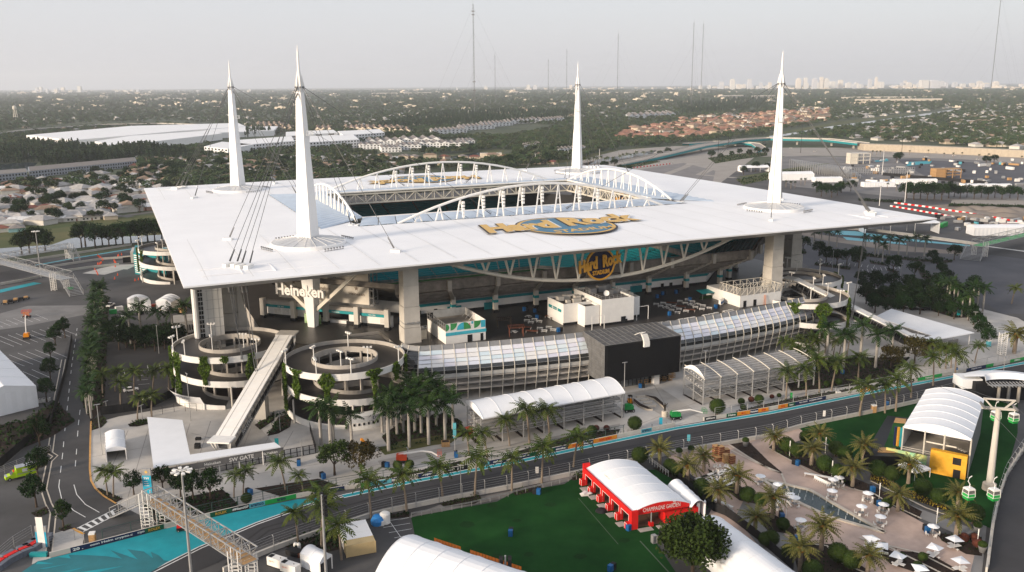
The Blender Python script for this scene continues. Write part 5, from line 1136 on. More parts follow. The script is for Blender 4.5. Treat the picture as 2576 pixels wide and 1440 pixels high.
for lab,path,h,stp,m_,mesh in (('low temporary fence along the lawn edge by the near track wall',[(1035,1303),(1060,1298),(1180,1276),(1290,1248),(1360,1230),(1450,1207)],1.2,2.4,GALV,None),('dark screened fence below the L-shaped gate canopy to the ramps',[(795,1141),(780,1085)],2.6,2.5,DARKF,DARKF),('black screened fence from the left planting to the spiral ramp',[(254,1045),(300,1040),(380,1028),(450,990)],2.6,3,DARKF,DARKF),('thin steel fence from the ticket booth to the plaza canopy',[(380,1048),(440,1036),(495,1035)],2.4,3,DARKF,None),('black screened fence beside the left road below the tents',[(182,855),(170,925),(150,1000),(125,1090)],2.4,4,DARKF,DARKF),('black screened fence around the left tent yard',[(0,1178),(120,1075),(128,1060)],2.4,4,DARKF,DARKF),('chain link fence in the lower left parking lot',[(-20,1205),(84,1162),(130,1140)],2.2,3.5,GALV,None),('dark fence between the right-hand tent and the palm terrace',[(1700,1202),(1790,1285),(1830,1300),(1905,1358),(1995,1436)],2.2,3,DARKF,DARKF),('black screened fence in front of the far canal trees',[(310,662),(380,655),(480,643),(590,634)],3,5,DARKF,DARKF),('lattice barrier beside the red garden tent',[(1634,1165),(1681,1200)],1.6,1.2,WHITEP,None),('steel fence on the lower left pavement by the road',[(0,1408),(48,1368),(82,1350)],2.6,4,GALV,None),('steel fence with a dark gate across the lower left pavement',[(125,1378),(170,1365),(212,1352),(213,1368)],2.6,4,GALV,None)):
 a_,l_ = px_line(path); fence('site_fence',lab,a_,l_,0,l_,.01,h,stp,m_,4,0.05,mesh=mesh,post_r=.06)
# ------------------------------------------------------------------ footbridges of scaffold truss
def truss_bridge(label,A,B,w_,zf,h,nb,towers=(),name='footbridge',m_=GALV,roofed=True,floor_m=WOOD):
 t = thing(name,label,'footbridge'); A,B = Vector((A[0],A[1],zf)),Vector((B[0],B[1],zf)); d = (B - A).normalized(); s_ = Vector((-d.y,d.x,0)) * w_ / 2; up = ZV(h)
 for sg in (-1,1):
  for k in range(nb):
   p,q = A.lerp(B,k / nb) + s_ * sg,A.lerp(B,(k + 1) / nb) + s_ * sg; b = MB()
   b.beam(p,q,.2); b.beam(p + up,q + up,.2); b.beam(p,p + up,.16); b.beam(*((p,q + up) if k % 2 else (p + up,q)),.1)
   for z in (.4,.8,1.15): b.beam(p + ZV(z),q + ZV(z),.045)
   b.build('side_truss',m_,t)
 for k in range(nb + 1):
  p = A.lerp(B,k / nb); b = MB(); b.beam(p + s_ + up,p - s_ + up,.16); b.beam(p + s_,p - s_,.16)
  if k < nb: q = A.lerp(B,(k + 1) / nb); b.beam(p + s_ + up,q - s_ + up,.08)
  b.build('cross_member',m_,t)
  if k < nb:
   for r in range(2): p0,p1 = A.lerp(B,(k + r * .5 + .02) / nb),A.lerp(B,(k + r * .5 + .48) / nb); MB().poly([p0 - s_ * .9,p1 - s_ * .9,p1 + s_ * .9,p0 + s_ * .9]).build('floor_board',floor_m,t)
 for (px_,tw) in towers:
  p = A.lerp(B,px_) ;
  for sg in (-1,1):
   c_ = p + s_ * sg * 1.0; b = MB()
   for x,y in ((-.9,-.9),(.9,-.9),(.9,.9),(-.9,.9)): b.beam((c_.x + x,c_.y + y,0),(c_.x + x,c_.y + y,zf + (2.5 if sg < 0 else 0)),.16)
   for k in range(int(zf / .8)):
    z = .5 + k * .8
    for (x0,y0),(x1,y1) in (((-.9,-.9),(.9,-.9)),((.9,-.9),(.9,.9)),((-.9,.9),(.9,.9)),((-.9,-.9),(-.9,.9))): b.beam((c_.x + x0,c_.y + y0,z),(c_.x + x1,c_.y + y1,z),.1)
   b.build('scaffold_tower',tw,t)
 return t,A,B,d,s_,up
def stair_flight(t,A,d,w_,z,run,m_=GALV,n=12):
 s_ = Vector((-d.y,d.x,0)) * w_ / 2; B = Vector((A.x,A.y,0)) + d * run; A = Vector((A.x,A.y,z)); st = MB()
 for k in range(n): p = A.lerp(B,(k + .5) / n); st.poly([p - s_ - d * run / n / 2,p + s_ - d * run / n / 2,p + s_ + d * run / n / 2,p - s_ + d * run / n / 2])
 for sg in (-1,1):
  st.beam(A + s_ * sg,B + s_ * sg,.22)
  for hh in (.5,1.0): st.beam(A + s_ * sg + ZV(hh),B + s_ * sg + ZV(hh),.07)
  for k in range(5): p = A.lerp(B,k / 4) + s_ * sg; st.beam(p,p + ZV(2.4),.12);
  st.beam(A + s_ * sg + ZV(2.4),B + s_ * sg + ZV(2.4),.12)
 st.build('stair',m_,t)
a_,b_ = G(380,1256,6),G(630,1416,6)
t,A,B,d,s_,up = truss_bridge('grey truss footbridge with plywood deck over the turquoise run-off',a_,b_,3.4,6.0,2.6,14,towers=((.02,WHITEP),(.93,WHITEP)))
sd_ = G(291,1296) - Vector((A.x,A.y,0)); stair_flight(t,A,sd_.normalized(),3.0,6.0,sd_.length)
a_,b_ = G(-160,615,6.5),G(168,700,6.5)
t,A,B,d,s_,up = truss_bridge('long grey truss footbridge over the far track at the left edge',a_,b_,6,6.0,3.2,16,towers=((.95,WHITEP),),floor_m=GALV); stair_flight(t,B,(G(180,735) - G(120,705)).normalized(),6,6,12)
a_,b_ = G(-40,655,6.5),G(176,622,6.5)
t,A,B,d,s_,up = truss_bridge('grey truss footbridge behind another one on the far left track',a_,b_,3.5,6.0,2.6,12,towers=((.98,WHITEP),),floor_m=GALV); stair_flight(t,B,(G(222,655) - G(176,634)).normalized(),3.4,6,11)
a_,b_ = G(2458,617,6.5),G(2700,560,6.5)
t,A,B,d,s_,up = truss_bridge('greenish grey truss footbridge over the far track at the right edge',a_,b_,6,6.0,3.4,12,towers=((.03,WHITEP),),floor_m=GREENB); stair_flight(t,A,(G(2405,645) - G(2450,620)).normalized(),10,6,13)
for lab,pth in (('pale concrete track wall on the far left circuit, upper line',[(-20,672),(70,658),(190,640),(332,618)]),('pale concrete track wall on the far left circuit, middle line',[(115,676),(250,655),(340,648)]),('pale concrete track wall on the far left circuit, lower line',[(-20,722),(70,706),(165,684),(230,675),(300,668)])): wall_line('barrier_wall',lab,'barrier wall',pth,1.2,None)
ribbon('runoff_paint',[(-20,738),(40,724),(95,712)],.05,6,TEALP); ribbon('track_stripe',[(90,668),(200,648),(335,626)],.05,2.5,TEALM); ribbon('race_track',[(-40,705),(90,680),(220,660),(340,640)],.03,22,TRACK); ribbon('pavement',[(235,690),(300,672),(335,672)],.06,14,PAVE)
# ------------------------------------------------------------------ palms
def frond_mb(L,droop,w_,n=11,vee=.35,gap=.25,seed=0):
 rr = random.Random(seed); bb = MB(); pts = []
 for k in range(n + 1):
  t = k / n; pts.append(Vector((L * (t - .12 * t * t * droop),0,L * (.42 * t - droop * t * t * .62))))
 for k in range(n):
  p,q = pts[k],pts[k + 1]; t = (k + .5) / n; wd = w_ * (sin(min(1,t * 1.6) * PI / 2) * (1 - .75 * max(0,t - .45) / .55)); sw = .35 * w_ * t + .12
  for sg in (-1,1):
   r = q - p; e = rr.uniform(.85,1.15); a = p; c_ = p + r * (1 - gap)
   o = Vector((sw * .8,sg * wd * e,-wd * (vee + .5 * t * droop)))
   bb.poly([a,c_,c_ + o,a + o * .92])
 return bb
def crown(n,L,droops,w_,m_,seed,dead=0,nm='crown',separate=None):
 rr = random.Random(seed); bb = MB()
 for k in range(n):
  f = k / n; az = k * 2.399 + rr.uniform(-.2,.2); el = 1.25 - 1.55 * f + rr.uniform(-.1,.1); fm = frond_mb(L * rr.uniform(.85,1.1),rr.uniform(*droops) * (.6 + .6 * f),w_,8,seed=seed * 100 + k)
  M = Matrix.Rotation(az,4,'Z') @ Matrix.Rotation(-el * .75,4,'Y'); bb.add(fm,M)
 return bb
def palm_proto(kind,var):
 rr = random.Random(var * 17 + len(kind))
 if kind == 'coconut': h = 7.6; lean = rr.uniform(.4,1.6); r0,r1 = .26,.15; tm,fm,n,L,dr,w_ = BARK,FROND,21,4.1,(.95,1.4),.8
 elif kind == 'royal': h = 9.5; lean = .05; r0,r1 = .42,.30; tm,fm,n,L,dr,w_ = BARKW,FRONDR,17,4.4,(.9,1.35),1.0
 elif kind == 'date': h = 4.4; lean = .1; r0,r1 = .48,.40; tm,fm,n,L,dr,w_ = BARK,FRONDD,38,4.3,(.8,1.1),.55
 else: h = 5.0; lean = .2; r0,r1 = .22,.2; tm,fm,n,L,dr,w_ = BARK,LEAFD,16,1.7,(.8,1.2),.55
 pts = [Vector((lean * (k / 6) ** 1.6,0,h * k / 6)) for k in range(7)]
 tr_ = MB().tube(pts,[r0 + (r1 - r0) * k / 6 if kind != 'royal' else [.42,.40,.38,.40,.36,.30,.26][k] for k in range(7)],7).mesh('trunk',tm)
 sub = []
 for k in range(n):
  f = k / n; az = k * 2.399 + rr.uniform(-.25,.25); el = 1.2 - 1.6 * f + rr.uniform(-.12,.12)
  M = Matrix.Translation(pts[-1]) @ Matrix.Rotation(az,4,'Z') @ Matrix.Rotation(-el * .72,4,'Y') @ Matrix.Scale(rr.uniform(.85,1.1),4); sub.append(M)
 fmesh = [frond_mb(L,q,w_,9,seed=var * 10 + i).mesh('frond',fm) for i,q in enumerate((dr[0],sum(dr) / 2,dr[1]))]
 sp = MB().tube([pts[-1] - ZV(.3),pts[-1] + ZV(.5)],[r1 * 1.5,.05],6)
 if kind == 'royal': sp.tube([pts[-1] - ZV(.2),pts[-1] + ZV(1.2),pts[-1] + ZV(2.4)],[.3,.22,.05],6)
 if kind == 'date': sp.lathe([(.3,-1.0),(.75,-.4),(.7,.2),(.1,.5)],8,tuple(pts[-1]),1)
 hm = sp.mesh('crown_heart',[LEAFB if kind == 'royal' else BARK,mat('date_fruit',(.30,.13,.02),.7,var=.4,scale=3)])
 cm = MB()
 for k,M in enumerate(sub): cm.add(frond_mb(L,(dr[0],sum(dr) / 2,dr[1])[k % 3] * (.75 + .5 * k / n),w_,8,seed=var + k),M)
 return dict(trunk=tr_,fronds=(fmesh,sub),heart=hm,crown=cm.mesh('crown',fm),kind=kind)
PAL = {k: [palm_proto(k,v) for v in range(3)] for k in ('coconut','royal','date','fan')}
NAMES = {'coconut': 'coconut_palm','royal': 'royal_palm','date': 'date_palm','fan': 'fan_palm'}
def palm(kind,x,y,label,group,s=1.0,detail=False,rz=None):
 pr = PAL[kind][random.randrange(3)]; t = thing(NAMES[kind],label,'palm tree',G(x,y),rnd(0,6.28) if rz is None else rz,group); t.scale = (s,s,s * rnd(.92,1.08))
 put('trunk',pr['trunk'],t)
 if detail:
  h = put('crown',pr['heart'],t); fm,sub = pr['fronds']
  for k,M in enumerate(sub): put('frond',fm[min(2,int(3 * k / len(sub) + .5))],h,mtx=M)
 else: put('crown',pr['crown'],t)
 return t
def palms(kind,pts,lab,group,s=1.0,detail=False,ordinal='from the left'):
 o = sorted(range(len(pts)),key=lambda k: pts[k][0]); rank = {k: i for i,k in enumerate(o)}
 for k,p in enumerate(pts): palm(kind,p[0],p[1],f'{OR[rank[k]] if rank[k] < 20 else "last"} {lab} {ordinal}' if len(pts) > 1 else lab,group,s * (p[2] if len(p) > 2 else rnd(.9,1.1)),detail)
palms('coconut',[(750,1366,.9),(809,1376,1.15),(825,1334,1.2),(859,1409,1.1),(934,1304,1.1),(1023,1286,1.15),(1114,1260,1.1),(1195,1249,1.25),(1288,1236,1.1),(1363,1216,1.2),(1443,1175,1.15)],'coconut palm on the near side of the track','coconut palms on the near side of the track',1.0,True)
palms('coconut',[(718,1233,.95),(764,1244,.7),(589,1254,.75),(612,1243,.75),(1226,1154,.95),(1180,1146,.9),(1282,1122,.9),(1332,1116,1.25),(1383,1108,1.25)],'coconut palm on the plaza beyond the left track wall','coconut palms beyond the left track wall',1.0,True)
palms('coconut',[(271,1246,.8),(286,1250,.85)],'coconut palm on the curved green corner by the road','coconut palms on the road corner',1.0,True)
palms('coconut',[(1977,1006),(2028,997),(2061,988),(2092,983),(2158,961),(2162,1047),(2226,1040),(2253,1036),(2292,1001),(2347,971),(2400,976)],'coconut palm along the right half of the track','coconut palms along the right half of the track',1.2,True)
palms('coconut',[(2379,928),(2392,926),(2362,922),(2452,914),(2340,916)],'coconut palm in front of the SE gate canopy','coconut palms before the SE gate',.95)
palms('royal',[(833,1141,1.1),(886,1132,.9),(978,1135),(1030,1126),(1079,1119,1.05),(1120,1110)],'royal palm on the lawn strip below the right spiral ramp','royal palms on the lawn strip',1.12)
palms('royal',[(808,1120),(840,1112,.9),(962,1088),(999,1093),(1044,1086),(1010,1065),(1060,1066),(1098,1072),(1122,1066),(1080,1048),(1030,1045),(1140,1080),(985,1070),(1060,1090),(1100,1052),(1015,1088),(1045,1060)],'royal palm in the dark grove between ramp and glass front','royal palms in the grove by the glass front',1.05)
palms('royal',[(2079,908),(2121,926),(2164,903),(2202,926),(2242,903)],'royal palm on the planted ground before the SE gate','royal palms before the SE gate',1.15)
palms('coconut',[(1965,905),(1985,915),(2005,896),(2025,918),(2042,900),(2060,905),(2075,890),(2095,905),(2112,892),(2010,930),(2045,930),(2130,900),(1990,930)],'dense coconut palm below the right end of the glass front','coconut palms below the right end of the glass front',.85)
palms('royal',[(357,858),(401,856),(437,853),(471,848),(330,868)],'royal palm in the courtyard by the stair tower','royal palms by the stair tower',1.25)
palms('coconut',[(259,999),(304,1019),(346,1056),(382,1049),(338,1000),(385,989),(425,989),(436,986),(447,984),(290,985)],'coconut palm around the car park behind the left ramp','coconut palms in the left car park',.95,True)
hx = [(256 - 32 * (k / 33) + (6 if k % 2 else -5),768 + 285 * (k / 33) ** 1.25) for k in range(34)]
for k,(x,y) in enumerate(hx): palm('royal',x,y,f'palm in the long dark palm hedge beside the left road, {"far" if k < 11 else "middle" if k < 22 else "near"} stretch',['palm hedge by the left road, far stretch','palm hedge by the left road, middle stretch','palm hedge by the left road, near stretch'][min(2,k // 11)],rnd(.85,1.05) * (1.0 if k < 26 else .8))
C2 = lambda L: [(2048 * .6289 + x / 4,1080.5 + y / 4) for x,y in L]; C3 = lambda L: [(1932 + x / 4,1080.5 + y / 4) for x,y in L]
dp = C2([(1485,372),(1930,425),(1765,535),(2260,645),(2080,805),(2440,1065)]) + C3([(55,218),(520,192),(435,362),(955,332),(850,575),(1410,545),(1305,825),(45,893),(535,1215),(320,1425),(1905,805),(1890,1085),(1000,1460)])
for k,(x,y) in enumerate(dp):
 lab = ['beside the lattice barrier behind the red tent','behind the stacked wooden crates','left of the stacked white tables','right of the stacked white tables','beside the single white table row behind the red annex','at the left edge of the pink plaza below the tables','in the far left bed near the track wall','behind two round bushes near the lawn','in front of the leftmost round bushes by the lawn','under the black stage of the yellow pavilion','beside the pair of white parasols on the plaza','in front of the small white peaked tent','in the wedge bed before the grey path','beside the left tip of the fountain pond','on the pink plaza below the fountain pond','at the corner of the long bottom tent','under the left cable car cabin','at the right end of the brick plaza','at the bottom edge between parasols'][k]
 palm('date',x,y,'date palm ' + lab,'date palms on the brick plaza',rnd(.95,1.12),True)
palm('date',2551,889,'lone date palm at the right edge by the scaffold tower','lone date palms',1.5,True); palm('coconut',2545,765,'coconut palm with yellow fronds at the right edge of the works yard','lone coconut palms',1.0)
# small hazy palms behind the stadium on the right
far_p = [(1932 + x / 4,534.6 + y / 4) for x,y in [(460,345),(530,360),(610,345),(690,350),(975,410),(1075,440),(1105,450),(1150,500),(1220,420),(1310,440),(1395,430),(1480,410),(1570,440)]]
palms('royal',far_p,'palm in the row behind the right car park','palms behind the right car park',.95)
palms('royal',[(1932 + x / 4,534.6 + y / 4) for x,y in [(1750,900),(1790,930),(1815,945),(1860,950),(1700,880),(1945,1050),(2015,1075),(2050,1000),(2100,990),(2160,1000),(1900,960)]],'palm along the right-hand garden path','palms along the right-hand garden path',.95)
palms('coconut',[(1288 + x / 4,188.7 + y / 4) for x,y in [(735,900),(770,905),(815,890),(855,895),(900,880),(935,900),(970,890),(1010,880),(1085,870),(1120,850),(1160,850),(1195,850),(1230,845),(1260,830),(1330,830),(1395,815),(380,940),(470,930),(560,915)]],'small palm along the canal behind the far mast','palms along the canal behind the far mast',.85)
palms('fan',[(1932 + x / 4,188.7 + y / 4) for x,y in [(180,1130),(230,1145),(270,1140),(330,1110),(370,1110),(1200,1150),(1290,1170),(1420,810),(1610,800),(1770,830),(1860,840),(1950,830),(2120,850),(2220,850),(2550,865),(1050,810),(1090,810),(1130,815)]],'small palm in the hazy works yard at the right','palms in the works yard',1.1)
# ------------------------------------------------------------------ broad-leaved trees
def tree_proto(var,h,rx,rz_,n,size,m_,bark=BARKD,trunk_h=.35):
 rr = random.Random(var); st = random.getstate(); random.seed(var * 31 + 5); b = MB(); top = ZV(h * trunk_h); b.tube([(0,0,0),top * .5,top],[.045 * h,.035 * h,.028 * h],7); cl = []
 for k in range(26 if n < 5000 else 70):
  a = rr.uniform(0,6.28); e = rr.uniform(-.35,1.0) ; r = rr.uniform(.55,1.0); c_ = Vector((rx * r * cos(a) * math.sqrt(max(.05,1 - max(0,e) ** 2 * .8)),rx * r * sin(a) * math.sqrt(max(.05,1 - max(0,e) ** 2 * .8)),h * trunk_h + rz_ * (.55 + .55 * e))); cl.append((c_,rr.uniform(.28,.46) * rx))
  if k % 3 == 0: b.tube([top,(top + c_) / 2 + ZV(.2),c_],[.016 * h,.01 * h,.004 * h],5)
 tm = b.mesh('trunk',bark); pts = []
 for k in range(n):
  c_,r = cl[rr.randrange(len(cl))]; v = Vector((rr.gauss(0,1),rr.gauss(0,1),rr.gauss(0,.8))).normalized(); pts.append(c_ + v * r * rr.uniform(.6,1.05))
 L = leaf_cloud(MB(),pts,size); cm = L.mesh('crown',m_); random.setstate(st); return (tm,cm)
TREES = {'oak': [tree_proto(v,7,3.2,4.2,1700,.27,LEAFD) for v in (1,2,3)],'young': [tree_proto(v,6.5,2.5,4.6,1700,.24,LEAFD) for v in (4,5)],'bronze': [tree_proto(6,7,3.8,4.6,2600,.26,LEAFO)],'big': [tree_proto(7,9,5.6,6.2,9500,.36,LEAFB),tree_proto(8,7.5,3.6,5,2200,.27,LEAF)]}
def tree(kind,x,y,label,group=None,s=1.0,v=None,name='broadleaf_tree'):
 tm,cm = TREES[kind][random.randrange(len(TREES[kind])) if v is None else v]; t = thing(name,label,'tree',G(x,y),rnd(0,6.28),group); t.scale = (s,s,s); put('trunk',tm,t); put('crown',cm,t); return t
tree('big',1742,1438,'large round-crowned green tree in front of the long bottom tent',None,1.0,0)
tree('big',842,1196,'bright green tree with a gap in its crown beside the bronze tree',None,1.05,1); tree('bronze',909,1192,'bronze-brown round tree below the ticket office',None,1.0)
tree('bronze',2240,927,'smaller bronze tree of two left of the SE gate',None,.95); tree('bronze',2300,915,'larger bronze tree of two left of the SE gate',None,1.15)
for k,(x,y,s) in enumerate([(337,1245,.75),(410,1235,.8),(487,1262,1.0),(530,1258,.95),(455,1250,.8)]): tree('young',x,y,f'{["leftmost", "second", "fourth", "rightmost", "middle"][k]} dark tree of the clump behind the truss footbridge','trees behind the truss footbridge',s)
for k,(x,y,s) in enumerate([(164,935,1),(140,870,.95),(128,905,.8),(150,842,.7),(128,960,1),(118,1012,.95),(100,1122,1),(96,1205,1),(92,1276,1),(160,1325,.75)]):
 lab = ['right of the yellow boom lift by the road','above the yellow boom lift row','third from the top beside the road fence','topmost small one beside the road fence','by the broken wall at the lot corner','above the left tent palms','in the upper kerbed island by the drain','behind the green ambulance','in the lowest large kerbed island','small one by the zebra crossing'][k]
 tree('young',x,y if k else 850,'dark street tree ' + lab,'street trees along the left road',s)
for k,(x,y) in enumerate([(2105,667),(2130,667),(2157,660),(2078,660),(2247,685),(2020,632),(2300,700),(2160,675),(2400,655),(2060,645)]): tree('oak',x,y,f'{OR[sorted([2105, 2130, 2157, 2078, 2247, 2020, 2300, 2160, 2400, 2060]).index(x)]} small dark tree from the left in the right-hand car park','small trees in the right-hand car park',1.1)
for k in range(44):
 px = 2165 + k * 6.6 + rnd(-6,6); py = 722 + (k % 6) * 13 + rnd(-5,5) + k * .4; q = ('left','middle','right')[min(2,k // 15)]; tree('oak',px,py,f'dark tree in the {q} part of the garden grove behind the SE gate',f'trees in the {q} part of the right-hand garden grove',rnd(.7,1.15))
for k,(x,y) in enumerate([(2345 + 11.5 * q,660 + 17.5 * q) for q in range(13)]): tree('oak',x,y,f'{OR[k]} tree from the far end of the hedge row along the right service road','hedge row trees along the right service road',.85)
# clipped round bushes
def ball_proto(v,m_):
 rr = random.Random(v); b = MB(); n = 900; pts = []
 for k in range(n):
  z = 1 - 2 * (k + .5) / n; a = k * 2.39996; r = math.sqrt(1 - z * z); q = 1 + rr.uniform(-.03,.03); pts.append(Vector((r * cos(a) * q,r * sin(a) * q,z * .92 * q)))
 st = random.getstate(); random.seed(v); leaf_cloud(b,pts,.066); random.setstate(st); core = MB().lathe([(.01,-.85)] + [(.93 * sin(PI * k / 10),-.86 * cos(PI * k / 10)) for k in range(1,10)] + [(.01,.86)],14); b.add(core); return b.mesh('foliage',m_)
BALL = [ball_proto(1,LEAFB),ball_proto(2,LEAFB),ball_proto(3,mat('red_leaves',(.06,.016,.012),.8,scale=1.2,c2=(.12,.035,.02)))]
STEM = MB().tube([(0,0,-1.35),(0,0,-.4)],.1,5).tube([(.25,.1,-1.35),(.1,0,-.4)],.07,5).tube([(-.2,.15,-1.35),(-.1,0,-.4)],.07,5).mesh('stem',BARKD)
def ball(cx,cy,rpx,label,group,v=None):
 g0 = G(cx,cy + rpx * .9); r = rpx * (g0 - ZV(CAMH)).dot(FW) / FPX
 g = G(cx,cy,r * 1.2); t = thing('round_bush',label,'bush',g,rnd(0,6),group); t.scale = (r,r,r); put('foliage',BALL[random.randrange(2) if v is None else v],t); put('stem',STEM,t)
bl = [(1610,1144,21),(1686,1170,17),(1703,1182,17),(1765,1222,20),(1773,1238,17),(1881,1243,20),(1914,1256,18),(1926,1356,18)] + [(1932 + x / 4,1080.5 + y / 4,r) for x,y,r in [(190,150,20),(290,205,18),(390,75,18),(685,185,19),(770,240,19),(575,340,21),(710,420,19),(1105,390,22),(1250,440,20),(1560,580,23),(1720,670,21),(2080,840,24),(1200,740,14),(150,950,17),(35,1090,20),(710,1240,26),(840,1310,24),(210,1230,20),(450,1410,26),(1165,1170,10),(1350,1275,10),(1560,1280,12),(1510,1370,12)]]
bw = ['behind the top right corner of the red tent','upper one of a pair beside the red tent barrier','lower one of a pair beside the red tent barrier','upper one behind the white annex tent','lower one behind the white annex tent','left one below the stacked tables','right one below the stacked tables','beside the long bottom tent fence','at the left end of the lawn bed','second in the lawn bed beside a pole','behind the first two in the lawn bed','left one before the black stage','second one before the black stage','beside the pole on the pink plaza edge','next to the second plaza pole','left one beside the peaked white tent','right one beside the peaked white tent','below the yellow pavilion, left one','below the yellow pavilion, right one','large one below the cable car pylon','small one at the grey path tip','flat one near the fountain left parasol','at the left picture edge of the lower plaza','largest one at the lower plaza left','second large one at the lower plaza left','beside the lower left date palm','at the very bottom by the orange crates','tiny one at the wedge bed top','tiny one in the middle of the wedge bed','flat one on the right of the wedge bed','flat one at the bottom of the wedge bed']
for k,(x,y,r) in enumerate(bl): ball(x,y,r,'clipped round bush ' + bw[k],'clipped round bushes')
for k,(x,y,r) in enumerate([(2426,1352,12),(2452,1352,11),(2460,1366,13)]): ball(x,y,r,['round reddish bush left of three at the plaza end','round reddish bush at the back of three at the plaza end','round reddish bush right of three at the plaza end'][k],'reddish bushes',2)
for k,(x,y,r,v) in enumerate([(1805,1022,20,0),(1597,1064,18,0),(1489,1082,13,0),(1500,1077,8,2),(1526,1077,8,2),(1450,1085,10,0),(1910,1004,12,0),(1865,1010,9,0),(1870,1025,8,0),(1890,1005,8,2),(900,1212,8,0),(935,1210,7,0),(795,1215,7,0),(620,1253,14,0),(1000,1170,12,0),(1030,1168,12,0),(2080,965,8,0),(2110,960,9,0),(1942,998,6,2),(1960,995,6,0)]): ball(x,y,r,['wide round bush beside the bare stand','wide round bush beside the roofed stand','round bush in the trackside bed, largest','reddish bush in the trackside bed, left','reddish bush in the trackside bed, right','dark round bush left of the trackside bed','round bush right of the bare stand','small bush near the right trackside bed, back','small bush near the right trackside bed, front','reddish small bush near the right trackside bed','small bush under the bronze tree','small bush right of the bronze tree','small bush left of the green tree','round bush by the small left palms','bush in the planting left of the red boom lift','bush in the planting below the red boom lift','small bush below the right palms, left','small bush below the right palms, right','tiny reddish bush by the right boards','tiny green bush by the right boards'][k],'trackside bushes',v)
# ------------------------------------------------------------------ hedges, beds and ground cover: masses nobody could count
def cover(name,px,h,dens,size,m_,base=SOIL,label=None):
 P = [G(x,y) for x,y in px]; bb = MB(); bb.poly([(p.x,p.y,.075) for p in P],1); x0,x1 = min(p.x for p in P),max(p.x for p in P); y0,y1 = min(p.y for p in P),max(p.y for p in P); n = int((x1 - x0) * (y1 - y0) * dens); pts = []
 for k in range(min(n,9000)):
  x,y = rnd(x0,x1),rnd(y0,y1); ins = False; j = len(P) - 1
  for i in range(len(P)):
   if (P[i].y > y) != (P[j].y > y) and x < (P[j].x - P[i].x) * (y - P[i].y) / (P[j].y - P[i].y) + P[i].x: ins = not ins
   j = i
  if ins: pts.append((x,y,.08 + h * rnd(.1,1) * (.6 + .4 * sin(x * .9) * cos(y * .8))))
 leaf_cloud(bb,pts,size); return bb.build(name,[m_,base],kind='stuff')
cover('ground_cover',[(985,1135),(1170,1098),(1160,1060),(1120,1040),(1010,1060),(960,1100)],.8,2.2,.35,LEAFD)
sheet('lawn',[(950,1125),(985,1120),(1000,1112),(1170,1085),(1135,1115),(1092,1120),(968,1145)],.085,GRASS)
cover('ground_cover',[(700,1250),(870,1222),(1030,1190),(1160,1160),(1165,1172),(1035,1203),(870,1234),(720,1258)],.9,2.6,.3,LEAF)
cover('ground_cover',[(1290,1140),(1440,1095),(1560,1080),(1552,1098),(1430,1124),(1296,1152)],.7,2.4,.3,LEAFD)
cover('ground_cover',[(1850,1035),(1990,1003),(2100,985),(2195,968),(2195,976),(1990,1018),(1855,1045)],.7,2.4,.3,LEAF)
cover('ground_cover',[(2000,900),(2290,900),(2230,960),(2120,975),(1990,985),(1960,930)],.6,1.6,.35,LEAFD)
cover('ground_cover',[(240,1232),(248,1228),(310,1256),(290,1266),(262,1250)],.4,4,.2,LEAFB)
cover('ground_cover',[(228,1060),(258,1045),(270,1062),(256,1076),(230,1084)],.5,4,.22,LEAF)
cover('ground_cover',[(322,1068),(345,1060),(372,1056),(372,1068),(345,1074),(326,1074)],1.2,8,.3,LEAFB)
cover('ground_cover',[(360,1275),(560,1232),(600,1270),(580,1286),(480,1310),(400,1325)],1.4,2.5,.4,LEAFD)
cover('ground_cover',[(640,1230),(800,1205),(860,1225),(720,1254)],.5,0.7,.25,LEAF)
cover('ground_cover',[(700,1370),(760,1345),(880,1330),(870,1380),(800,1395),(740,1385)],1.3,3,.4,LEAFD)
cover('ground_cover',[(1105,1268),(1130,1262),(1205,1244),(1212,1258),(1195,1268),(1120,1278)],.8,4,.3,LEAF); cover('ground_cover',[(950,1300),(1030,1288),(1030,1302),(965,1306)],.8,4,.3,LEAFD); cover('ground_cover',[(1288,1236),(1360,1224),(1362,1234),(1296,1248)],.8,4,.3,LEAF); cover('ground_cover',[(1437,1195),(1460,1188),(1470,1206),(1440,1210)],1.2,5,.3,LEAF)
cover('ground_cover',[(672,1098),(700,1050),(735,1040),(730,1075),(700,1092)],2.5,3,.4,LEAFD); cover('ground_cover',[(640,1070),(690,1040),(690,1058),(655,1082)],.8,4,.3,LEAF)
cover('ground_cover',[(190,1060),(130,1100),(0,1150),(-60,1080),(60,1060),(140,1010)],1.6,1.4,.5,LEAFD)
cover('ground_cover',[(205,1010),(230,760),(275,750),(262,1020),(230,1062)],2.2,1.4,.6,LEAFD)
cover('ground_cover',[(262,835),(480,805),(520,860),(470,865),(330,880)],1.0,1.2,.5,LEAFD)
for P in ([(85,1135),(125,1122),(127,1140),(100,1150)],[(84,1170),(122,1158),(118,1172),(100,1178)],[(62,1215),(100,1202),(108,1215),(88,1226)],[(78,1292),(118,1275),(124,1290),(95,1304)],[(145,1332),(175,1322),(182,1330),(160,1338)]): cover('ground_cover',P,.5,5,.25,LEAF)
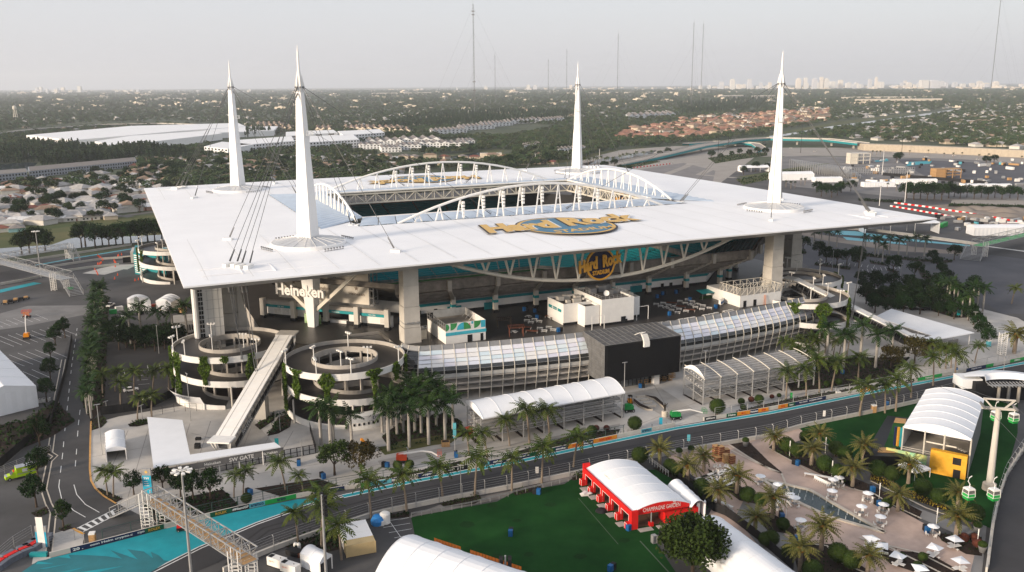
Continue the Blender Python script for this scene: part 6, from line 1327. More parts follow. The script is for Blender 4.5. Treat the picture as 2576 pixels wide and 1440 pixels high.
for k,(P,lf,d_) in enumerate((([(1640,1178),(1690,1175),(1790,1235),(1800,1285),(1760,1262),(1690,1205)],LEAFD,1.5),([(1780,1180),(1830,1205),(1900,1245),(1930,1275),(1860,1260),(1790,1205)],LEAFD,.8),([(1932,1128),(1962,1106),(2060,1160),(2150,1222),(2148,1232),(2090,1206),(2010,1168)],LEAF,.8),([(2096,1180),(2140,1200),(2200,1225),(2320,1288),(2310,1308),(2235,1268),(2135,1222),(2100,1204)],SOIL,.4),([(2190,1190),(2300,1240),(2390,1280),(2380,1288),(2290,1255),(2190,1212)],mat('yellow_flowers',(.16,.12,.012),.8,scale=2,c2=(.30,.22,.02)),2.5),([(1900,1300),(1940,1290),(2018,1342),(1990,1345),(1930,1335)],LEAFD,.8),([(1990,1365),(2090,1370),(2190,1440),(2010,1450)],LEAFD,.5),([(2180,1362),(2290,1405),(2380,1445),(2330,1450),(2240,1420)],SOIL,.3),([(2250,1385),(2340,1395),(2420,1440),(2380,1450)],SOIL,.3),([(2355,1342),(2470,1352),(2470,1400),(2430,1395),(2370,1362)],LEAFD,.8),([(1932 - 100,1115),(1880,1108),(1932,1160),(1968,1190),(1930,1180)],SOIL,.3))):
 cover('planting_bed',P,.55,d_ * 2,.25,lf)
GREYP = mat('grey_paving',(.21,.205,.20),.9,var=.12,scale=.2)
sheet('grey_path',[(2118,1180),(2150,1200),(2200,1235),(2320,1306),(2420,1350),(2460,1335),(2300,1275),(2190,1225)],.058,GREYP); sheet('grey_path',[(1880,1240),(1930,1290),(1990,1365),(2120,1445),(1960,1440),(1850,1300)],.058,GREYP); sheet('grey_path',[(2470,1320),(2482,1325),(2470,1445),(2440,1445)],.058,GREYP)
cover('ground_cover',[(2160,735),(2260,720),(2420,745),(2480,800),(2400,800),(2300,770),(2200,770)],1.0,.8,.5,LEAFD)
# ------------------------------------------------------------------ fountain pond and kerbs of the brick plaza
pond = [(1905,1200),(1932,1211),(1968,1219),(2037,1235),(2225,1342),(2084,1302),(1990,1258)]
t = thing('fountain_pond','long pointed fountain pond with small jets in the pink plaza','fountain'); PP_ = [G(x,y) for x,y in pond]
MB().poly([(p.x,p.y,.12) for p in PP_[::-1]]).build('pool_water',mat('pool_water',(.012,.032,.034),.15,var=.4,scale=.4,bump=.2,spec=.4),t)
for a,c_ in zip(PP_,PP_[1:] + PP_[:1]): d = (c_ - a).normalized(); s_ = Vector((-d.y,d.x,0)) * .45; MB().prism([tuple(q[:2]) for q in (a - s_,c_ - s_,c_ + s_,a + s_)],0,.38).build('stone_edge',CURB,t)
JET = mat('water_jet',(.70,.74,.76),.3)
for x,y in C3([(185,605),(262,605),(320,640),(390,640),(305,680),(370,715),(450,715),(455,675),(380,680),(520,700),(585,745),(650,785),(630,865),(705,865),(712,830),(795,865),(780,910),(860,910),(925,945),(560,805),(250,640)]): p = G(x,y); MB().tube([p + ZV(.1),p + ZV(1.0)],[.07,.02],5).build('water_jet',JET,t)
for k,pts in enumerate(([(1932,1128),(1955,1142),(2010,1172),(2060,1203),(2130,1236)],[(1905,1250),(1985,1240),(1966,1193)],[(2135,1230),(2200,1245),(2240,1270),(2318,1307)],[(2190,1212),(2240,1236),(2330,1280),(2395,1303)],[(2162,1354),(2180,1363),(2240,1380),(2300,1410),(2370,1445)],[(2235,1375),(2310,1392),(2400,1438)],[(1820,1112),(1880,1150),(1940,1185),(1965,1192),(1900,1165),(1840,1135)],[(1990,1365),(2080,1375),(2120,1420),(2180,1445)],[(2040,1100),(2100,1130),(2145,1160)])): ribbon('stone_kerb',pts,.2,.5,CURB)
# parasol tables with chairs
CHM = MB(); CHM.bz(-.25,.25,-.25,.25,.40,.45); CHM.box((0,.27,.72),(.5,.06,.6)); CHM.beam((-.22,-.22,0),(-.22,-.22,.4),.06); CHM.beam((.22,-.22,0),(.22,-.22,.4),.06); CHM.beam((-.22,.22,0),(-.22,.22,.45),.06); CHM.beam((.22,.22,0),(.22,.22,.45),.06); CHM = CHM.mesh('chair',WHITEP)
TBM = MB().lathe([(.01,.74),(.65,.74),(.65,.70)],12).mesh('tabletop',GREYM); POM = MB().tube([(0,0,0),(0,0,2.4)],.04,5).mesh('parasol_pole',WHITEP)
PAR = MB()
for k in range(8): a,c_ = 2 * PI * k / 8,2 * PI * (k + 1) / 8; PAR.poly([(0,0,2.65),(1.25 * cos(a),1.25 * sin(a),2.2),(1.25 * cos(c_),1.25 * sin(c_),2.2)])
PAR = PAR.mesh('parasol',TENT)
SQP = MB(); SQP.poly([(0,0,2.7),(-1.3,-1.3,2.15),(1.3,-1.3,2.4)]).poly([(0,0,2.7),(1.3,-1.3,2.4),(1.3,1.3,2.15)]).poly([(0,0,2.7),(1.3,1.3,2.15),(-1.3,1.3,2.4)]).poly([(0,0,2.7),(-1.3,1.3,2.4),(-1.3,-1.3,2.15)]); SQP = SQP.mesh('parasol',TENT)
pc = C3([(95,640),(210,735),(265,775),(640,705),(650,590),(710,570),(1000,730),(935,865),(1155,845),(1125,970),(325,1005),(1655,1070),(90,810)]) + [(1912,1219)]
pw = ['at the left tip of the fountain pond','left one of two below the pond','right one of two below the pond','above the middle of the pond','beside the long white table, left','beside the long white table, right','near the grey path bin','right of the pond middle','beside the flat round bush','near the right tip of the pond','below the pond at the left','beside the blue cart at the right','half hidden behind a date palm at the left','near the stacked crates and tables']
PS = None
for k,(x,y) in enumerate(pc):
 lab = 'octagonal white parasol table with chairs ' + pw[k]
 if PS is None:
  PS = thing('parasol_table',lab,'parasol table',G(x,y),.3,'octagonal parasol tables'); put('tabletop',TBM,PS); put('pole',POM,PS); put('parasol',PAR,PS)
  for q in range(4): a = .4 + q * PI / 2; put('chair',CHM,PS,(1.15 * cos(a),1.15 * sin(a),0),a - PI / 2)
 else: dup(PS,loc=G(x,y),rz=rnd(0,6),label=lab)
pc = C3([(1030,1195),(1130,1270),(1300,1375),(1670,1290),(1870,1205),(1925,1425),(1520,1500)]); pw = ['first from the left at the wedge bed','second from the left at the wedge bed','third from the left at the wedge bed','in the middle right of the lower plaza','beside the reddish bushes','lowest at the right plaza corner','cut by the bottom edge']; PQ = None
for k,(x,y) in enumerate(pc):
 lab = 'square white parasol over a fixed table ' + pw[k]
 if PQ is None:
  PQ = thing('parasol_table',lab,'parasol table',G(x,y),.3,'square parasol tables'); put('tabletop',MB().bz(-.5,.5,-.5,.5,.7,.76).mesh('tabletop',WHITEP),PQ); put('pole',POM,PQ); put('parasol',SQP,PQ)
  for q in range(4): a = q * PI / 2; put('stool',MB().bz(-.22,.22,-.22,.22,.4,.46).beam((0,0,0),(0,0,.4),.08).mesh('stool',WHITEP) if q == 0 and k == 0 else PQ.children[-1].data,PQ,(.95 * cos(a),.95 * sin(a),0),a)
 else: dup(PQ,loc=G(x,y),rz=rnd(0,6),label=lab)
# long tables, crates, stacked chairs
def ltable(x,y,rz,L,label,group): t = thing('long_table',label,'table',G(x,y),rz,group); MB().bz(-L / 2,L / 2,-.45,.45,.72,.78).build('tabletop',WHITEP,t); [MB().beam((sx * (L / 2 - .2),sy * .35,0),(sx * (L / 2 - .2),sy * .35,.72),.07).build('leg',WHITEP,t) for sx in (-1,1) for sy in (-1,1)]; return t
def chair(x,y,rz,label,group): t = thing('white_chair',label,'chair',G(x,y),rz,group); put('frame',CHM,t)
for k,(x,y) in enumerate([(1765,1208),(1778,1203),(1792,1208),(1805,1202),(1775,1216),(1790,1219),(1836,1214),(1840,1222),(1822,1192),(1840,1188)]): ltable(x,y,STH + .2,4.2,'white folding table in the stacked furniture behind the annex tent','stored white folding tables')
for k in range(22): chair(1795 + (k % 8) * 6 + rnd(-1,1),1178 + (k // 8) * 14 + rnd(-2,2),rnd(0,6),'white chair among the stored furniture behind the annex tent','stored white chairs')
ltable(2066,1205,-.45,8,'long white table with chairs beside two parasols on the plaza',None)
for k in range(9): chair(2050 + k * 4.5,1208 + k * 2.2,-.45,'white chair along the long white plaza table','chairs at the long plaza table')
ltable(1820,1274,-.9,5,'white table row beside the single date palm behind the annex tent',None)
for k in range(7): chair(1826 + k * 3,1272 + k * 3.4,2.2,'white chair beside the small table row behind the annex tent','chairs at the small table row')
for k,(x,y,h) in enumerate([(1800,1152,3),(1812,1154,3),(1826,1150,2),(1826,1164,2),(1840,1166,2),(1806,1160,1)]):
 for q in range(h):
  g = G(x,y); t = thing('wooden_crate',f'wooden crate, {["bottom", "second", "top"][q]} of the {OR[k]} stack by the plaza palms','crate',(g.x,g.y,q * 1.15),.3,'stacked wooden crates'); MB().bz(-.7,.7,-.7,.7,.1,1.1).build('box',WOODR if k != 3 else WOOD,t)
  for z in (.05,.55,1.08): MB().bz(-.74,.74,-.74,.74,z,z + .06).build('batten',WOOD,t)
def bins2(L):
 for x,y,lab in L: bin_at(G(x,y),'blue and black bin pair ' + lab,rnd(0,3),'bin pairs on the ground')
bins2([(1350,1243,'on the lawn beside the fence'),(1585,1333,'at the front corner of the red tent'),(1724,1310,'at the red bar of the red tent'),(1539,1435,'on the lawn at the bottom edge'),(1285,1346,'at the middle left of the lawn'),(2002,1170,'on the plaza below two round bushes'),(2192,1236,'on the grey path'),(2208,1272,'by the wedge bed'),(2330,1338,'beside the right parasol'),(1966,1304,'under the left pond palm'),(1998,1362,'at the lower left plaza'),(812,1203,'dark pair below the bronze tree, left'),(752,1170,'dark pair in front of the SW gate fence'),(970,1176,'dark pair left of the red boom lift'),(1147,1149,'beside the light pole right of the boom lift'),(627,1244,'by the small left palms'),(2117,940,'below the right palms'),(2232,1020,'by the turf edge fence'),(1614,976,'at the screen entrance'),(2405,936,'near the SE gate')])
# ------------------------------------------------------------------ tall yellow pavilion
ze = 10.0; E4 = eave([(2273,1073),(2328,982),(2476,1006),(2444,1106)],ze)
t = thing('tall_pavilion','tall two-storey pavilion with white arched roof and yellow front wall','pavilion'); barrel(t,[E4[0],E4[3],E4[2],E4[1]],1.9,6,gable=(TENT,TENT))
A,B,C_,D_ = E4[0],E4[3],E4[2],E4[1]; gp = lambda f,g_: A.lerp(B,f).lerp(D_.lerp(C_,f),g_)
def wallp(f0,g0,f1,g1,z0,z1,name,m_): p,q = gp(f0,g0),gp(f1,g1); return MB().poly([(p.x,p.y,z0),(q.x,q.y,z0),(q.x,q.y,z1),(p.x,p.y,z1)]).build(name,m_,t)
wallp(0,.0,.5,.0,0,3.6,'white_drape',TENT); wallp(.02,.45,.98,.45,3.6,ze,'stone_wall',mat('dark_stone',(.05,.05,.05),.8,scale=3,c2=(.16,.15,.15))); wallp(0,0,0,1,0,ze - .2,'side_wall',TENT); wallp(1,0,1,1,0,ze - .2,'side_wall',GREYM); wallp(0,1,1,1,0,ze - .2,'back_wall',TENT)
MB().poly([(p.x,p.y,3.7) for p in (gp(0,0),gp(1,0),gp(1,.45),gp(0,.45))]).build('upper_floor',CONC,t)
YW = mat('yellow_wood',(.62,.30,.02),.6,scale=1.2,c2=(.72,.38,.035)); o_ = (gp(.5,0) - gp(.5,1)).normalized()
yw = MB(); p,q = gp(.45,0) + o_ * 1.6,gp(.98,0) + o_ * 1.6; yw.prism([tuple(v[:2]) for v in (p,q,q - o_ * 1.5,p - o_ * 1.5)],0,6.0); yo = yw.build('yellow_front',YW,t); dd = (q - p)
for k in range(15): MB().prism([tuple(v[:2]) for v in (p + o_ * .03,q + o_ * .03,q,p)],.1 + .39 * k,.45 + .39 * k).build('plank',YW,yo)
for z0,z1,f0,f1 in ((3.4,5.2,.62,.85),(.0,2.2,.66,.86)): a,c_ = p + dd * f0 + o_ * .06,p + dd * f1 + o_ * .06; MB().poly([(a.x,a.y,z0),(c_.x,c_.y,z0),(c_.x,c_.y,z1),(a.x,a.y,z1)]).build('opening',DARKF,yo)
for f in (0,.33,.62,1): v = gp(f,0); MB().beam((v.x,v.y,0),(v.x,v.y,ze),.25).build('post',CREAM,t)
v,u_ = gp(.34,.02),gp(.8,.02); MB().beam((v.x,v.y,7.0),(u_.x,u_.y,7.0),.3).build('beam',CREAM,t); v,u_ = gp(.0,0),gp(.45,0)
for h in (4.2,4.7): MB().beam((v.x,v.y,h),(u_.x,u_.y,h),.08).build('railing',CREAM,t)
for k in range(8): a = gp(.62,.1).lerp(gp(.92,.1),k / 7); MB().box((a.x,a.y,5.8 - .2 * k + 1.0),(.9,.5,.1),STH).build('stair_step',CONCL,t)
for k,m_ in enumerate((TEALP,YLINE,NAVYB)): v = gp(0,0) + o_ * .3 - dd.normalized() * (.4 + .7 * k) ; MB().prism([(v.x,v.y),(v.x + .5,v.y + .1),(v.x + .5,v.y + .5),(v.x,v.y + .5)],4.5,9.5).build('banner',m_,t)
tm = thing('beach_mural','painted beach mural panel on the white pavilion front','mural'); v,u_ = gp(-.22,0) + o_ * 1.2,gp(.40,0) + o_ * 1.2; MB().prism([tuple(x_[:2]) for x_ in (v,u_,u_ - o_ * .2,v - o_ * .2)],0,4.0).build('panel',mat('beach_mural',(.10,.42,.30),.6,scale=.5,c2=(.75,.60,.15)),tm)
t = thing('peaked_tent','small white peaked tent in front of the beach mural','tent'); g = G(2298,1196); b = MB(); hw = 2.6
for k in range(4):
 a,c_ = PI / 4 + STH + k * PI / 2,PI / 4 + STH + (k + 1) * PI / 2; A_,C2_ = Vector((g.x + hw * 1.41 * cos(a),g.y + hw * 1.41 * sin(a),2.4)),Vector((g.x + hw * 1.41 * cos(c_),g.y + hw * 1.41 * sin(c_),2.4)); top = Vector((g.x,g.y,4.6)); m1,m2 = A_.lerp(top,.5) - ZV(.35),C2_.lerp(top,.5) - ZV(.35); b.poly([A_,C2_,m2,m1]); b.poly([m1,m2,top]); b.poly([A_ - ZV(.5),C2_ - ZV(.5),C2_,A_])
b.build('canopy',TENT,t)
for k in range(4): a = PI / 4 + STH + k * PI / 2; x,y = g.x + hw * 1.38 * cos(a),g.y + hw * 1.38 * sin(a); MB().beam((x,y,0),(x,y,2.4),.1).build('leg',WHITEP,t)
# black stage with turf deck
t = thing('stage','black stepped stage with green turf deck left of the yellow pavilion','stage'); P_ = [G(x,y) for x,y in [(2170,1176),(2230,1073),(2283,1079),(2272,1180)]]
MB().prism([tuple(p[:2]) for p in P_],0,3.2).build('base',BLACK,t); Q = [P_[0].lerp(P_[1],.1),P_[0].lerp(P_[1],.95),P_[3].lerp(P_[2],.95),P_[3].lerp(P_[2],.1)]
q2 = lambda f,g_: Q[0].lerp(Q[3],f).lerp(Q[1].lerp(Q[2],f),g_)
MB().prism([tuple(v[:2]) for v in (q2(.42,.1),q2(1,.1),q2(1,.85),q2(.42,.85))],3.2,3.3).build('turf_deck',mat('bright_turf',(.012,.075,.012),.9,var=.3,scale=.5),t)
for f0,f1,g0,g1 in ((.3,.75,-.02,.1),(.42,.9,.86,1.0)): MB().prism([tuple(v[:2]) for v in (q2(f0,g0),q2(f1,g0),q2(f1,g1),q2(f0,g1))],3.2,3.36).build('wood_deck',WOOD,t)
for k in range(7): v = q2(.32,-.03) - (q2(0,1) - q2(0,0)).normalized() * .4 * k; MB().box((v.x,v.y,3.0 - .42 * k),(1.6,.4,.08),STH).build('stair_step',GREYM,t)
# cable car: station, pylon, cabins
t = thing('cable_car_pylon','tall grey cable car pylon with a wide crossarm at the right edge','pylon'); g = G(2488,1232); MB().lathe([(1.6,0),(1.5,1.6),(.9,1.8)],14,tuple(g)).build('footing',CURB,t); MB().tube([g + ZV(1.5),g + Vector((.3,.6,20))],[.85,.55],12).build('mast',CONCL,t)
top = g + Vector((.3,.6,20)); rv = Vector((.97,-.25,0)); b = MB(); b.beam(top - rv * 3.6,top + rv * 3.6,.55); b.beam(top - rv * 3.4 + ZV(2.2),top + rv * 3.4 + ZV(2.2),.35)
for q in (-1,1): b.beam(top + rv * q * 1.2,top + rv * q * 3.2 + ZV(2.2),.35)
b.build('crossarm',CONCL,t)
for q in (-1,1):
 b = MB(); fv = Vector((.25,.97,0))
 for k in range(6): b.box(tuple(top + rv * q * 3.4 + fv * (k - 2.5) * .7 + ZV(.5)),(.3,.55,.55))
 b.build('sheave_train',GREYM,t)
CAB = None
for k,(x,y,z) in enumerate([(2437,1243,9.5),(2500,1245,9.0),(2505,1048,10),(2550,1053,10)]):
 lab = ['left cable car cabin above the lawn by the pylon','right cable car cabin above the track wall by the pylon','small far cable car cabin left of the crossarm','small far cable car cabin right of the crossarm'][k]; g = G(x,y,z)
 if CAB is None:
  CAB = thing('cable_car_cabin',lab,'cable car',g,.25,'cable car cabins'); b = MB(); b.lathe([(.01,-1.2),(1.0,-1.15),(1.25,-.4),(1.2,.3)],4,(0,0,0),0,PI / 4,PI / 4 + 2 * PI); b.build('lower_shell',GREENB,CAB)
  MB().lathe([(1.2,.3),(1.05,1.15)],4,(0,0,0),0,PI / 4,PI / 4 + 2 * PI).build('window',mat('cabin_glass',(.12,.12,.11),.15,spec=.7),CAB); MB().lathe([(1.12,1.15),(1.1,1.4),(.01,1.45)],4,(0,0,0),0,PI / 4,PI / 4 + 2 * PI).build('roof',WHITEP,CAB)
  b = MB()
  for q in range(4): a = PI / 4 + q * PI / 2; b.tube([(1.25 * cos(a),1.25 * sin(a),-.4),(1.2 * cos(a),1.2 * sin(a),.3),(1.08 * cos(a),1.08 * sin(a),1.2)],.07,4)
  for z_ in (-.4,.3,1.15): b.tube([(1.22 * cos(PI / 4 + q * PI / 2),1.22 * sin(PI / 4 + q * PI / 2),z_) for q in range(5)],.06,4)
  b.build('frame',WHITEP,CAB); MB().tube([(0,0,1.4),(.05,0,2.2),(-.5,0,2.9),(-.3,0,3.7),(.3,0,4.0)],.1,6).build('hanger',WHITEP,CAB)
 else: dup(CAB,loc=g,rz=.25,label=lab)
b = MB()
for q in (-1,1): p = top + rv * q * 3.4 + ZV(.9); b.tube([p + Vector((8,45,-10)),p,p + Vector((-9,-60,-2)),p + Vector((-22,-150,-2))],.04,5)
tag(b.build('haul_rope',CABLE),'thin steel cable car rope running over the pylon','rope')
t = thing('cable_car_station','cable car station under a white crescent roof at the right edge','station'); C0 = G(2530,1010); b = MB(); n = 20
A_ = [(C0.x + 11 * cos(PI * k / n) ,C0.y + 4 + 6 * sin(PI * k / n),6.5) for k in range(n + 1)]; B_ = [(C0.x + 6.5 * cos(PI * k / n),C0.y + 1 + 3.5 * sin(PI * k / n),7.6) for k in range(n + 1)]; C_ = [(C0.x + 6.3 * cos(PI * k / n),C0.y + .5 + 2.5 * sin(PI * k / n),6.0) for k in range(n + 1)]
b.strip(A_,B_); b.strip(B_,C_); b.build('roof',TENT,t); MB().bz(C0.x - 9,C0.x + 10,C0.y + 1,C0.y + 6,0,5.5).build('machine_hall',DARKF,t); MB().bz(C0.x - 12,C0.x - 6,C0.y + 3,C0.y + 9,3.0,6.0).build('white_box',TENT,t)
for k in range(12): x = C0.x - 6 + k; MB().beam((x,C0.y + 1,5.8),(x,C0.y - 3,5.5),.2).build('rail_bracket',GALV,t)
for k in range(3): MB().tube([(C0.x - 6,C0.y - k,5.2 + .2 * k),(C0.x + 7,C0.y - k,5.2 + .2 * k)],.15,5).build('guide_rail',GALV,t)
for x in (-3,0,3): MB().tube([(C0.x + x,C0.y - 1,0),(C0.x + x,C0.y - 1,5.4)],.45,8).build('station_post',GREYM if x == 0 else CURB,t)
# ------------------------------------------------------------------ containers, generators, storage
def container(x,y,rz,m_,label,top=None):
 t = thing('shipping_container',label,'container',G(x,y),rz,'shipping containers'); b = MB(); n = 26; L,Wd,H = 6.06,2.44,2.6
 for s_,y0 in ((-1,-Wd / 2),(1,Wd / 2)):
  for k in range(n): x0,x1 = -L / 2 + L * k / n,-L / 2 + L * (k + 1) / n; o = y0 + (.04 * s_ if k % 2 else 0); b.poly([(x0,o,.1),(x1,o,.1),(x1,o,H),(x0,o,H)])
 b.build('side_wall',m_,t); MB().bz(-L / 2 + .05,L / 2 - .05,-Wd / 2 + .05,Wd / 2 - .05,0,H - .02).build('body',m_,t); b = MB()
 for k in range(n): x0,x1 = -L / 2 + L * k / n,-L / 2 + L * (k + 1) / n; o = H + (.03 if k % 2 else 0); b.poly([(x0,-Wd / 2,o),(x1,-Wd / 2,o),(x1,Wd / 2,o),(x0,Wd / 2,o)])
 b.build('roof',top or m_,t)
 for sx in (-1,1): [MB().beam((sx * L / 2,sy * Wd / 2,0),(sx * L / 2,sy * Wd / 2,H),.12).build('corner_post',m_,t) for sy in (-1,1)]
 return t
BEI = mat('beige_container',(.55,.42,.22),.6,var=.08); g0,g1 = G(912,1398),G(938,1394 - 0); cd = (G(943,1391) - G(875,1404)).normalized(); rz = math.atan2(cd.y,cd.x); nv = Vector((-cd.y,cd.x,0)); base = (G(875,1404) + G(943,1391)) / 2 + nv * 1.25
for k in range(4):
 p = base + nv * 2.52 * k; t = container(0,0,rz,BEI if k == 0 else WHITEP,['beige shipping container with ribbed side, nearest of the row','white-topped container behind the beige one','third white-topped container in the row','farthest white-topped container in the row'][k],None if k == 0 else TENT); t.location = p
def box_thing(name,label,cat,x,y,rz,parts,group=None,z=0):
 t = thing(name,label,cat,G(x,y,z),rz,group)
 for nm,m_,bx in parts:
  b = MB()
  for q in bx: b.bz(*q)
  b.build(nm,m_,t)
 return t
ORT = mat('orange_print',(.70,.16,.03),.6)
for k,(x,y) in enumerate([(698,1425),(731,1440)]):
 t = box_thing('generator',['white generator with orange lettering, left one of two at the bottom','white generator with orange lettering, right one of two at the bottom'][k],'generator',x,y,-.5,[('housing',WHITEP,[(-2,2,-.8,.8,.2,2.0)]),('vent',DARKF,[(-1.9,-.9,-.6,.6,2.0,2.03)]),('base',DARKF,[(-2.05,2.05,-.85,.85,0,.2)])],'white generators'); letters('aggreko',ORT,(-.7,-.82,1.3),(1,0,0),(0,0,1),t,w=1.5); MB().tube([(1,0,2),(1,0,2.25)],.1,6).build('exhaust',GREYM,t)
for k in range(2): t = thing('gas_tank',['white gas tank, left of two beside the skip','white gas tank, right of two beside the skip'][k],'tank',G(744 + 8 * k,1381 + k),0,'gas tanks'); MB().lathe([(.01,0),(.42,.05),(.45,.4),(.45,1.1),(.3,1.4),(.01,1.45)],12).build('shell',WHITEP,t)
b = MB(); b.bz(-1.6,1.6,-.9,.9,.1,1.2); t = thing('rubbish_skip','black rubbish skip beside two white gas tanks','skip',G(741,1396),-.5); b.build('hopper',DARKF,t); MB().bz(1.6,1.9,-.8,.8,.1,1.0).build('wooden_end',WOODR,t)
t = thing('tarped_heap','blue tarpaulin over equipment beside the container row','tarp heap',G(951,1318),.3); MB().lathe([(1.5,0),(1.6,1.0),(1.1,1.9),(.01,2.1)],10).build('tarpaulin',mat('blue_tarp',(.03,.22,.55),.5,var=.2,scale=1,bump=.5),t)
t = thing('water_tank','white cylindrical water tank behind the blue tarpaulin','tank',G(969,1315)); MB().lathe([(1.15,0),(1.15,2.2),(.8,2.5),(.01,2.6)],16).build('shell',WHITEP,t)
for k,(x,y) in enumerate([(953,1321),(960,1322)]): box_thing('tote_tank',['caged white tote tank under the blue tarpaulin','caged white tote tank right of the first'][k],'tank',x,y,.2,[('tank',WHITEP,[(-.5,.5,-.5,.5,.15,1.1)]),('cage',GALV,[(-.55,.55,-.55,.55,0,.12)])],'tote tanks')
for k,(x,y) in enumerate([(1645,1366),(1665,1356)]): box_thing('wire_trolley',['wire trolley on the lawn left of the round tree','dark trolley on the lawn behind the round tree'][k],'trolley',x,y,.4,[('frame',GALV if k == 0 else DARKF,[(-.5,-.45,-.5,.5,0,1.8),(.45,.5,-.5,.5,0,1.8),(-.5,.5,-.5,.5,.1,.15),(-.5,.5,-.5,.5,.9,.95),(-.5,.5,-.5,.5,1.75,1.8)])])
b = MB()
for k in range(5): b.box((rnd(-.8,.8),rnd(-.4,.4),.2 + .12 * k),(1.8,.9,.2),rnd(0,1))
t = b.build('cushion_pile',WHITEP); t.location = G(1476,1246); tag(t,'pile of white cushions beside the red tent piers','cushions')
b = MB().lathe([(1.4,0),(1.1,.5),(.3,.7),(.01,.7)],9); t = b.build('tarp_roll',DARKF); t.location = G(1512,1287); tag(t,'crumpled black sheet lying on the lawn before the red tent','sheet')
# ------------------------------------------------------------------ poles, signs
def light_mast(x0,y0,h,n,label,tilt=0,group=None,lamps='ring'):
 t = thing('light_mast',label,'light mast',G(x0,y0),rnd(0,3),group); MB().tube([(0,0,0),(0,0,h)],[.32,.18],8).build('mast',GALV,t)
 for k in range(n):
  a = 2 * PI * k / n; b = MB()
  if lamps == 'ring': b.box((1.5 * cos(a),1.5 * sin(a),h - .1),(.9,.6,.25),a); b.beam((0,0,h),(1.2 * cos(a),1.2 * sin(a),h),.1)
  else: b.box(((k % 2 - .5) * 1.6,-.3,h - .3 - .9 * (k // 2)),(.7,.6,.6),0); b.beam((-1,0,h - .3 - .9 * (k // 2)),(1,0,h - .3 - .9 * (k // 2)),.08)
  b.build('lamp',WHITEP if lamps == 'ring' else DARKF,t)
 return t
def h_for(x,y0,y1):        # height of something whose foot is at y0 and top at y1
 g = G(x,y0); lo,hi = 0,60
 for _ in range(40):
  m_ = (lo + hi) / 2; d = Vector((g.x,g.y,m_)) - ZV(CAMH); yy = 720 - FPX * d.dot(UP) / d.dot(FW)
  lo,hi = (m_,hi) if yy > y1 else (lo,m_)
 return lo
light_mast(483,1462,h_for(483,1462,1184),8,'tall grey light mast with a ring of lamps in front of the footbridge'); light_mast(822,1470,h_for(822,1470,1245),10,'tall grey floodlight mast among the bottom left palms',lamps='bank'); light_mast(104,700,h_for(104,700,582),8,'tall light mast standing by the upper left footbridge')
light_mast(1272,1500,h_for(1272,1500,1398),12,'floodlight cluster mast rising from the bottom edge over the big tent',lamps='bank')
LM = None
for k,(x,y0,y1,lab) in enumerate([(258,1145,1018,'at the plaza corner by the small tent'),(359,1063,1020,'short lamp by the gate canopy'),(480,1060,940,'beside the left spiral ramp'),(1569,1050,912,'at the right end of the roofed stand'),(1770,1017,882,'at the left end of the bare stand'),(1160,1254,1170,'on the near track by the palms'),(1026,1150,1128,'lamp by the red boom lift'),(1145,1148,1098,'lamp right of the boom lift'),(2521,965,898,'by the cable car station'),(2094,676,632,'tall lamp in the right car park'),(2265,700,665,'lamp in the right garden'),(2270,770,730,'lamp in the SE garden'),(2450,830,785,'lamp right of the SE gate'),(1986,617,590,'lamp at the car park far corner'),(300,880,820,'white pole by the palm hedge'),(400,890,820,'lamp in the left car park'),(760,1150,1108,'lamp on the SW plaza'),(705,1085,1035,'twin lamp under the spiral ramp'),(268,1030,1010,'lamp over the palm hedge end')]):
 h = h_for(x,y0,y1); t = thing('lamp_post','slim grey lamp post ' + lab,'lamp post',G(x,y0),rnd(0,6),'slim lamp posts'); MB().tube([(0,0,0),(0,0,h)],[.13,.08],6).build('post',GALV if k != 14 else WHITEP,t); MB().bz(-.8,.8,-.12,.12,h - .1,h + .05).build('lamp',GALV,t)
for k,(x,y) in enumerate(C3([(215,278),(575,240),(640,485),(1115,720),(1690,980),(2100,1200),(180,900)])): t = thing('banner_pole','thin white pole ' + ['between two round bushes of the lawn bed','behind the lawn bed bushes','beside a round bush at the parasols','near the grey path bins','at the right plaza parasol','by the reddish bushes','beside the left pond palm'][k],'pole',G(x,y),0,'thin white plaza poles'); MB().tube([(0,0,0),(0,0,3.4)],.06,5).build('post',WHITEP,t); MB().tube([(0,0,3.0),(0,0,4.4)],.12,6).build('lamp',WHITEP,t)
def totem(x,y,w_,h,label,m_,text,tc=WHITEP,rz=-.05):
 t = thing('sign_totem',label,'sign',G(x,y),rz); MB().bz(-w_ / 2,w_ / 2,0,.45,0,h).build('board',GALV,t); MB().bz(-w_ / 2 + .05,w_ / 2 - .05,-.05,0,.2,h * .74).build('panel',m_,t)
 letters(text,tc,(0,-.07,h * .64),(1,0,0),(0,0,1),t,w=w_ * .62,bold=.02); [MB().bz(-w_ * .32,w_ * (.1 + .06 * q),-.07,-.05,h * (.5 - .08 * q),h * (.52 - .08 * q)).build('text_line',WHITEP,t) for q in range(3)]
 MB().lathe([(.01,0),(.35,0)],10).build('emblem',GOLDP,t).matrix_basis = frame((0,-.03,h * .87),(1,0,0),(0,0,1)); return t
CYB = mat('cyan_board',(.02,.33,.48),.5); totem(373,1245,2.2,6.6,'blue SW gate sign totem behind the truss footbridge',CYB,'SW'); totem(107,1378,2.4,4.8,'blue sign totem on the lower left pavement',CYB,'1')
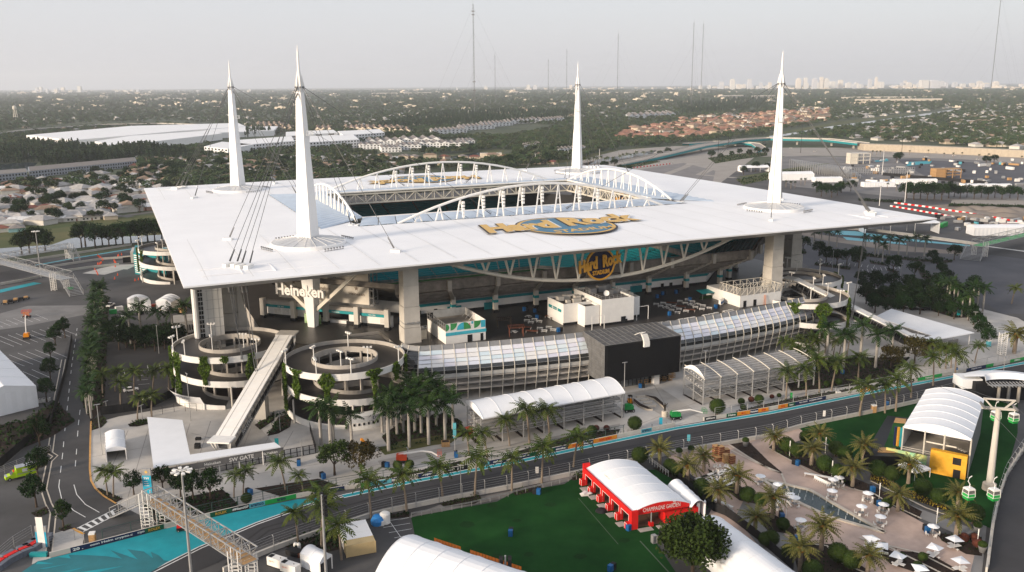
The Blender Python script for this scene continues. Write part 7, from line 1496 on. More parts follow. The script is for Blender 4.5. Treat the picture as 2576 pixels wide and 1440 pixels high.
for k,(x,y,w_,h,lab,m_) in enumerate([(2309,760,3.2,3.0,'teal direction board in the right garden',TEALB),(2411,797,1.4,3.0,'small teal sign board by the right palms',TEALB),(1144,1108,.9,5.0,'teal banner sign beside the roofed stand',TEALM),(1662,1073,.9,2.6,'bright blue upright banner on the plaza edge',CYB),(2048,940,.6,2.4,'small blue banner under the right palms',CYB),(1990,1003,.7,1.9,'green upright banner by the right boards',GREENB),(2073,1048,.7,1.8,'white and green distance board on the near track wall',WHITEP),(1351,1196,.8,2.2,'white distance board on the near wall by the red tent',WHITEP),(1732,1115,.8,2.4,'blue and white distance board on the near wall',TEALM),(1298 + 20,1196,.1,.1,'',None),(1325,1100,0,0,'',None),(697,1128,1.0,2.8,'small teal direction sign by the escalator foot',TEALB)]):
 if m_: t = thing('sign_board',lab,'sign',G(x,y)); MB().bz(-w_ / 2,w_ / 2,-.08,.08,.6 if h > 2 else 0,h).build('panel',m_,t); MB().beam((0,0,0),(0,0,h),.12).build('post',GREYM,t)
for k,(x,y,m_,lab) in enumerate([(234,1366,WOOD,'tan portable toilet on the lower left pavement'),(2197,1038,WOOD,'tan portable toilet on the near side of the track'),(2486,872,TEALM,'blue portable toilet beside the scaffold tower'),(2108,995,WHITEP,'white water barrier stump by the right fence')]):
 t = thing('portable_toilet',lab,'toilet',G(x,y),.2,None); MB().bz(-.6,.6,-.6,.6,0,2.1 if k < 3 else 1.0).build('cabin',m_,t); MB().bz(-.62,.62,-.62,.62,2.1 if k < 3 else 1.0,2.4 if k < 3 else 1.3).build('roof',WHITEP,t); MB().bz(-.45,.45,-.63,-.6,.1,1.9 if k < 3 else .9).build('door',m_,t)
t = thing('scaffold_tower','white scaffold stair tower at the right edge by the gate','scaffold',G(2519,893)); b = MB()
for x in (-1,1):
 for y in (-1,1): b.beam((x,y,0),(x,y,8),.14)
for k in range(11): z = .4 + .7 * k; [b.beam((-1,y,z),(1,y,z),.1) for y in (-1,1)]; [b.beam((x,-1,z),(x,1,z),.1) for x in (-1,1)]
b.build('frame',WHITEP,t)
# ------------------------------------------------------------------ vehicles and machines
TYRE = mat('tyre_rubber',(.012,.012,.012),.8); RIM = mat('wheel_rim',(.35,.35,.35),.4,metal=.4)
WHM = MB().tube([(0,-.14,0),(0,.14,0)],.38,14).mesh('tyre',TYRE); RMM = MB().tube([(0,-.15,0),(0,.15,0)],.2,10).mesh('rim',RIM)
def wheels(t,xs,y,r=1.0):
 for x in xs:
  for s_ in (-1,1): w = put('wheel',WHM,t,(x,s_ * y,.38 * r)); w.scale = (r,1,r); put('rim',RMM,w)
def car(x,y,rz,m_,label,kind='car',group=None):
 t = thing('parked_' + kind,label,kind,G(x,y),rz,group); b = MB()
 if kind == 'car': prof = [(-2.2,.35),(-2.2,.85),(-1.4,.95),(1.1,.95),(2.1,.8),(2.2,.35)]; cab = [(-1.6,.95),(-1.1,1.45),(.3,1.45),(1.0,.95)]
 else: prof = [(-2.7,.45),(-2.7,1.1),(-.6,1.1),(1.3,1.1),(2.5,1.0),(2.6,.45)]; cab = [(-.7,1.1),(-.6,1.8),(.7,1.8),(1.3,1.1)]
 def extr(p,w_,nm,mm): q = MB(); n = len(p); q.v = [(a,-w_,z) for a,z in p] + [(a,w_,z) for a,z in p]; q.f = [tuple(range(n)),tuple(range(n,2 * n))[::-1]] + [(i,i + n,(i + 1) % n + n,(i + 1) % n) for i in range(n)]; q.mi = [0] * len(q.f); return q.build(nm,mm,t)
 extr(prof,.88,'body',m_); extr(cab,.78,'window',WINDK); extr([(cab[1][0] + .08,cab[1][1]),(cab[1][0] + .12,cab[1][1] + .06),(cab[2][0] - .12,cab[1][1] + .06),(cab[2][0] - .08,cab[1][1])],.74,'roof',m_)
 wheels(t,(-1.4,1.4) if kind == 'car' else (-1.7,1.7),.82)
 for s_ in (-1,1): MB().bz(prof[-1][0] - .06,prof[-1][0] + .02,s_ * .6 - .18,s_ * .6 + .18,.6,.78).build('headlight',WHITEP,t); MB().bz(prof[0][0] - .02,prof[0][0] + .06,s_ * .65 - .14,s_ * .65 + .14,.62,.8).build('tail_light',RED,t)
 return t
NEON = mat('neon_green',(.42,.62,.015),.4,var=.05); SILV = mat('silver_paint',(.42,.43,.45),.3,metal=.5)
t = thing('ambulance','neon green ambulance truck with a silver bonnet in the lower left lot','ambulance',G(52,1201),PI + .65)
MB().bz(-3.6,.9,-1.15,1.15,.6,2.95).build('box_body',NEON,t); MB().bz(-3.6,.9,-1.15,1.15,2.95,3.0).build('roof',SILV,t)
for s_ in (-1,1): MB().bz(-3.4,.7,s_ * 1.16 - .01,s_ * 1.16 + .01,1.3,1.5).build('stripe',SILV,t); MB().bz(-1.6,-.4,s_ * 1.165 - .01,s_ * 1.165 + .01,1.7,2.5).build('side_panel',WHITEP,t)
q = MB(); p = [(.9,.5),(.9,1.95),(1.6,2.0),(2.2,1.35),(3.3,1.2),(3.4,.5)]; n = 6; q.v = [(a,-1.0,z) for a,z in p] + [(a,1.0,z) for a,z in p]; q.f = [tuple(range(n)),tuple(range(n,2 * n))[::-1]] + [(i,i + n,(i + 1) % n + n,(i + 1) % n) for i in range(n)]; q.mi = [0,0] + [0,0,1,0,0,0]; q.build('cab',[NEON,WINDK],t); MB().bz(2.25,3.35,-.95,.95,1.2,1.26).build('bonnet',SILV,t); wheels(t,(-2.3,2.5),1.0,1.1); MB().bz(1.2,1.5,-.7,.7,2.0,2.15).build('light_bar',RED,t)
car(278,772,-1.6,WHITEP,'white pickup truck facing the camera beside the palm hedge','truck'); car(2406,614 + 140 * 0 + 141,.1,DARKF,'dark car driving across the right-hand works road','car'); car(600,1044,.3,WHITEP,'white golf buggy parked under the left spiral ramp','car'); car(374,1012,2.4,WHITEP,'white car in the car park behind the left ramp, right one','car'); car(330,985,.5,WHITEP,'white car in the car park behind the left ramp, left one','car')
for k,(x,y) in enumerate([(2270,778),(2300,780),(2330,781)]): car(x,y,.1,DARKF,['black car left of three by the garden path','black car middle of three by the garden path','dark blue car right of three by the garden path'][k],'car','cars by the garden path')
def boom(x,y,rz,m_,label,segs,basket=True,L=3.0):
 t = thing('boom_lift',label,'boom lift',G(x,y),rz); MB().bz(-L / 2,L / 2,-1.0,1.0,.45,.85).build('chassis',DARKF,t); wheels(t,(-1.05,1.05),1.0,1.25); b = MB(); b.bz(-1.5,1.2,-.95,.95,.9,2.0); b.bz(-1.3,.4,-.8,.8,2.0,2.35); b.build('turret',m_,t)
 pts = [Vector(s_) for s_ in segs]; b = MB()
 for a,c_ in zip(pts,pts[1:]): b.beam(a,c_,.32)
 b.build('boom',WHITEP if m_ is not ORANGE else ORANGE,t)
 if basket:
  p = pts[-1]; b = MB()
  for z in (0,.55,1.1): b.tube([p + Vector((x_,y_,z)) for x_,y_ in ((0,-.9),(1,-.9),(1,.9),(0,.9),(0,-.9))],.05,4)
  for x_,y_ in ((0,-.9),(1,-.9),(1,.9),(0,.9)): b.beam(p + Vector((x_,y_,0)),p + Vector((x_,y_,1.1)),.06)
  b.build('basket',m_,t)
 return t
REDM = mat('red_machine',(.55,.07,.025),.45,var=.12); ORM = mat('orange_machine',(.70,.25,.01),.45,var=.1); GRM = mat('green_machine',(.012,.22,.05),.45,var=.1)
boom(1012,1164,.1,REDM,'red boom lift with its arm lowered beside the track planting',[(-.9,0,2.2),(5.2,0,2.9),(7.5,0,2.5),(9.0,0,1.5)]); boom(1582,1036,.2,GRM,'green boom lift in front of the roofed stand corner',[(-.5,0,1.6),(-1.2,.4,2.2),(-7,1.5,4.2)],False)
boom(1700,1054,.15,GRM,'green boom lift with a white arm by the track gap',[(-1.2,0,2.2),(4.2,0,2.6),(8,0,1.4)]); boom(68,852,1.9,ORM,'orange boom lift with a raised arm in the left parking lot',[(-.6,0,2.2),(.6,0,6.0),(1.8,0,8.2),(3.2,0,8.4)])
t = thing('scissor_lift','orange scissor lift in the upper left parking lot','scissor lift',G(68,800),.2); MB().bz(-1.5,1.5,-.8,.8,.4,.9).build('chassis',DARKF,t); wheels(t,(-1,1),.8,1.0); b = MB()
for z in (2.2,2.8,3.4): b.tube([(-1.7,-.9,z),(1.7,-.9,z),(1.7,.9,z),(-1.7,.9,z),(-1.7,-.9,z)],.06,4)
[b.beam((x,y,2.2),(x,y,3.4),.08) for x in (-1.7,-.6,.6,1.7) for y in (-.9,.9)]; b.build('platform',REDM,t); b = MB(); [b.beam((sg * 1.2,y,.9),(-sg * 1.2,y,2.2),.12) for sg in (-1,1) for y in (-.6,.6)]; b.build('scissor',REDM,t)
t = thing('telehandler','yellow telehandler below the ticket office with its arm angled down','telehandler',G(922,1135),-1.0); MB().bz(-2.2,2.0,-1.0,1.0,.5,1.3).build('chassis',DARKF,t); MB().bz(-.8,.6,.1,1.0,1.3,2.5).build('cab',WINDK,t); b = MB(); b.tube([(-2.2,-.4,2.7),(2.6,-.4,1.9),(3.8,-.4,.9)],.38,4); b.build('boom',ORM,t); wheels(t,(-1.4,1.4),1.0,1.4)
t = thing('forklift','orange forklift behind the green boom lift on the plaza','forklift',G(1585,1015),-1.5); MB().bz(-1.2,.8,-.6,.6,.3,1.2).build('body',ORM,t); b = MB(); [b.beam((x,y,1.2),(x,y,2.3),.1) for x in (-.8,.5) for y in (-.5,.5)]; b.bz(-.9,.6,-.6,.6,2.3,2.4); b.beam((.95,-.4,0),(.95,-.4,2.8),.12); b.beam((.95,.4,0),(.95,.4,2.8),.12); b.build('guard',DARKF,t); wheels(t,(-.8,.5),.6,.8)
t = thing('scissor_lift','red scissor lift frame at the left end of the roofed stand','scissor lift',G(1190,1098),.5); MB().bz(-2,2,-1,1,.4,1.0).build('chassis',DARKF,t); b = MB(); [b.beam((sg * 1.8,y,1),(-sg * 1.8,y,2.6),.16) for sg in (-1,1) for y in (-.8,0,.8)]; b.bz(-2.1,2.1,-1,1,2.6,2.75); b.build('scissor',REDM,t)
t = thing('forklift','green forklift by the left footbridge stairs','forklift',G(178,730),.3); m_ = GRM; MB().bz(-1.5,1.2,-.8,.8,.3,1.4).build('body',m_,t); b = MB(); [b.beam((x_,y_,1.4),(x_,y_,2.6),.1) for x_ in (-1,.7) for y_ in (-.7,.7)]; b.build('guard',DARKF,t); wheels(t,(-1,.8),.8)
for k in range(5): x,y = 14 + k * 13,766 - k * 3.2; t = thing('trailer_dolly',f'{OR[k]} dark flat trailer from the left in the row on the upper left lot','trailer',G(x,y),.25,'dark flat trailers'); MB().bz(-1.5,1.5,-.8,.8,.5,.8).build('deck',DARKF,t); MB().bz(-.8,.8,-.6,.6,.8,.8 + rnd(.2,1.2)).build('load',DARKF if k % 2 else WOOD,t); wheels(t,(-.9,.9),.8)
# statue of a coach on a round plinth, stone benches, pallets, crates
t = thing('statue','dark bronze figure on a round stone plinth in front of the screen','statue',G(1672,1048)); MB().lathe([(.9,0),(.9,1.6),(.8,1.7),(.01,1.7)],14).build('plinth',CURB,t)
BRZ = mat('bronze',(.035,.028,.02),.45,metal=.5); b = MB(); b.tube([(-.18,0,1.7),(-.15,0,2.3),(-.1,0,2.75)],[.14,.13,.2],8); b.tube([(.2,.05,1.7),(.16,0,2.3),(.1,0,2.75)],[.14,.13,.2],8); b.tube([(0,0,2.7),(0,0,3.1),(0,0,3.5),(0,0,3.62)],[.27,.28,.36,.14],10); b.tube([(-.34,0,3.45),(-.45,-.1,3.05),(-.25,-.3,2.8)],[.12,.1,.08],6); b.tube([(.34,0,3.45),(.55,-.1,3.7),(.75,-.15,4.05)],[.12,.1,.07],6); b.tube([(0,0,3.6),(0,0,3.72)],.1,8); b.lathe([(.01,3.68),(.14,3.75),(.17,3.88),(.1,4.02),(.01,4.05)],10); b.build('figure',BRZ,t)
for k,(pts,lab) in enumerate((([(1593,1006),(1612,1020),(1632,1030),(1642,1034),(1628,1034),(1608,1026),(1594,1014)],'curved raised planting bed on the screen plaza, left one'),([(1620,998),(1650,1003),(1668,1018),(1670,1028),(1660,1020),(1645,1008)],'curved raised planting bed on the screen plaza, right one'))):
 t = thing('planter_bed',lab,'planter',(0,0,0)); Q = [G(x,y) for x,y in pts]; MB().prism([tuple(p[:2]) for p in Q],0,.6,0,1).build('wall',[CURB,SOIL],t)
for k in range(4): b = MB().bz(-1.3,1.3,-.35,.35,0,.5); o = b.build('stone_bench',CURB); o.location = G(1612 + k * 9,1000 + k * 8); o.rotation_euler = (0,0,.2); tag(o,f'{OR[k]} stone bench from the back between the curved planting beds','bench','stone benches')
for k in range(12): x,y = 1608 + k * 7.6,967 - (k % 2) * 6 - k * 1.0; t = thing('wooden_crate','open wooden crate stored under the big screen','crate',G(x,y),STH,'wooden crates under the screen'); b = MB(); [b.beam((x_,y_,0),(x_,y_,1.5),.12) for x_ in (-.6,.6) for y_ in (-.6,.6)]; [b.bz(-.65,.65,-.65,.65,z,z + .08) for z in (.1,.8,1.45)]; b.build('frame',WOOD,t)
t = thing('wooden_crate','open wooden planter crate on the grass edge near the royal palms','crate',G(1121,1122),.1); MB().bz(-1.1,1.1,-.9,.9,0,1.3).build('box',WOOD,t); MB().bz(-.9,.9,-.7,.7,1.3,1.32).build('soil',SOIL,t)
for k,(x,y) in enumerate([(1708,1170 - 20),(1738,1160 - 16),(1875,1123),(2470,1390),(2458,1340)]): t = thing('planter_pot','dark plant pot ' + ['left of two by the near track wall','right of two by the near track wall','beside the plaza bed near the track wall','at the right plaza end, lower','at the right plaza end, upper'][k],'plant pot',G(x,y),0,'dark plant pots'); MB().lathe([(.5,0),(.85,1.4),(.8,1.45),(.7,1.3)],12).build('pot',GREYM,t); f_ = put('foliage',BALL[0],t,(0,0,1.8)); f_.scale = (.9,.9,.8)
for k,(x,y) in enumerate([(505 - 6 + 0,1107),(497,1122),(497,1128)]): o = MB().bz(-.7,.7,-.5,.5,0,.7).build('flight_case',DARKF); o.location = G(x,y); tag(o,['dark case on the plaza, farthest of three','dark case on the plaza, middle of three','dark case on the plaza, nearest of three'][k],'case','dark cases')
BOL = MB().tube([(0,0,0),(0,0,1.0)],.14,8).mesh('bollard',GALV)
for k,(x,y) in enumerate([(1552 + 9 * q,1095 - q * 2) for q in range(6)] + [(656,1266),(680,1260),(692,1257),(1230,1160),(1244,1158),(1257,1156),(1640,1076),(1676,1070),(1692,1066)] + [(1834 + 8 * q,1046 - q * 1.5) for q in range(4)]): o = put('bollard',BOL,None,G(x,y)); tag(o,'short grey steel bollard behind the trackside wall','bollard','bollards behind the trackside wall')
CONE = MB().lathe([(.3,0),(.3,.05)],8).lathe([(.22,.05),(.05,.8),(.01,.8)],8).mesh('traffic_cone',mat('cone_orange',(.75,.09,.02),.5))
cn = [(x / 4,534.6 + y / 4) for x,y in [(985,440),(995,450),(1005,458),(1015,466),(1025,474),(1035,484),(985,525),(1000,524),(1012,520),(1020,512),(1150,490),(1155,505),(1165,510),(1185,445),(1195,440),(1225,430),(955,580),(970,600),(978,615),(985,630),(1160,550),(1185,635),(1155,672),(1395,680),(1360,690)]]
for x,y in cn: o = put('traffic_cone',CONE,None,G(x,y)); o.scale = (1.6,) * 3; tag(o,'orange traffic cone scattered on the far left track','cone','orange cones on the far left track')
# red and grey tyre barrier at the lower left corner
t = thing('tyre_barrier','red and grey foam crash barrier curving at the lower left corner','crash barrier'); GRB = mat('grey_foam',(.13,.14,.17),.7); pts = [G(0,1440),G(30,1418),(G(60,1402)),G(90,1390),G(120,1370),G(135,1352)]
for off,m_ in ((0,GRB),(1.3,RED),(2.4,GRB)):
 for k,(a,c_) in enumerate(zip(pts,pts[1:])):
  d = (c_ - a).normalized(); s_ = Vector((-d.y,d.x,0))
  for q in range(3): p0,p1 = a.lerp(c_,q / 3 + .01),a.lerp(c_,(q + 1) / 3 - .01); MB().prism([tuple(v[:2]) for v in (p0 + s_ * off,p1 + s_ * off,p1 + s_ * (off + 1.0),p0 + s_ * (off + 1.0))],0,1.2).build('foam_block',m_ if k < 4 or m_ is GRB else GRB,t)
t = box_thing('marshal_cart','small red and black cart under the truss footbridge on the run-off','cart',458,1335,.3,[('body',DARKF,[(-1.1,1.1,-.6,.6,.3,.9)]),('top',RED,[(-1.0,1.0,-.55,.55,.9,1.3)])]); wheels(t,(-.7,.7),.6,.7)
box_thing('foam_bench','turquoise foam block on the run-off edge','block',98,1400,.05,[('block',TEALB,[(-1.7,1.7,-.4,.4,0,.9)])])
# ------------------------------------------------------------------ the suburb: numbers and masks in pixels of the ground plane
rg = np.random.default_rng(5)
def Gn(x,y):
 d = np.outer(np.ones(len(x)),np.array(FW)) * FPX + np.outer(x - 1288,np.array(RT)) + np.outer(720 - y,np.array(UP)); t = -CAMH / d[:,2]; return d * t[:,None] + [0,0,CAMH]
def inpoly(x,y,P):
 r = np.zeros(len(x),bool); j = len(P) - 1
 for i in range(len(P)):
  (xi,yi),(xj,yj) = P[i],P[j]; r ^= ((yi > y) != (yj > y)) & (x < (xj - xi) * (y - yi) / (yj - yi + 1e-9) + xi); j = i
 return r
def scatter(name,proto,pts,sc_,kind='stuff'):      # one object of instanced plants or houses
 me = bpy.data.meshes.new(name); me.from_pydata([tuple(p) for p in pts],[],[]); a = me.attributes.new('sc','FLOAT','POINT'); a.data.foreach_set('value',np.asarray(sc_,np.float32)); o = put(name,me,kind=kind)
 ng = bpy.data.node_groups.new(name,'GeometryNodeTree'); ng.interface.new_socket('Geometry',in_out='INPUT',socket_type='NodeSocketGeometry'); ng.interface.new_socket('Geometry',in_out='OUTPUT',socket_type='NodeSocketGeometry'); N = ng.nodes
 gi,go,ip,oi,na,rv_ = N.new('NodeGroupInput'),N.new('NodeGroupOutput'),N.new('GeometryNodeInstanceOnPoints'),N.new('GeometryNodeObjectInfo'),N.new('GeometryNodeInputNamedAttribute'),N.new('FunctionNodeRandomValue')
 na.data_type = 'FLOAT'; na.inputs[0].default_value = 'sc'; oi.inputs[0].default_value = proto; rv_.data_type = 'FLOAT_VECTOR'; rv_.inputs[1].default_value = (0,0,6.28); rv_.inputs[0].default_value = (0,0,0)
 L = ng.links.new; L(gi.outputs[0],ip.inputs['Points']); L(oi.outputs['Geometry'],ip.inputs['Instance']); L(na.outputs[0],ip.inputs['Scale']); L(rv_.outputs[0],ip.inputs['Rotation']); L(ip.outputs[0],go.inputs[0])
 md = o.modifiers.new('scatter','NODES'); md.node_group = ng; return o
FLEAF = [mat(f'far_leaves_{k}',c,.85,scale=.25,obj_rand=.4,c2=c2) for k,(c,c2) in enumerate((((.032,.062,.024),(.070,.105,.040)),((.042,.060,.026),(.082,.098,.044)),((.020,.043,.021),(.044,.070,.030))))]
def far_tree(k,n,h,r,size,spiky=False):
 random.seed(90 + k); pts = []
 for q in range(n):
  a = rnd(0,6.28); e = rnd(-.5,1) ; rr = r * math.sqrt(rnd(.15,1)) * (math.sqrt(max(.1,1 - e * e * .9)) if not spiky else (1.05 - .5 * (e + 1)) ); pts.append((rr * cos(a),rr * sin(a),h * (.62 + .38 * e) if not spiky else h * (.15 + .42 * (e + 1))))
 b = leaf_cloud(MB(),pts,size); b.tube([(0,0,0),(0,0,h * .55)],[h * .03,h * .02],5); return bpy.data.objects.new('far_tree',b.mesh('far_tree',FLEAF[k % 3]))
FT = [far_tree(0,150,8.5,4.6,.85),far_tree(1,120,8,4.2,.9),far_tree(2,150,15,3.4,.9,True)]
WTR = [[(-10,456),(70,450),(98,440),(108,408),(-10,412)],[(920,393),(985,388),(1130,390),(1235,378),(1290,378),(1290,402),(1200,412),(1010,414)],[(1120,462),(1290,425),(1440,405),(1550,384),(1650,372),(1665,385),(1500,425),(1440,440)],[(1940,350),(1930,334),(2100,306),(2330,280),(2420,270),(2420,280),(2200,312)]]
ROADS = [[(-20,335),(200,312),(420,305),(620,318),(620,326),(420,313),(200,321),(-20,345)],[(1430,425),(1500,385),(1660,368),(1932,340),(2180,352),(2700,385),(2700,560),(1500,470)]]
BLD = [[(60,350),(140,340),(330,325),(620,318),(620,345),(500,372),(280,388),(60,360)],[(510,378),(560,350),(760,336),(970,332),(970,352),(770,372),(600,390),(510,392)],[(-10,448),(70,425),(350,405),(350,432),(70,460),(-10,472)],[(1090,330),(1290,312),(1420,318),(1290,345),(1100,345)],[(880,362),(1200,352),(1205,372),(1000,392),(880,385)],[(0,575),(440,535),(440,720),(0,720)]]
ZH3 = [(1545,352),(1560,335),(1700,305),(1932,283),(2085,272),(2090,302),(1932,326),(1750,350)]; ZH4 = [(2080,365),(2200,318),(2400,292),(2700,285),(2700,375),(2400,375)]; ZH1 = [(-10,585),(-10,460),(200,438),(420,420),(430,520),(300,550),(130,575)]; ZH2 = [(430,435),(430,405),(900,392),(1000,412),(1330,402),(1450,385),(1440,425),(900,440)]
def tree_mask(x,y):
 ok = np.ones(len(x),bool)
 for P in WTR + ROADS + BLD: ok &= ~inpoly(x,y,P)
 return ok
n = 52000; yy = 229 + (rg.random(n) ** 1.5) * 250; xx = rg.uniform(-60,2640,n); ok = tree_mask(xx,yy)
for P,keep in ((ZH3,.13),(ZH4,.85),(ZH1,.10),(ZH2,.6)): ok &= ~inpoly(xx,yy,P) | (rg.random(n) < keep)
lim = np.where(xx < 360,590,np.where(xx < 1000,478,np.where(xx < 1550,430,372))); ok &= yy < lim; xx,yy = xx[ok],yy[ok]; P3 = Gn(xx,yy); dist = P3[:,1]; s_ = rg.uniform(.6,1.15,len(xx)) * np.clip(dist / 2600,1,3.2)
P3[:,2] -= np.where(dist > 3000,s_ * 1.5,0)
woods = [[(0,395),(60,372),(270,375),(470,392),(470,412),(350,405),(60,440),(0,425)],[(940,325),(1100,285),(1290,282),(1430,285),(1430,300),(1290,312),(1090,322)],[(1700,262),(1932,252),(1932,275),(1720,290)],[(420,352),(640,335),(700,342),(520,362)],[(270,372),(420,352),(430,372),(290,388)]]
wood = np.zeros(len(xx),bool)
for P in woods: wood |= inpoly(xx,yy,P)
kk = np.where(wood,2,rg.integers(0,2,len(xx)))
for k in range(3): m_ = kk == k; scatter('distant_trees',FT[k],P3[m_],s_[m_])
n2 = 5200; W2 = [woods[rg.integers(0,len(woods))] for _ in range(n2)]; wx,wy = [],[]
for P in W2: a = np.array(P); wx.append(rg.uniform(a[:,0].min(),a[:,0].max())); wy.append(rg.uniform(a[:,1].min(),a[:,1].max()))
wx,wy = np.array(wx),np.array(wy); ok = np.zeros(n2,bool)
for P in woods: ok |= inpoly(wx,wy,P)
ok &= tree_mask(wx,wy); PW = Gn(wx[ok],wy[ok]); scatter('pine_wood',FT[2],PW,rg.uniform(.7,1.25,len(PW)))
# nearest trees of the suburb, each its own
NT = 0
for x,y in zip(rg.uniform(-20,440,700),rg.uniform(440,590,700)):
 a,c_ = np.array([x]),np.array([y])
 if NT < 92 and y < 590 - x * .09 and tree_mask(a,c_)[0] and rg.random() < .32:
  tree('oak' if NT % 3 else 'big',x,y,f'leafy tree between the houses of the left suburb, {"front" if y > 520 else "middle" if y > 480 else "back"} part',f'suburb trees on the left, {"front" if y > 520 else "middle" if y > 480 else "back"} part',rnd(.9,1.5) if NT % 3 else rnd(.7,1.0),None if NT % 3 else 1); NT += 1
for k in range(150):
 x = rnd(360,1440); y = (432 if x > 950 else 462) - rnd(0,45) - (x - 440) * .012
 if tree_mask(np.array([x]),np.array([y]))[0]: tree('oak',x,y,'leafy tree among the red roofs seen beyond the stadium roof','suburb trees beyond the stadium roof',rnd(1.0,1.5))
for k,(x,y) in enumerate([(75,632),(95,628),(115,630),(55,634),(240,618),(258,612),(275,616),(292,610),(310,612),(330,606),(350,608),(372,602),(390,604),(408,600),(205,612),(215,610)]): tree('oak',x,y + 6,f'{OR[sorted([75, 95, 115, 55, 240, 258, 275, 292, 310, 330, 350, 372, 390, 408, 205, 215]).index(x)]} dark tree from the left in the row along the upper left canal','canal row trees on the left',rnd(1.5,1.9))
# ------------------------------------------------------------------ houses
RCOL = [mat(f'roof_tiles_{k}',c,.85,var=.2,scale=.4,obj_rand=.15) for k,c in enumerate(((.29,.15,.10),(.20,.075,.05),(.20,.18,.165),(.36,.345,.33),(.24,.17,.12),(.62,.61,.59)))]
WCOL = [mat(f'house_wall_{k}',c,.8,var=.08,obj_rand=.1) for k,c in enumerate(((.50,.42,.32),(.58,.55,.50),(.50,.30,.22),(.50,.50,.48),(.24,.42,.42)))]
def house_mesh(w_,d_,h,k,two=False):
 b = MB(); b.bz(-w_ / 2,w_ / 2,-d_ / 2,d_ / 2,0,h); wall = b; r = MB(); e = .6; ph = d_ * .22
 A = [(-w_ / 2 - e,-d_ / 2 - e,h),(w_ / 2 + e,-d_ / 2 - e,h),(w_ / 2 + e,d_ / 2 + e,h),(-w_ / 2 - e,d_ / 2 + e,h)]; B = [(-w_ / 2 + d_ * .45,0,h + ph),(w_ / 2 - d_ * .45,0,h + ph)]
 r.poly([A[0],A[1],B[1],B[0]]).poly([A[2],A[3],B[0],B[1]]).poly([A[1],A[2],B[1]]).poly([A[3],A[0],B[0]]).poly(A[::-1]); return wall,r
HM = {}
def house(x,y,rz,rk,wk,label,group,detail,s=1.0):
 key = (rk,wk,detail)
 if key not in HM:
  w_,r = house_mesh(13 + rk,9.5 + wk * .4,2.9 + (2.6 if rk == 4 else 0),rk); win = MB(); [win.bz(x_ - .7,x_ + .7,sy * (9.5 + wk * .4) / 2 - .04,sy * (9.5 + wk * .4) / 2 + .04,.9,2.1) for x_ in (-4.4,-1.8,4.2) for sy in (-1,1)]
  dr = MB(); [dr.bz(1.0,2.0,sy * (9.5 + wk * .4) / 2 - .05,sy * (9.5 + wk * .4) / 2 + .05,0,2.1) for sy in (-1,1)]; one = MB().add(w_).add(r,None,1)
  HM[key] = (w_.mesh('wall',WCOL[wk]),r.mesh('roof',RCOL[rk]),[(MB().bz(x_ - .7,x_ + .7,sy * (9.5 + wk * .4) / 2 - .04,sy * (9.5 + wk * .4) / 2 + .04,.9,2.1)).mesh('window',WINDK) for x_ in (-4.4,-1.8,4.2) for sy in (-1,)],dr.mesh('door',WOODR),one.mesh('house',[WCOL[wk],RCOL[rk]]))
 W_,R_,wins,D_,one = HM[key]
 if not detail: o = put('house',one,None,G(x,y),rz); o.scale = (s,) * 3; return tag(o,label,'house',group)
 t = thing('house',label,'house',G(x,y),rz,group); t.scale = (s,) * 3; put('wall',W_,t); put('roof',R_,t); put('door',D_,t); [put('window',m_,t) for m_ in wins]; return t
random.seed(3); used_ = []; cnt = 0
RN,WN = ['orange-tiled','dark red','grey','pale grey','brown two-storey','white-roofed'],['cream','white','peach','grey-walled','aqua']
for r_ in range(10):
 for q in range(14):
  y = 450 + r_ * 11 + (r_ ** 2) * .4; x = -10 + q * (29 + r_ * 2.2) + rnd(-7,7) + (r_ % 2) * 14; y += (x - 200) * -.06 + 8
  if cnt < 112 and inpoly(np.array([x]),np.array([y]),ZH1)[0]:
   rk,wk = random.choice((3,2,5,5,3,0,1,4)),random.choice((1,1,0,2,3,4)); house(x,y,STH + random.choice((0,PI / 2,PI)) + .12,rk,wk,f'small {WN[wk]} house with {RN[rk].replace("white-roofed", "white")} roof in the left suburb',f'{WN[wk]} houses with {RN[rk]} roofs on the left',True,rnd(.85,1.05)); cnt += 1
for k in range(98):
 x = 440 + (k % 26) * 38 + rnd(-10,10) if k < 52 else 345 + (k % 23) * 26 + rnd(-8,8); y = 398 + (k // 26) * 16 + rnd(-3,3) + (6 if x < 900 else 0) if k < 52 else 418 + ((k - 52) // 23) * 24 + rnd(-5,5); rk = random.choice((1,1,0,4,2)); house(x,y,rnd(0,3),rk,0,f'{RN[rk]}-roofed house among trees beyond the stadium roof'.replace('-tiled-','-tile-'),f'{RN[rk]} houses beyond the stadium roof',True)
cnt = 0; k = 0
while cnt < 190 and k < 4000:
 k += 1; x,y = rnd(1545,2090),272 + 80 * rnd(0,1)
 if inpoly(np.array([x]),np.array([y]),ZH3)[0]:
  g = G(x,y)
  if all((g - u).length > 17 for u in used_): used_.append(g); house(x,y,.5 + random.choice((0,PI / 2)) + rnd(-.1,.1),random.choice((0,0,0,4)),random.choice((0,0,2,1)),'orange-tiled house in the dense tract at the middle right','orange-tiled houses of the right tract',False,1.4); cnt += 1
HB = bpy.data.objects.new('far_house',house_mesh(15,11,3.2,0)[0].add(house_mesh(15,11,3.2,0)[1],None,1).mesh('far_house',[WCOL[1],RCOL[3]])); HB2 = bpy.data.objects.new('far_house',house_mesh(15,11,3.2,0)[0].add(house_mesh(15,11,3.2,0)[1],None,1).mesh('far_house',[WCOL[0],RCOL[4]])); HB3 = bpy.data.objects.new('far_house',house_mesh(15,11,3.2,0)[0].add(house_mesh(15,11,3.2,0)[1],None,1).mesh('far_house',[WCOL[0],RCOL[0]]))
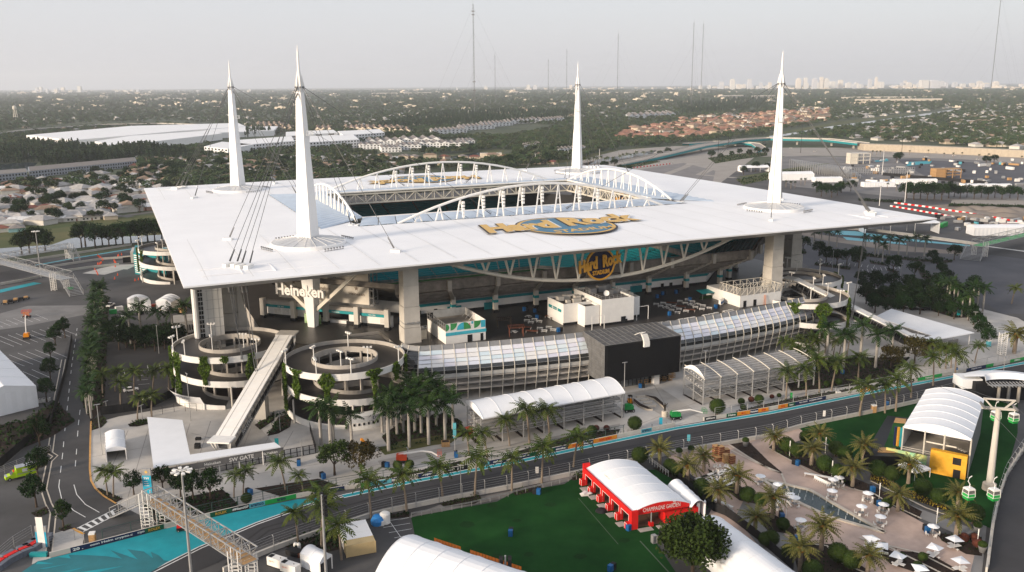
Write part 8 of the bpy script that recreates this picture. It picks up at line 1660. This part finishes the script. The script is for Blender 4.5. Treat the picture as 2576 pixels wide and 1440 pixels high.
def zone(P,n): a = np.array(P,float); x,y = rg.uniform(a[:,0].min(),a[:,0].max(),n),rg.uniform(a[:,1].min(),a[:,1].max(),n); m_ = inpoly(x,y,P); return x[m_],y[m_]
for nm,ob,P,n_ in (('distant_houses',HB,ZH4,330),('distant_houses',HB2,ZH4,160),('distant_houses',HB3,ZH3,700),('distant_houses',HB2,[(0,320),(900,300),(1500,265),(1500,290),(900,330),(0,345)],160),('distant_houses',HB,[(0,300),(2600,250),(2600,300),(1500,300),(0,345)],420),('distant_houses',HB2,[(330,400),(1000,400),(1000,460),(330,470)],240),('distant_houses',HB,[(330,400),(1000,400),(1000,460),(330,470)],260),('distant_houses',HB,ZH1,120),('distant_houses',HB,[(1932,275),(2576,255),(2600,290),(2100,300)],170)):
 x,y = zone(P,n_); ok = tree_mask(x,y); p = Gn(x[ok],y[ok]); scatter(nm,ob,p,rg.uniform(.9,1.35,len(p)))
# ------------------------------------------------------------------ blocks and sheds of the middle distance
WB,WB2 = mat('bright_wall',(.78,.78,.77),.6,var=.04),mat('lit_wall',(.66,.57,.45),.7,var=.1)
def prism_b(name,label,px,h,wall=None,win=0,roof=None,floors=3,cat='building',group=None,gables=0):
 t = thing(name,label,cat,group=group); P = [G(x,y) for x,y in px]; wall = wall or WB; MB().prism([tuple(p[:2]) for p in P],0,h).build('wall',wall,t); c_ = sum(P,Vector()) / len(P); Q = [c_ + (p - c_) * .985 for p in P]; MB().prism([tuple(p[:2]) for p in Q],h,h + .15).build('roof',roof or wall,t)
 e0,e1 = P[0],P[1]; d = (e1 - e0).normalized(); o = Vector((d.y,-d.x,0)) * .15; L = (e1 - e0).length
 for k in range(win):
  for f in range(floors): a,b_ = e0 + d * L * (k + .25) / win + o,e0 + d * L * (k + .72) / win + o; z = h * (f + .25) / floors; MB().poly([(a.x,a.y,z),(b_.x,b_.y,z),(b_.x,b_.y,z + h * .5 / floors),(a.x,a.y,z + h * .5 / floors)]).build('window',WINDK,t)
 for k in range(gables): a = e0 + d * L * (k + .5) / gables; w_ = L / gables * .42; n_ = (P[3] - P[0]); MB().strip([tuple(a - d * w_ + o * 4 + ZV(h)),tuple(a + o * 4 + ZV(h + w_ * .55)),tuple(a + d * w_ + o * 4 + ZV(h))],[tuple(a - d * w_ + n_ + ZV(h)),tuple(a + n_ + ZV(h + w_ * .55)),tuple(a + d * w_ + n_ + ZV(h))]).poly([tuple(a - d * w_ + o * 3 + ZV(h)),tuple(a + d * w_ + o * 3 + ZV(h)),tuple(a + o * 3 + ZV(h + w_ * .55))],1).build('gable_roof',[roof or wall,wall],t)
 return t
prism_b('warehouse','vast white flat-roofed warehouse below the curved highway on the left',[(68,356),(185,371),(460,344),(620,332),(600,322),(330,330)],11,win=9,floors=1); prism_b('warehouse','second white warehouse in front of the vast one',[(240,374),(285,388),(470,364),(560,352),(520,344),(330,358)],11,win=5,floors=1); prism_b('warehouse','white warehouse behind the palms right of the second one',[(470,352),(690,342),(700,330),(560,332)],10)
for px,w_,lab in (([(515,392),(575,399),(640,386),(560,378)],7,'white apartment block with dark windows, leftmost of the white row'),([(588,390),(742,376),(735,362),(590,374)],20,'long white apartment block left of the near mast'),([(780,380),(905,372),(890,358),(780,362)],16,'cream-fronted white apartment block right of the near mast'),([(865,360),(968,352),(955,342),(850,348)],14,'white apartment block at the right end of the white row'),([(720,362),(850,352),(840,344),(720,350)],4,'white apartment block at the back of the white row')): prism_b('apartment_block',lab,px,12.5,win=w_,group='white apartment row')
GRW = mat('blue_grey_wall',(.30,.32,.35),.8,var=.15)
prism_b('motel_row','long two-storey grey motel-like block in the left suburb',[(75,448),(345,420),(340,410),(72,436)],7,GRW,40,RCOL[2],2); prism_b('motel_row','grey two-storey block beside the left lake',[(0,400),(105,396),(103,388),(0,390)],7,GRW,12,RCOL[2],2); prism_b('motel_row','grey block continuing at the left edge',[(-60,462),(70,450),(68,440),(-60,450)],7,GRW,16,RCOL[2],2)
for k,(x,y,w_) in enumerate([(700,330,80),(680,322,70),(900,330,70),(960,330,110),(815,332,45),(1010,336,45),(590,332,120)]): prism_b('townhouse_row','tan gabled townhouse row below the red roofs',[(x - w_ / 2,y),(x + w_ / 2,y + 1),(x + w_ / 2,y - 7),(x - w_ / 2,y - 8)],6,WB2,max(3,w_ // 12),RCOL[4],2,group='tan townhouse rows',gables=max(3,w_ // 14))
for k,(x,y,w_) in enumerate([(935,376,60),(985,384,50),(1030,378,60),(1090,372,80),(1150,372,60),(1060,362,100),(970,366,90),(1175,366,40)]): prism_b('townhouse_row','grey-roofed white townhouse row beside the middle lake',[(x - w_ / 2,y),(x + w_ / 2,y - 1),(x + w_ / 2 - 6,y - 8),(x - w_ / 2 - 6,y - 7)],6.5,WB,max(3,w_ // 8),RCOL[2],2,group='grey-roofed townhouse rows by the lake',gables=4)
for k,(x,y,w_) in enumerate([(1130,340,90),(1200,330,90),(1250,322,80),(1320,314,90),(1390,312,60),(1340,380,40),(1440,390,70),(1640,300,120)]): prism_b('townhouse_row','pale townhouse row right of the centre wood',[(x - w_ / 2,y),(x + w_ / 2,y - 6),(x + w_ / 2 - 6,y - 12),(x - w_ / 2 - 6,y - 6)],7,WB,9,RCOL[2],2,group='pale townhouse rows',gables=8)
box_thing('pump_house','small tan utility building on the lake bank','building',1235,396,.1,[('wall',WB2,[(-14,14,-6,6,0,5)]),('roof',WB2,[(-14.3,14.3,-6.3,6.3,5,5.5)])])
t = thing('water_tower','pale water tower on legs above the trees at the far left','water tower',G(40,302)); b = MB(); [b.beam((6 * cos(a),6 * sin(a),0),(3.4 * cos(a),3.4 * sin(a),30),1.1) for a in (.4,1.97,3.54,5.1)]; [b.beam((5 * cos(a),5 * sin(a),10),(5 * cos(a + 1.57),5 * sin(a + 1.57),10),.6) for a in (.4,1.97,3.54,5.1)]; b.build('leg',CREAM,t); MB().lathe([(.1,29),(4,29.5),(5.6,33),(5.6,37),(4,41),(.1,42)],14).build('tank',CREAM,t)
# far white sheds catching the low sun: a belt nobody could count, and the named rows in front
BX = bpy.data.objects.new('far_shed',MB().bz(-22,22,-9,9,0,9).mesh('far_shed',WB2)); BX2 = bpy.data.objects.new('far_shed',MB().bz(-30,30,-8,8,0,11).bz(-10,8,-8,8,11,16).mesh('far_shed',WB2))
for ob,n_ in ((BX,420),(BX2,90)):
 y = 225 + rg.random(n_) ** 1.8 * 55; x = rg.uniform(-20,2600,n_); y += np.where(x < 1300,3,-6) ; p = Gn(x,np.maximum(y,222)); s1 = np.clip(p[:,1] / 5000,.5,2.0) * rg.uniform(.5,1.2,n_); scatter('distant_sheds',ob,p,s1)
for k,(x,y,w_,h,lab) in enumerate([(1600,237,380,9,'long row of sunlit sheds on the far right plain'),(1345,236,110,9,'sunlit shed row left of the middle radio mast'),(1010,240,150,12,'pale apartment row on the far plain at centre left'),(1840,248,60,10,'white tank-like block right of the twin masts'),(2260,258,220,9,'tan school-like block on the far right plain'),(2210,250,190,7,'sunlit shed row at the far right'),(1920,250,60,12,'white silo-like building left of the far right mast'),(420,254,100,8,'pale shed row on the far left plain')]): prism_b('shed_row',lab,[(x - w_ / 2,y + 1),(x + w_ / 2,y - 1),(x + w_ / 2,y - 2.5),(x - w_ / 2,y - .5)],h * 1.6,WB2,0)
# ------------------------------------------------------------------ skyline on the horizon
TW = [mat(f'tower_wall_{k}',c,.6,var=.06) for k,c in enumerate(((.72,.69,.64),(.60,.60,.62),(.76,.69,.60)))]
def tower(x,w_,top,label,group,k,Y=15000):
 p,q,r = at_depth(x - w_ / 2,222,Y),at_depth(x + w_ / 2,222,Y),at_depth(x,top,Y); hw = (q.x - p.x) / 2; H = r.z; b = MB(); b.bz(-hw,hw,-hw,hw,0,H * (.9 if k % 2 else 1));
 if k % 2: b.bz(-hw * .6,hw * .6,-hw * .6,hw * .6,H * .9,H)
 o = b.build('apartment_tower',TW[k % 3]); o.location = (r.x,Y,0); return tag(o,label,'tower',group)
random.seed(11)
for lab,grp,x0,x1,n_,t0,t1,w0,w1 in (('pale tower in the hazy downtown skyline at the far left','hazy downtown towers at the far left',78,205,22,217,231,4,9),('faint tower in the left half of the horizon','faint towers in the left horizon',280,660,20,224,233,3,8),('faint tower on the centre horizon','faint towers on the centre horizon',1050,1440,16,215,227,4,9),('pale seaside tower between the right masts','seaside towers between the right masts',1760,1940,22,205,218,5,11),('sunlit seaside tower right of the right mast','seaside towers right of the right mast',1990,2300,42,200,217,6,12),('sunlit seaside tower at the far right','seaside towers at the far right',2300,2576,40,202,216,6,13)):
 for k in range(n_): tower(rnd(x0,x1),rnd(w0,w1),t0 + (t1 - t0) * rnd(0,1) ** .6,lab,grp,k,rnd(13500,16500))
for k,(x,w_,top) in enumerate([(1329,8,214),(1346,10,214),(1436,7,214),(1843,11,199),(1886,9,199),(2009,11,197),(2027,8,196),(2050,11,197),(2067,8,194),(2079,11,197),(2189,8,199),(2205,6,194),(2325,18,202),(2350,24,202),(1620,0,0)]):
 if w_: tower(x,w_,top,f'taller skyline tower, {OR[k]} of the tall ones from the left','tall skyline towers',k,13000)
# radio masts
for k,(x,y0,xt,y1,lab) in enumerate([(1194,290,1191,10,'nearest and tallest lattice radio mast left of centre'),(1246,262,1246,138,'thin radio mast right of the tallest one'),(1425,250,1425,125,'thin radio mast left of the far stadium mast'),(1552,262,1555,85,'radio mast right of the far stadium mast'),(1738,272,1745,57,'left one of the twin radio masts'),(1762,262,1768,60,'right one of the twin radio masts'),(2489,262,2522,-20,'radio mast at the far right edge'),(1379,250,1379,150,'faintest radio mast on the horizon')]):
 g = G(x,y0); top = at_depth(xt,y1,g.y); H = top.z; top = Vector((g.x,g.y,H)); t = thing('radio_mast',lab,'radio mast',g,0,'radio masts'); r = g.y / FPX * (1.3 if k == 0 else .7); b = MB()
 for q in range(3): a = q * 2.094; b.tube([(r * cos(a),r * sin(a),0),(r * cos(a),r * sin(a),H)],r * .28,4)
 n_ = 40
 for q in range(n_):
  for s2 in range(3): a,c_ = s2 * 2.094,(s2 + 1) * 2.094; b.tube([(r * cos(a),r * sin(a),H * q / n_),(r * cos(c_),r * sin(c_),H * (q + 1) / n_)],r * .16,3,cap=False)
 b.build('lattice',GREYM,t); MB().tube([(0,0,H),(0,0,H * 1.04)],r * .2,4).build('aerial',GREYM,t)
 if k == 0: [MB().bz(-3 - r,3 + r,-2,2,H * f,H * f + 3).build('dish_ring',GREYM,t) for f in (.93,.90,.30,.22)]
 b = MB(); [b.tube([(0,0,H * f),(H * .55 * f * cos(a),H * .55 * f * sin(a),0)],r * .07,3) for a in (.5,2.6,4.7) for f in (.4,.75,.98)]; b.build('guy_wire',CABLE,t)
# ------------------------------------------------------------------ highways
def elevated(label,path,h,w_,girder,pier_step,wallto=None,name='flyover',hs=None):
 t = thing(name,label,'bridge'); hs = hs or [h] * len(path); P = [G(x,y,z) for (x,y),z in zip(path,hs)]; pts = []
 for a,c_ in zip(P,P[1:]): pts += [a.lerp(c_,k / 8) for k in range(8)]
 pts.append(P[-1]); A,B = [],[]
 for i,p in enumerate(pts): d = (pts[min(i + 1,len(pts) - 1)] - pts[max(i - 1,0)]); d.z = 0; d.normalize(); s_ = Vector((-d.y,d.x,0)) * w_ / 2; A.append(p - s_); B.append(p + s_)
 up,dn = ZV(1.1),ZV(-2.8); RC = MATS['road_concrete']
 MB().strip(A,B).build('deck',RC,t); MB().strip(A,[p + up for p in A]).strip([p + up for p in B],B).build('parapet',CONCL,t); MB().strip([p + dn for p in A],A).strip(B,[p + dn for p in B]).build('girder',girder,t)
 for i in range(4,len(pts) - 2,pier_step): p = pts[i]; MB().box((p.x,p.y,(p.z - 1.8) / 2),(2.2,2.2,p.z - 1.8)).build('pier',CONCL,t)
 return t
elevated('curved flyover with teal girders rising behind the right mast',[(1500,424),(1600,404),(1663,390),(1763,367),(1863,352),(1932,348),(2082,351),(2172,361)],9,19,TEALB,5,hs=[.5,2,5,8,9,9,9,9])
t = thing('retaining_wall','long tan panelled retaining wall of the expressway at the right','wall'); A = [G(2172,379),G(2300,384),G(2450,391),G(2700,404)]
for a,c_ in zip(A,A[1:]):
 n_ = 14
 for k in range(n_): p,q = a.lerp(c_,k / n_),a.lerp(c_,(k + .97) / n_); MB().prism([tuple(v[:2]) for v in (p,q,q + Vector((0,22,0)),p + Vector((0,22,0)))],0,9).build('wall_panel',mat('tan_panel',(.42,.36,.28),.85,var=.1,scale=.4),t)
elevated('lower teal flyover passing under the curved one',[(1725,362),(1800,357),(1850,357),(1900,362),(1915,372),(1890,384)],6,13,TEALB,4,hs=[6,6,6,5,3,1]); elevated('long low curved highway viaduct above the left warehouses',[(-60,342),(90,325),(250,314),(400,311),(520,315),(640,326)],7,16,mat('dark_girder',(.10,.11,.10),.7),3)
ribbon('ramp_road',[(1600,470),(1660,445),(1725,420),(1765,396),(1790,392),(1820,405),(1800,420),(1760,440),(1850,448)],.06,9,MATS['road_concrete']); sheet('asphalt_apron',[(1590,430),(1720,410),(1800,430),(1790,470),(1700,480)],.05,mat('pale_asphalt',(.19,.18,.175),.9,var=.15,scale=.08)); ribbon('grass_strip',[(1860,447),(1990,425),(2080,412)],.07,9,GRASS)
def blocks(label,path,step=3.0,h=1.1):
 t = thing('barrier_line',label,'barrier',group='red and white barrier lines'); a_,L = px_line(path); n_ = min(60,int(L / step))
 for k in range(n_): p,q = a_(L * k / n_),a_(L * (k + .92) / n_); MB().beam(p + ZV(h / 2),q + ZV(h / 2),h).build('barrier_block',RED if k % 2 else WHITEP,t)
blocks('red and white barrier line on the apron behind the roof',[(1588,424),(1690,413)]); blocks('red and white barrier line on the earthworks, upper one',[(2250,512),(2330,522),(2480,545),(2560,560)]); blocks('red and white barrier line on the earthworks, lower one',[(2240,520),(2300,530),(2400,548)])
# far right track with teal edges, grandstand, scaffold, sheds
sheet('race_track',[(2060,572),(2180,580),(2310,600),(2480,622),(2700,650),(2700,668),(2480,640),(2300,620),(2150,604),(2050,588)],.05,TRACK); sheet('runoff_paint',[(2080,580),(2150,582),(2320,605),(2440,617),(2440,620),(2300,608),(2170,594),(2100,590)],.07,TEALM); sheet('runoff_paint',[(2120,596),(2280,612),(2280,616),(2130,604)],.07,TEALM); ribbon('track_line',[(2100,574),(2200,582),(2330,600),(2480,620),(2600,636)],.08,2.2,WLINE)
for P in ([(2285,408),(2345,405),(2340,412),(2280,418)],[(2200,404),(2235,402),(2235,406),(2200,408)]): sheet('runoff_paint',P,.06,TEALP)
t = thing('grandstand','tiered scaffold grandstand in the hazy works yard behind the right mast','grandstand'); A0,B0 = G(1985,428),G(2130,452); d = (B0 - A0).normalized(); bk = Vector((-d.y,d.x,0))
for k in range(26): p = A0.lerp(B0,k / 25); [MB().beam((p.x + bk.x * q * 5,p.y + bk.y * q * 5,0),(p.x + bk.x * q * 5,p.y + bk.y * q * 5,12 - q * 2.6),.3).build('scaffold_post',GALV,t) for q in range(4)]
for q in range(12): o = bk * (q * 1.6); MB().strip([A0 + o + ZV(12 - q * .85),B0 + o + ZV(12 - q * .85)],[A0 + o + bk * 1.5 + ZV(12 - q * .85),B0 + o + bk * 1.5 + ZV(12 - q * .85)]).build('seat_row',GALV,t)
for lab,x,y,w_,h,m_ in (('tan timber building frame under construction in the works yard',2158,412,24,12,CREAM),('plywood two-storey building with open bays in the works yard',2378,448,26,9,WOOD)):
 t = thing('timber_frame',lab,'building',G(x,y),.1); [MB().beam((sx * w_ / 2 * f,sy * 5,0),(sx * w_ / 2 * f,sy * 5,h),.6).build('post',m_,t) for sx in (-1,1) for f in (1,.33) for sy in (-1,1)]; [MB().bz(-w_ / 2,w_ / 2,-5.5,5.5,z,z + .5).build('floor',m_,t) for z in (h * .33,h * .66,h)]; MB().bz(-w_ / 2,-w_ * .1,-5,5,0,h).build('wall',m_,t)
for k,(x,y,w_,d_,h,rise,lab) in enumerate([(1990,452,40,16,6,2,'white tent hall just right of the right mast'),(1895,432,30,14,5,2,'white open tent behind the roof edge'),(2080,458,26,10,4,1,'low white tent right of the tent hall'),(2210,470,30,8,4,.5,'white site hut row in the works yard'),(2300,462,40,7,4,.5,'long white cabin row with rounded tanks'),(2560,590,60,10,5,1.5,'long white tent at the far right edge'),(2260,585,46,12,7,.6,'white-roofed spectator stand by the far right track'),(2480,478,40,8,5,.5,'pale low shed in the right works yard')]): t = thing('site_tent',lab,'tent',G(x,y),.1 - .02 * k,'white tents in the works yard'); barrel(t,[(-w_ / 2,-d_ / 2,h),(-w_ / 2,d_ / 2,h),(w_ / 2,d_ / 2,h),(w_ / 2,-d_ / 2,h)],rise,3,wall=[TENT,None if k in (1,6) else TENT,TENT,None if k in (1,6) else TENT],n=4,gable=(TENT,TENT),legs=3)
TB = [(2066,495),(2078,490),(2092,497),(2106,492),(2116,486),(2055,485),(2140,482),(2280,500),(2298,503),(2315,500),(2332,505),(2350,501),(2368,505),(2386,500),(2400,496),(2415,500),(2432,497),(2450,501),(2468,498),(2485,502),(2502,498),(2520,502),(2540,499),(2560,503),(2255,408),(2262,405),(2480,415),(2500,412)]
for k,(x,y) in enumerate(TB): tree('oak',x,y,'dark leafy tree in the belt across the right works yard','tree belt of the right works yard',1.3 if k < 7 else 1.75 if k < 14 else 1.35)
for P in ([(2390,513),(2576,518),(2576,524),(2385,520)],[(2160,500),(2270,506),(2270,512),(2160,506)],[(2000,628),(2030,634),(2026,641),(1998,636)],[(2070,638),(2115,640),(2116,650),(2072,648)],[(2118,632),(2240,645),(2360,655),(2358,661),(2235,652),(2118,640)],[(2188,656),(2226,664),(2224,669),(2190,664)],[(2230,674),(2262,684),(2256,690),(2232,682)],[(2306,674),(2322,678),(2365,708),(2355,716),(2318,698)],[(2360,655),(2395,655),(2395,661),(2362,662)],[(2050,662),(2140,674),(2138,680),(2048,668)]): cover('hedge',P,1.5,1.2,.5,LEAFD)
for k in range(9): x,y = 2420 + (k % 5) * 32 + rnd(-8,8),530 + (k // 5) * 16 + rnd(-4,4); b = MB().lathe([(9,0),(6,1.6),(2.5,2.8),(.1,3.0)],12); o = b.build('soil_mound',MATS['bare_earth'],smooth=True); o.location = G(x,y); o.scale = (rnd(.8,1.5),rnd(.6,1),rnd(.6,1.1)); o['kind'] = 'structure'
a_,l_ = px_line([(2220,442),(2300,449),(2400,457),(2480,464)]); fence('site_fence','black screened fence through the middle of the right works yard',a_,l_,0,l_,.01,3,9,DARKF,2,.05,mesh=DARKF)
t5,at5,L5,_a = wall_line('barrier_wall','long white barrier wall curving along the far right track','barrier wall',[(2130,578),(2200,583),(2330,600),(2430,614),(2480,622)],1.6,None,th=1.5)
t = thing('scaffold_row','long low scaffold framework beside the tiered grandstand in the works yard','scaffold'); A0,B0 = G(2070,440),G(2300,438)
for k in range(40): p = A0.lerp(B0,k / 39); [MB().beam((p.x,p.y + 5 * q,0),(p.x,p.y + 5 * q,7 - q),.25).build('scaffold_post',GALV,t) for q in range(3)]
for z in (2,4.5,7): MB().beam(A0 + ZV(z),B0 + ZV(z),.3).build('ledger',GALV,t)
random.seed(21)
for k in range(150):
 x,y = (rnd(2330,2590),rnd(548,582)) if k % 4 == 0 else (rnd(2120,2590),rnd(402,470)); m_ = random.choice((WHITEP,WHITEP,WHITEP,DARKF,DARKF,WOOD,GALV,GALV,GALV,ORANGE if k % 4 == 0 else WOOD,GREENB if k % 5 == 0 else GALV,TEALM if k % 3 == 0 else WHITEP)); nm = {WHITEP: 'white',DARKF: 'black',WOOD: 'tan',ORANGE: 'orange',GREENB: 'green',GALV: 'grey',TEALM: 'pale blue'}[m_]; L_ = rnd(1.5,5.5) if k % 5 else 11; t = thing('site_container',f'{nm} site container or load standing in the hazy right works yard','container',G(x,y),rnd(0,3),f'{nm} site containers in the works yard'); MB().bz(-L_ / 2,L_ / 2,-1.2,1.2,.2,rnd(1.8,3.2)).build('box',m_,t); MB().bz(-L_ / 2,L_ / 2,-1.1,1.1,0,.2).build('skid',DARKF,t)
for k,(x,y0,y1) in enumerate([(1471 / 4 + 1288,368,292),(2072 / 4 + 1288,391,318),(2172 / 4 + 1288,378,306),(1932 + 82,385,308),(1932 + 336,386,296),(2219,440,380),(2276,510,432),(1932 + 280,518,470),(1347,408,388),(1508,400,376),(1430,400,378)]): t = thing('lamp_post','tall thin highway light mast in the hazy right distance','lamp post',G(x,y0),0,'tall highway light masts'); h = h_for(x,y0,y1); MB().tube([(0,0,0),(0,0,h)],[.35,.2],5).build('post',DARKF if k < 5 else WHITEP,t); MB().lathe([(.01,0),(1.1,.1),(1.1,.4),(.01,.5)],8,(0,0,h)).build('lamp',GALV,t)
t = thing('mural_building','teal mural building with white stripes under the left roof corner','building'); P = [G(340,690),G(418,700),G(425,675),G(345,668)]; MB().prism([tuple(p[:2]) for p in P],0,11).build('wall',TEALB,t); d = (P[1] - P[0]); o = Vector((d.y,-d.x,0)).normalized() * .1
for k in range(9): a = P[0] + d * .02 + o; MB().poly([(a.x,a.y,1 + k * 1.1),*[((P[0] + d * .4 + o).x,(P[0] + d * .4 + o).y,1.5 + k * 1.1 - 1.2)],((P[0] + d * .4 + o).x,(P[0] + d * .4 + o).y,2.1 + k * 1.1 - 1.2),(a.x,a.y,1.5 + k * 1.1)]).build('white_stripe',WHITEP,t)
blk_ = prism_b('paddock_building','white flat paddock building behind the teal mural',[(330,662),(440,655),(440,640),(335,650)],6,CONCL)
for P in ([(1480,432),(1560,415),(1640,402),(1660,408),(1560,430),(1500,446)],[(1780,398),(1850,388),(1930,384),(1930,392),(1860,402),(1800,412)],[(1850,452),(1990,428),(2060,418),(2050,424),(1990,440),(1870,466)]): cover('verge',P,1.2,.25,.7,LEAFD,GRASS)
for k,(x,y) in enumerate([(1520,430),(1545,422),(1660,396),(1680,392),(1790,400),(1812,404),(1840,396),(1860,392),(1885,396),(1905,390),(1925,392),(1870,440),(1900,432),(1930,428),(1560,436),(1580,440)]): tree('oak',x,y,'leafy tree between the ramps of the right-hand interchange','trees between the interchange ramps',rnd(1.0,1.4))
CW = car(1990,374,.1,WHITEP,'small car on the right-hand expressway','car','cars on the right-hand expressway')
for x,y in [(2050,382),(2140,386),(2250,386),(2330,396),(2460,402),(2540,410),(2400,393),(1620,384),(1650,386),(1600,381)]: dup(CW,loc=G(x,y),rz=.1)
for x,y,lab in [(108,530,'beside the road junction'),(164,522,'left of the peach house'),(235,536,'at the right end of the street'),(70,517,'on the upper street'),(28,509,'at the left end of the street')]: dup(CW,loc=G(x,y),rz=.3,label='car parked in the left suburb ' + lab,group='cars in the left suburb')
prism_b('service_building','long low white service building behind the courtyard palms',[(440,842),(512,834),(508,816),(438,822)],4.5,WHITEP,12,CONCL,1)
for k,(x,y) in enumerate([(300,880),(318,876),(340,882),(365,878),(390,884),(415,878),(440,872),(285,860),(300,845),(330,862),(370,866),(410,868)]): tree('oak',x,y,'dark tree in the shaded courtyard behind the left ramps','dark courtyard trees behind the left ramps',rnd(.8,1.15))
random.seed(31)
for k,(x,y) in enumerate([(345,776),(362,778),(386,772),(300,782),(285,790),(330,790),(410,782),(440,776),(312,800),(290,815),(352,792),(460,786)]): m_,nm = ((DARKF,'black'),(WOOD,'tan'),(REDM,'orange'),(WHITEP,'white'),(GRM,'green'))[k % 5]; t = thing('equipment_crate',f'{nm} equipment crate standing before the workshop tents','crate',G(x,y),rnd(0,3),f'{nm} crates before the workshop tents'); MB().bz(-1.5,1.5,-.8,.8,.1,rnd(1,2.2)).build('box',m_,t); MB().bz(-1.5,1.5,-.7,.7,0,.1).build('skid',DARKF,t)
# ------------------------------------------------------------------ air: one even box of haze round everything
hz = MB().bz(-27000,27000,-900,35000,-1.5,565).build('haze',[],kind='stuff')
hm = bpy.data.materials.new('haze_air'); hm.use_nodes = True; hn = hm.node_tree; hn.nodes.clear()
ho = hn.nodes.new('ShaderNodeOutputMaterial'); pv = hn.nodes.new('ShaderNodeVolumePrincipled'); pv.inputs['Color'].default_value = (.91,.94,1.0,1)
pv.inputs['Density'].default_value = HAZE; pv.inputs['Anisotropy'].default_value = 0.2; hn.links.new(pv.outputs[0],ho.inputs['Volume'])
hz.data.materials.append(hm)
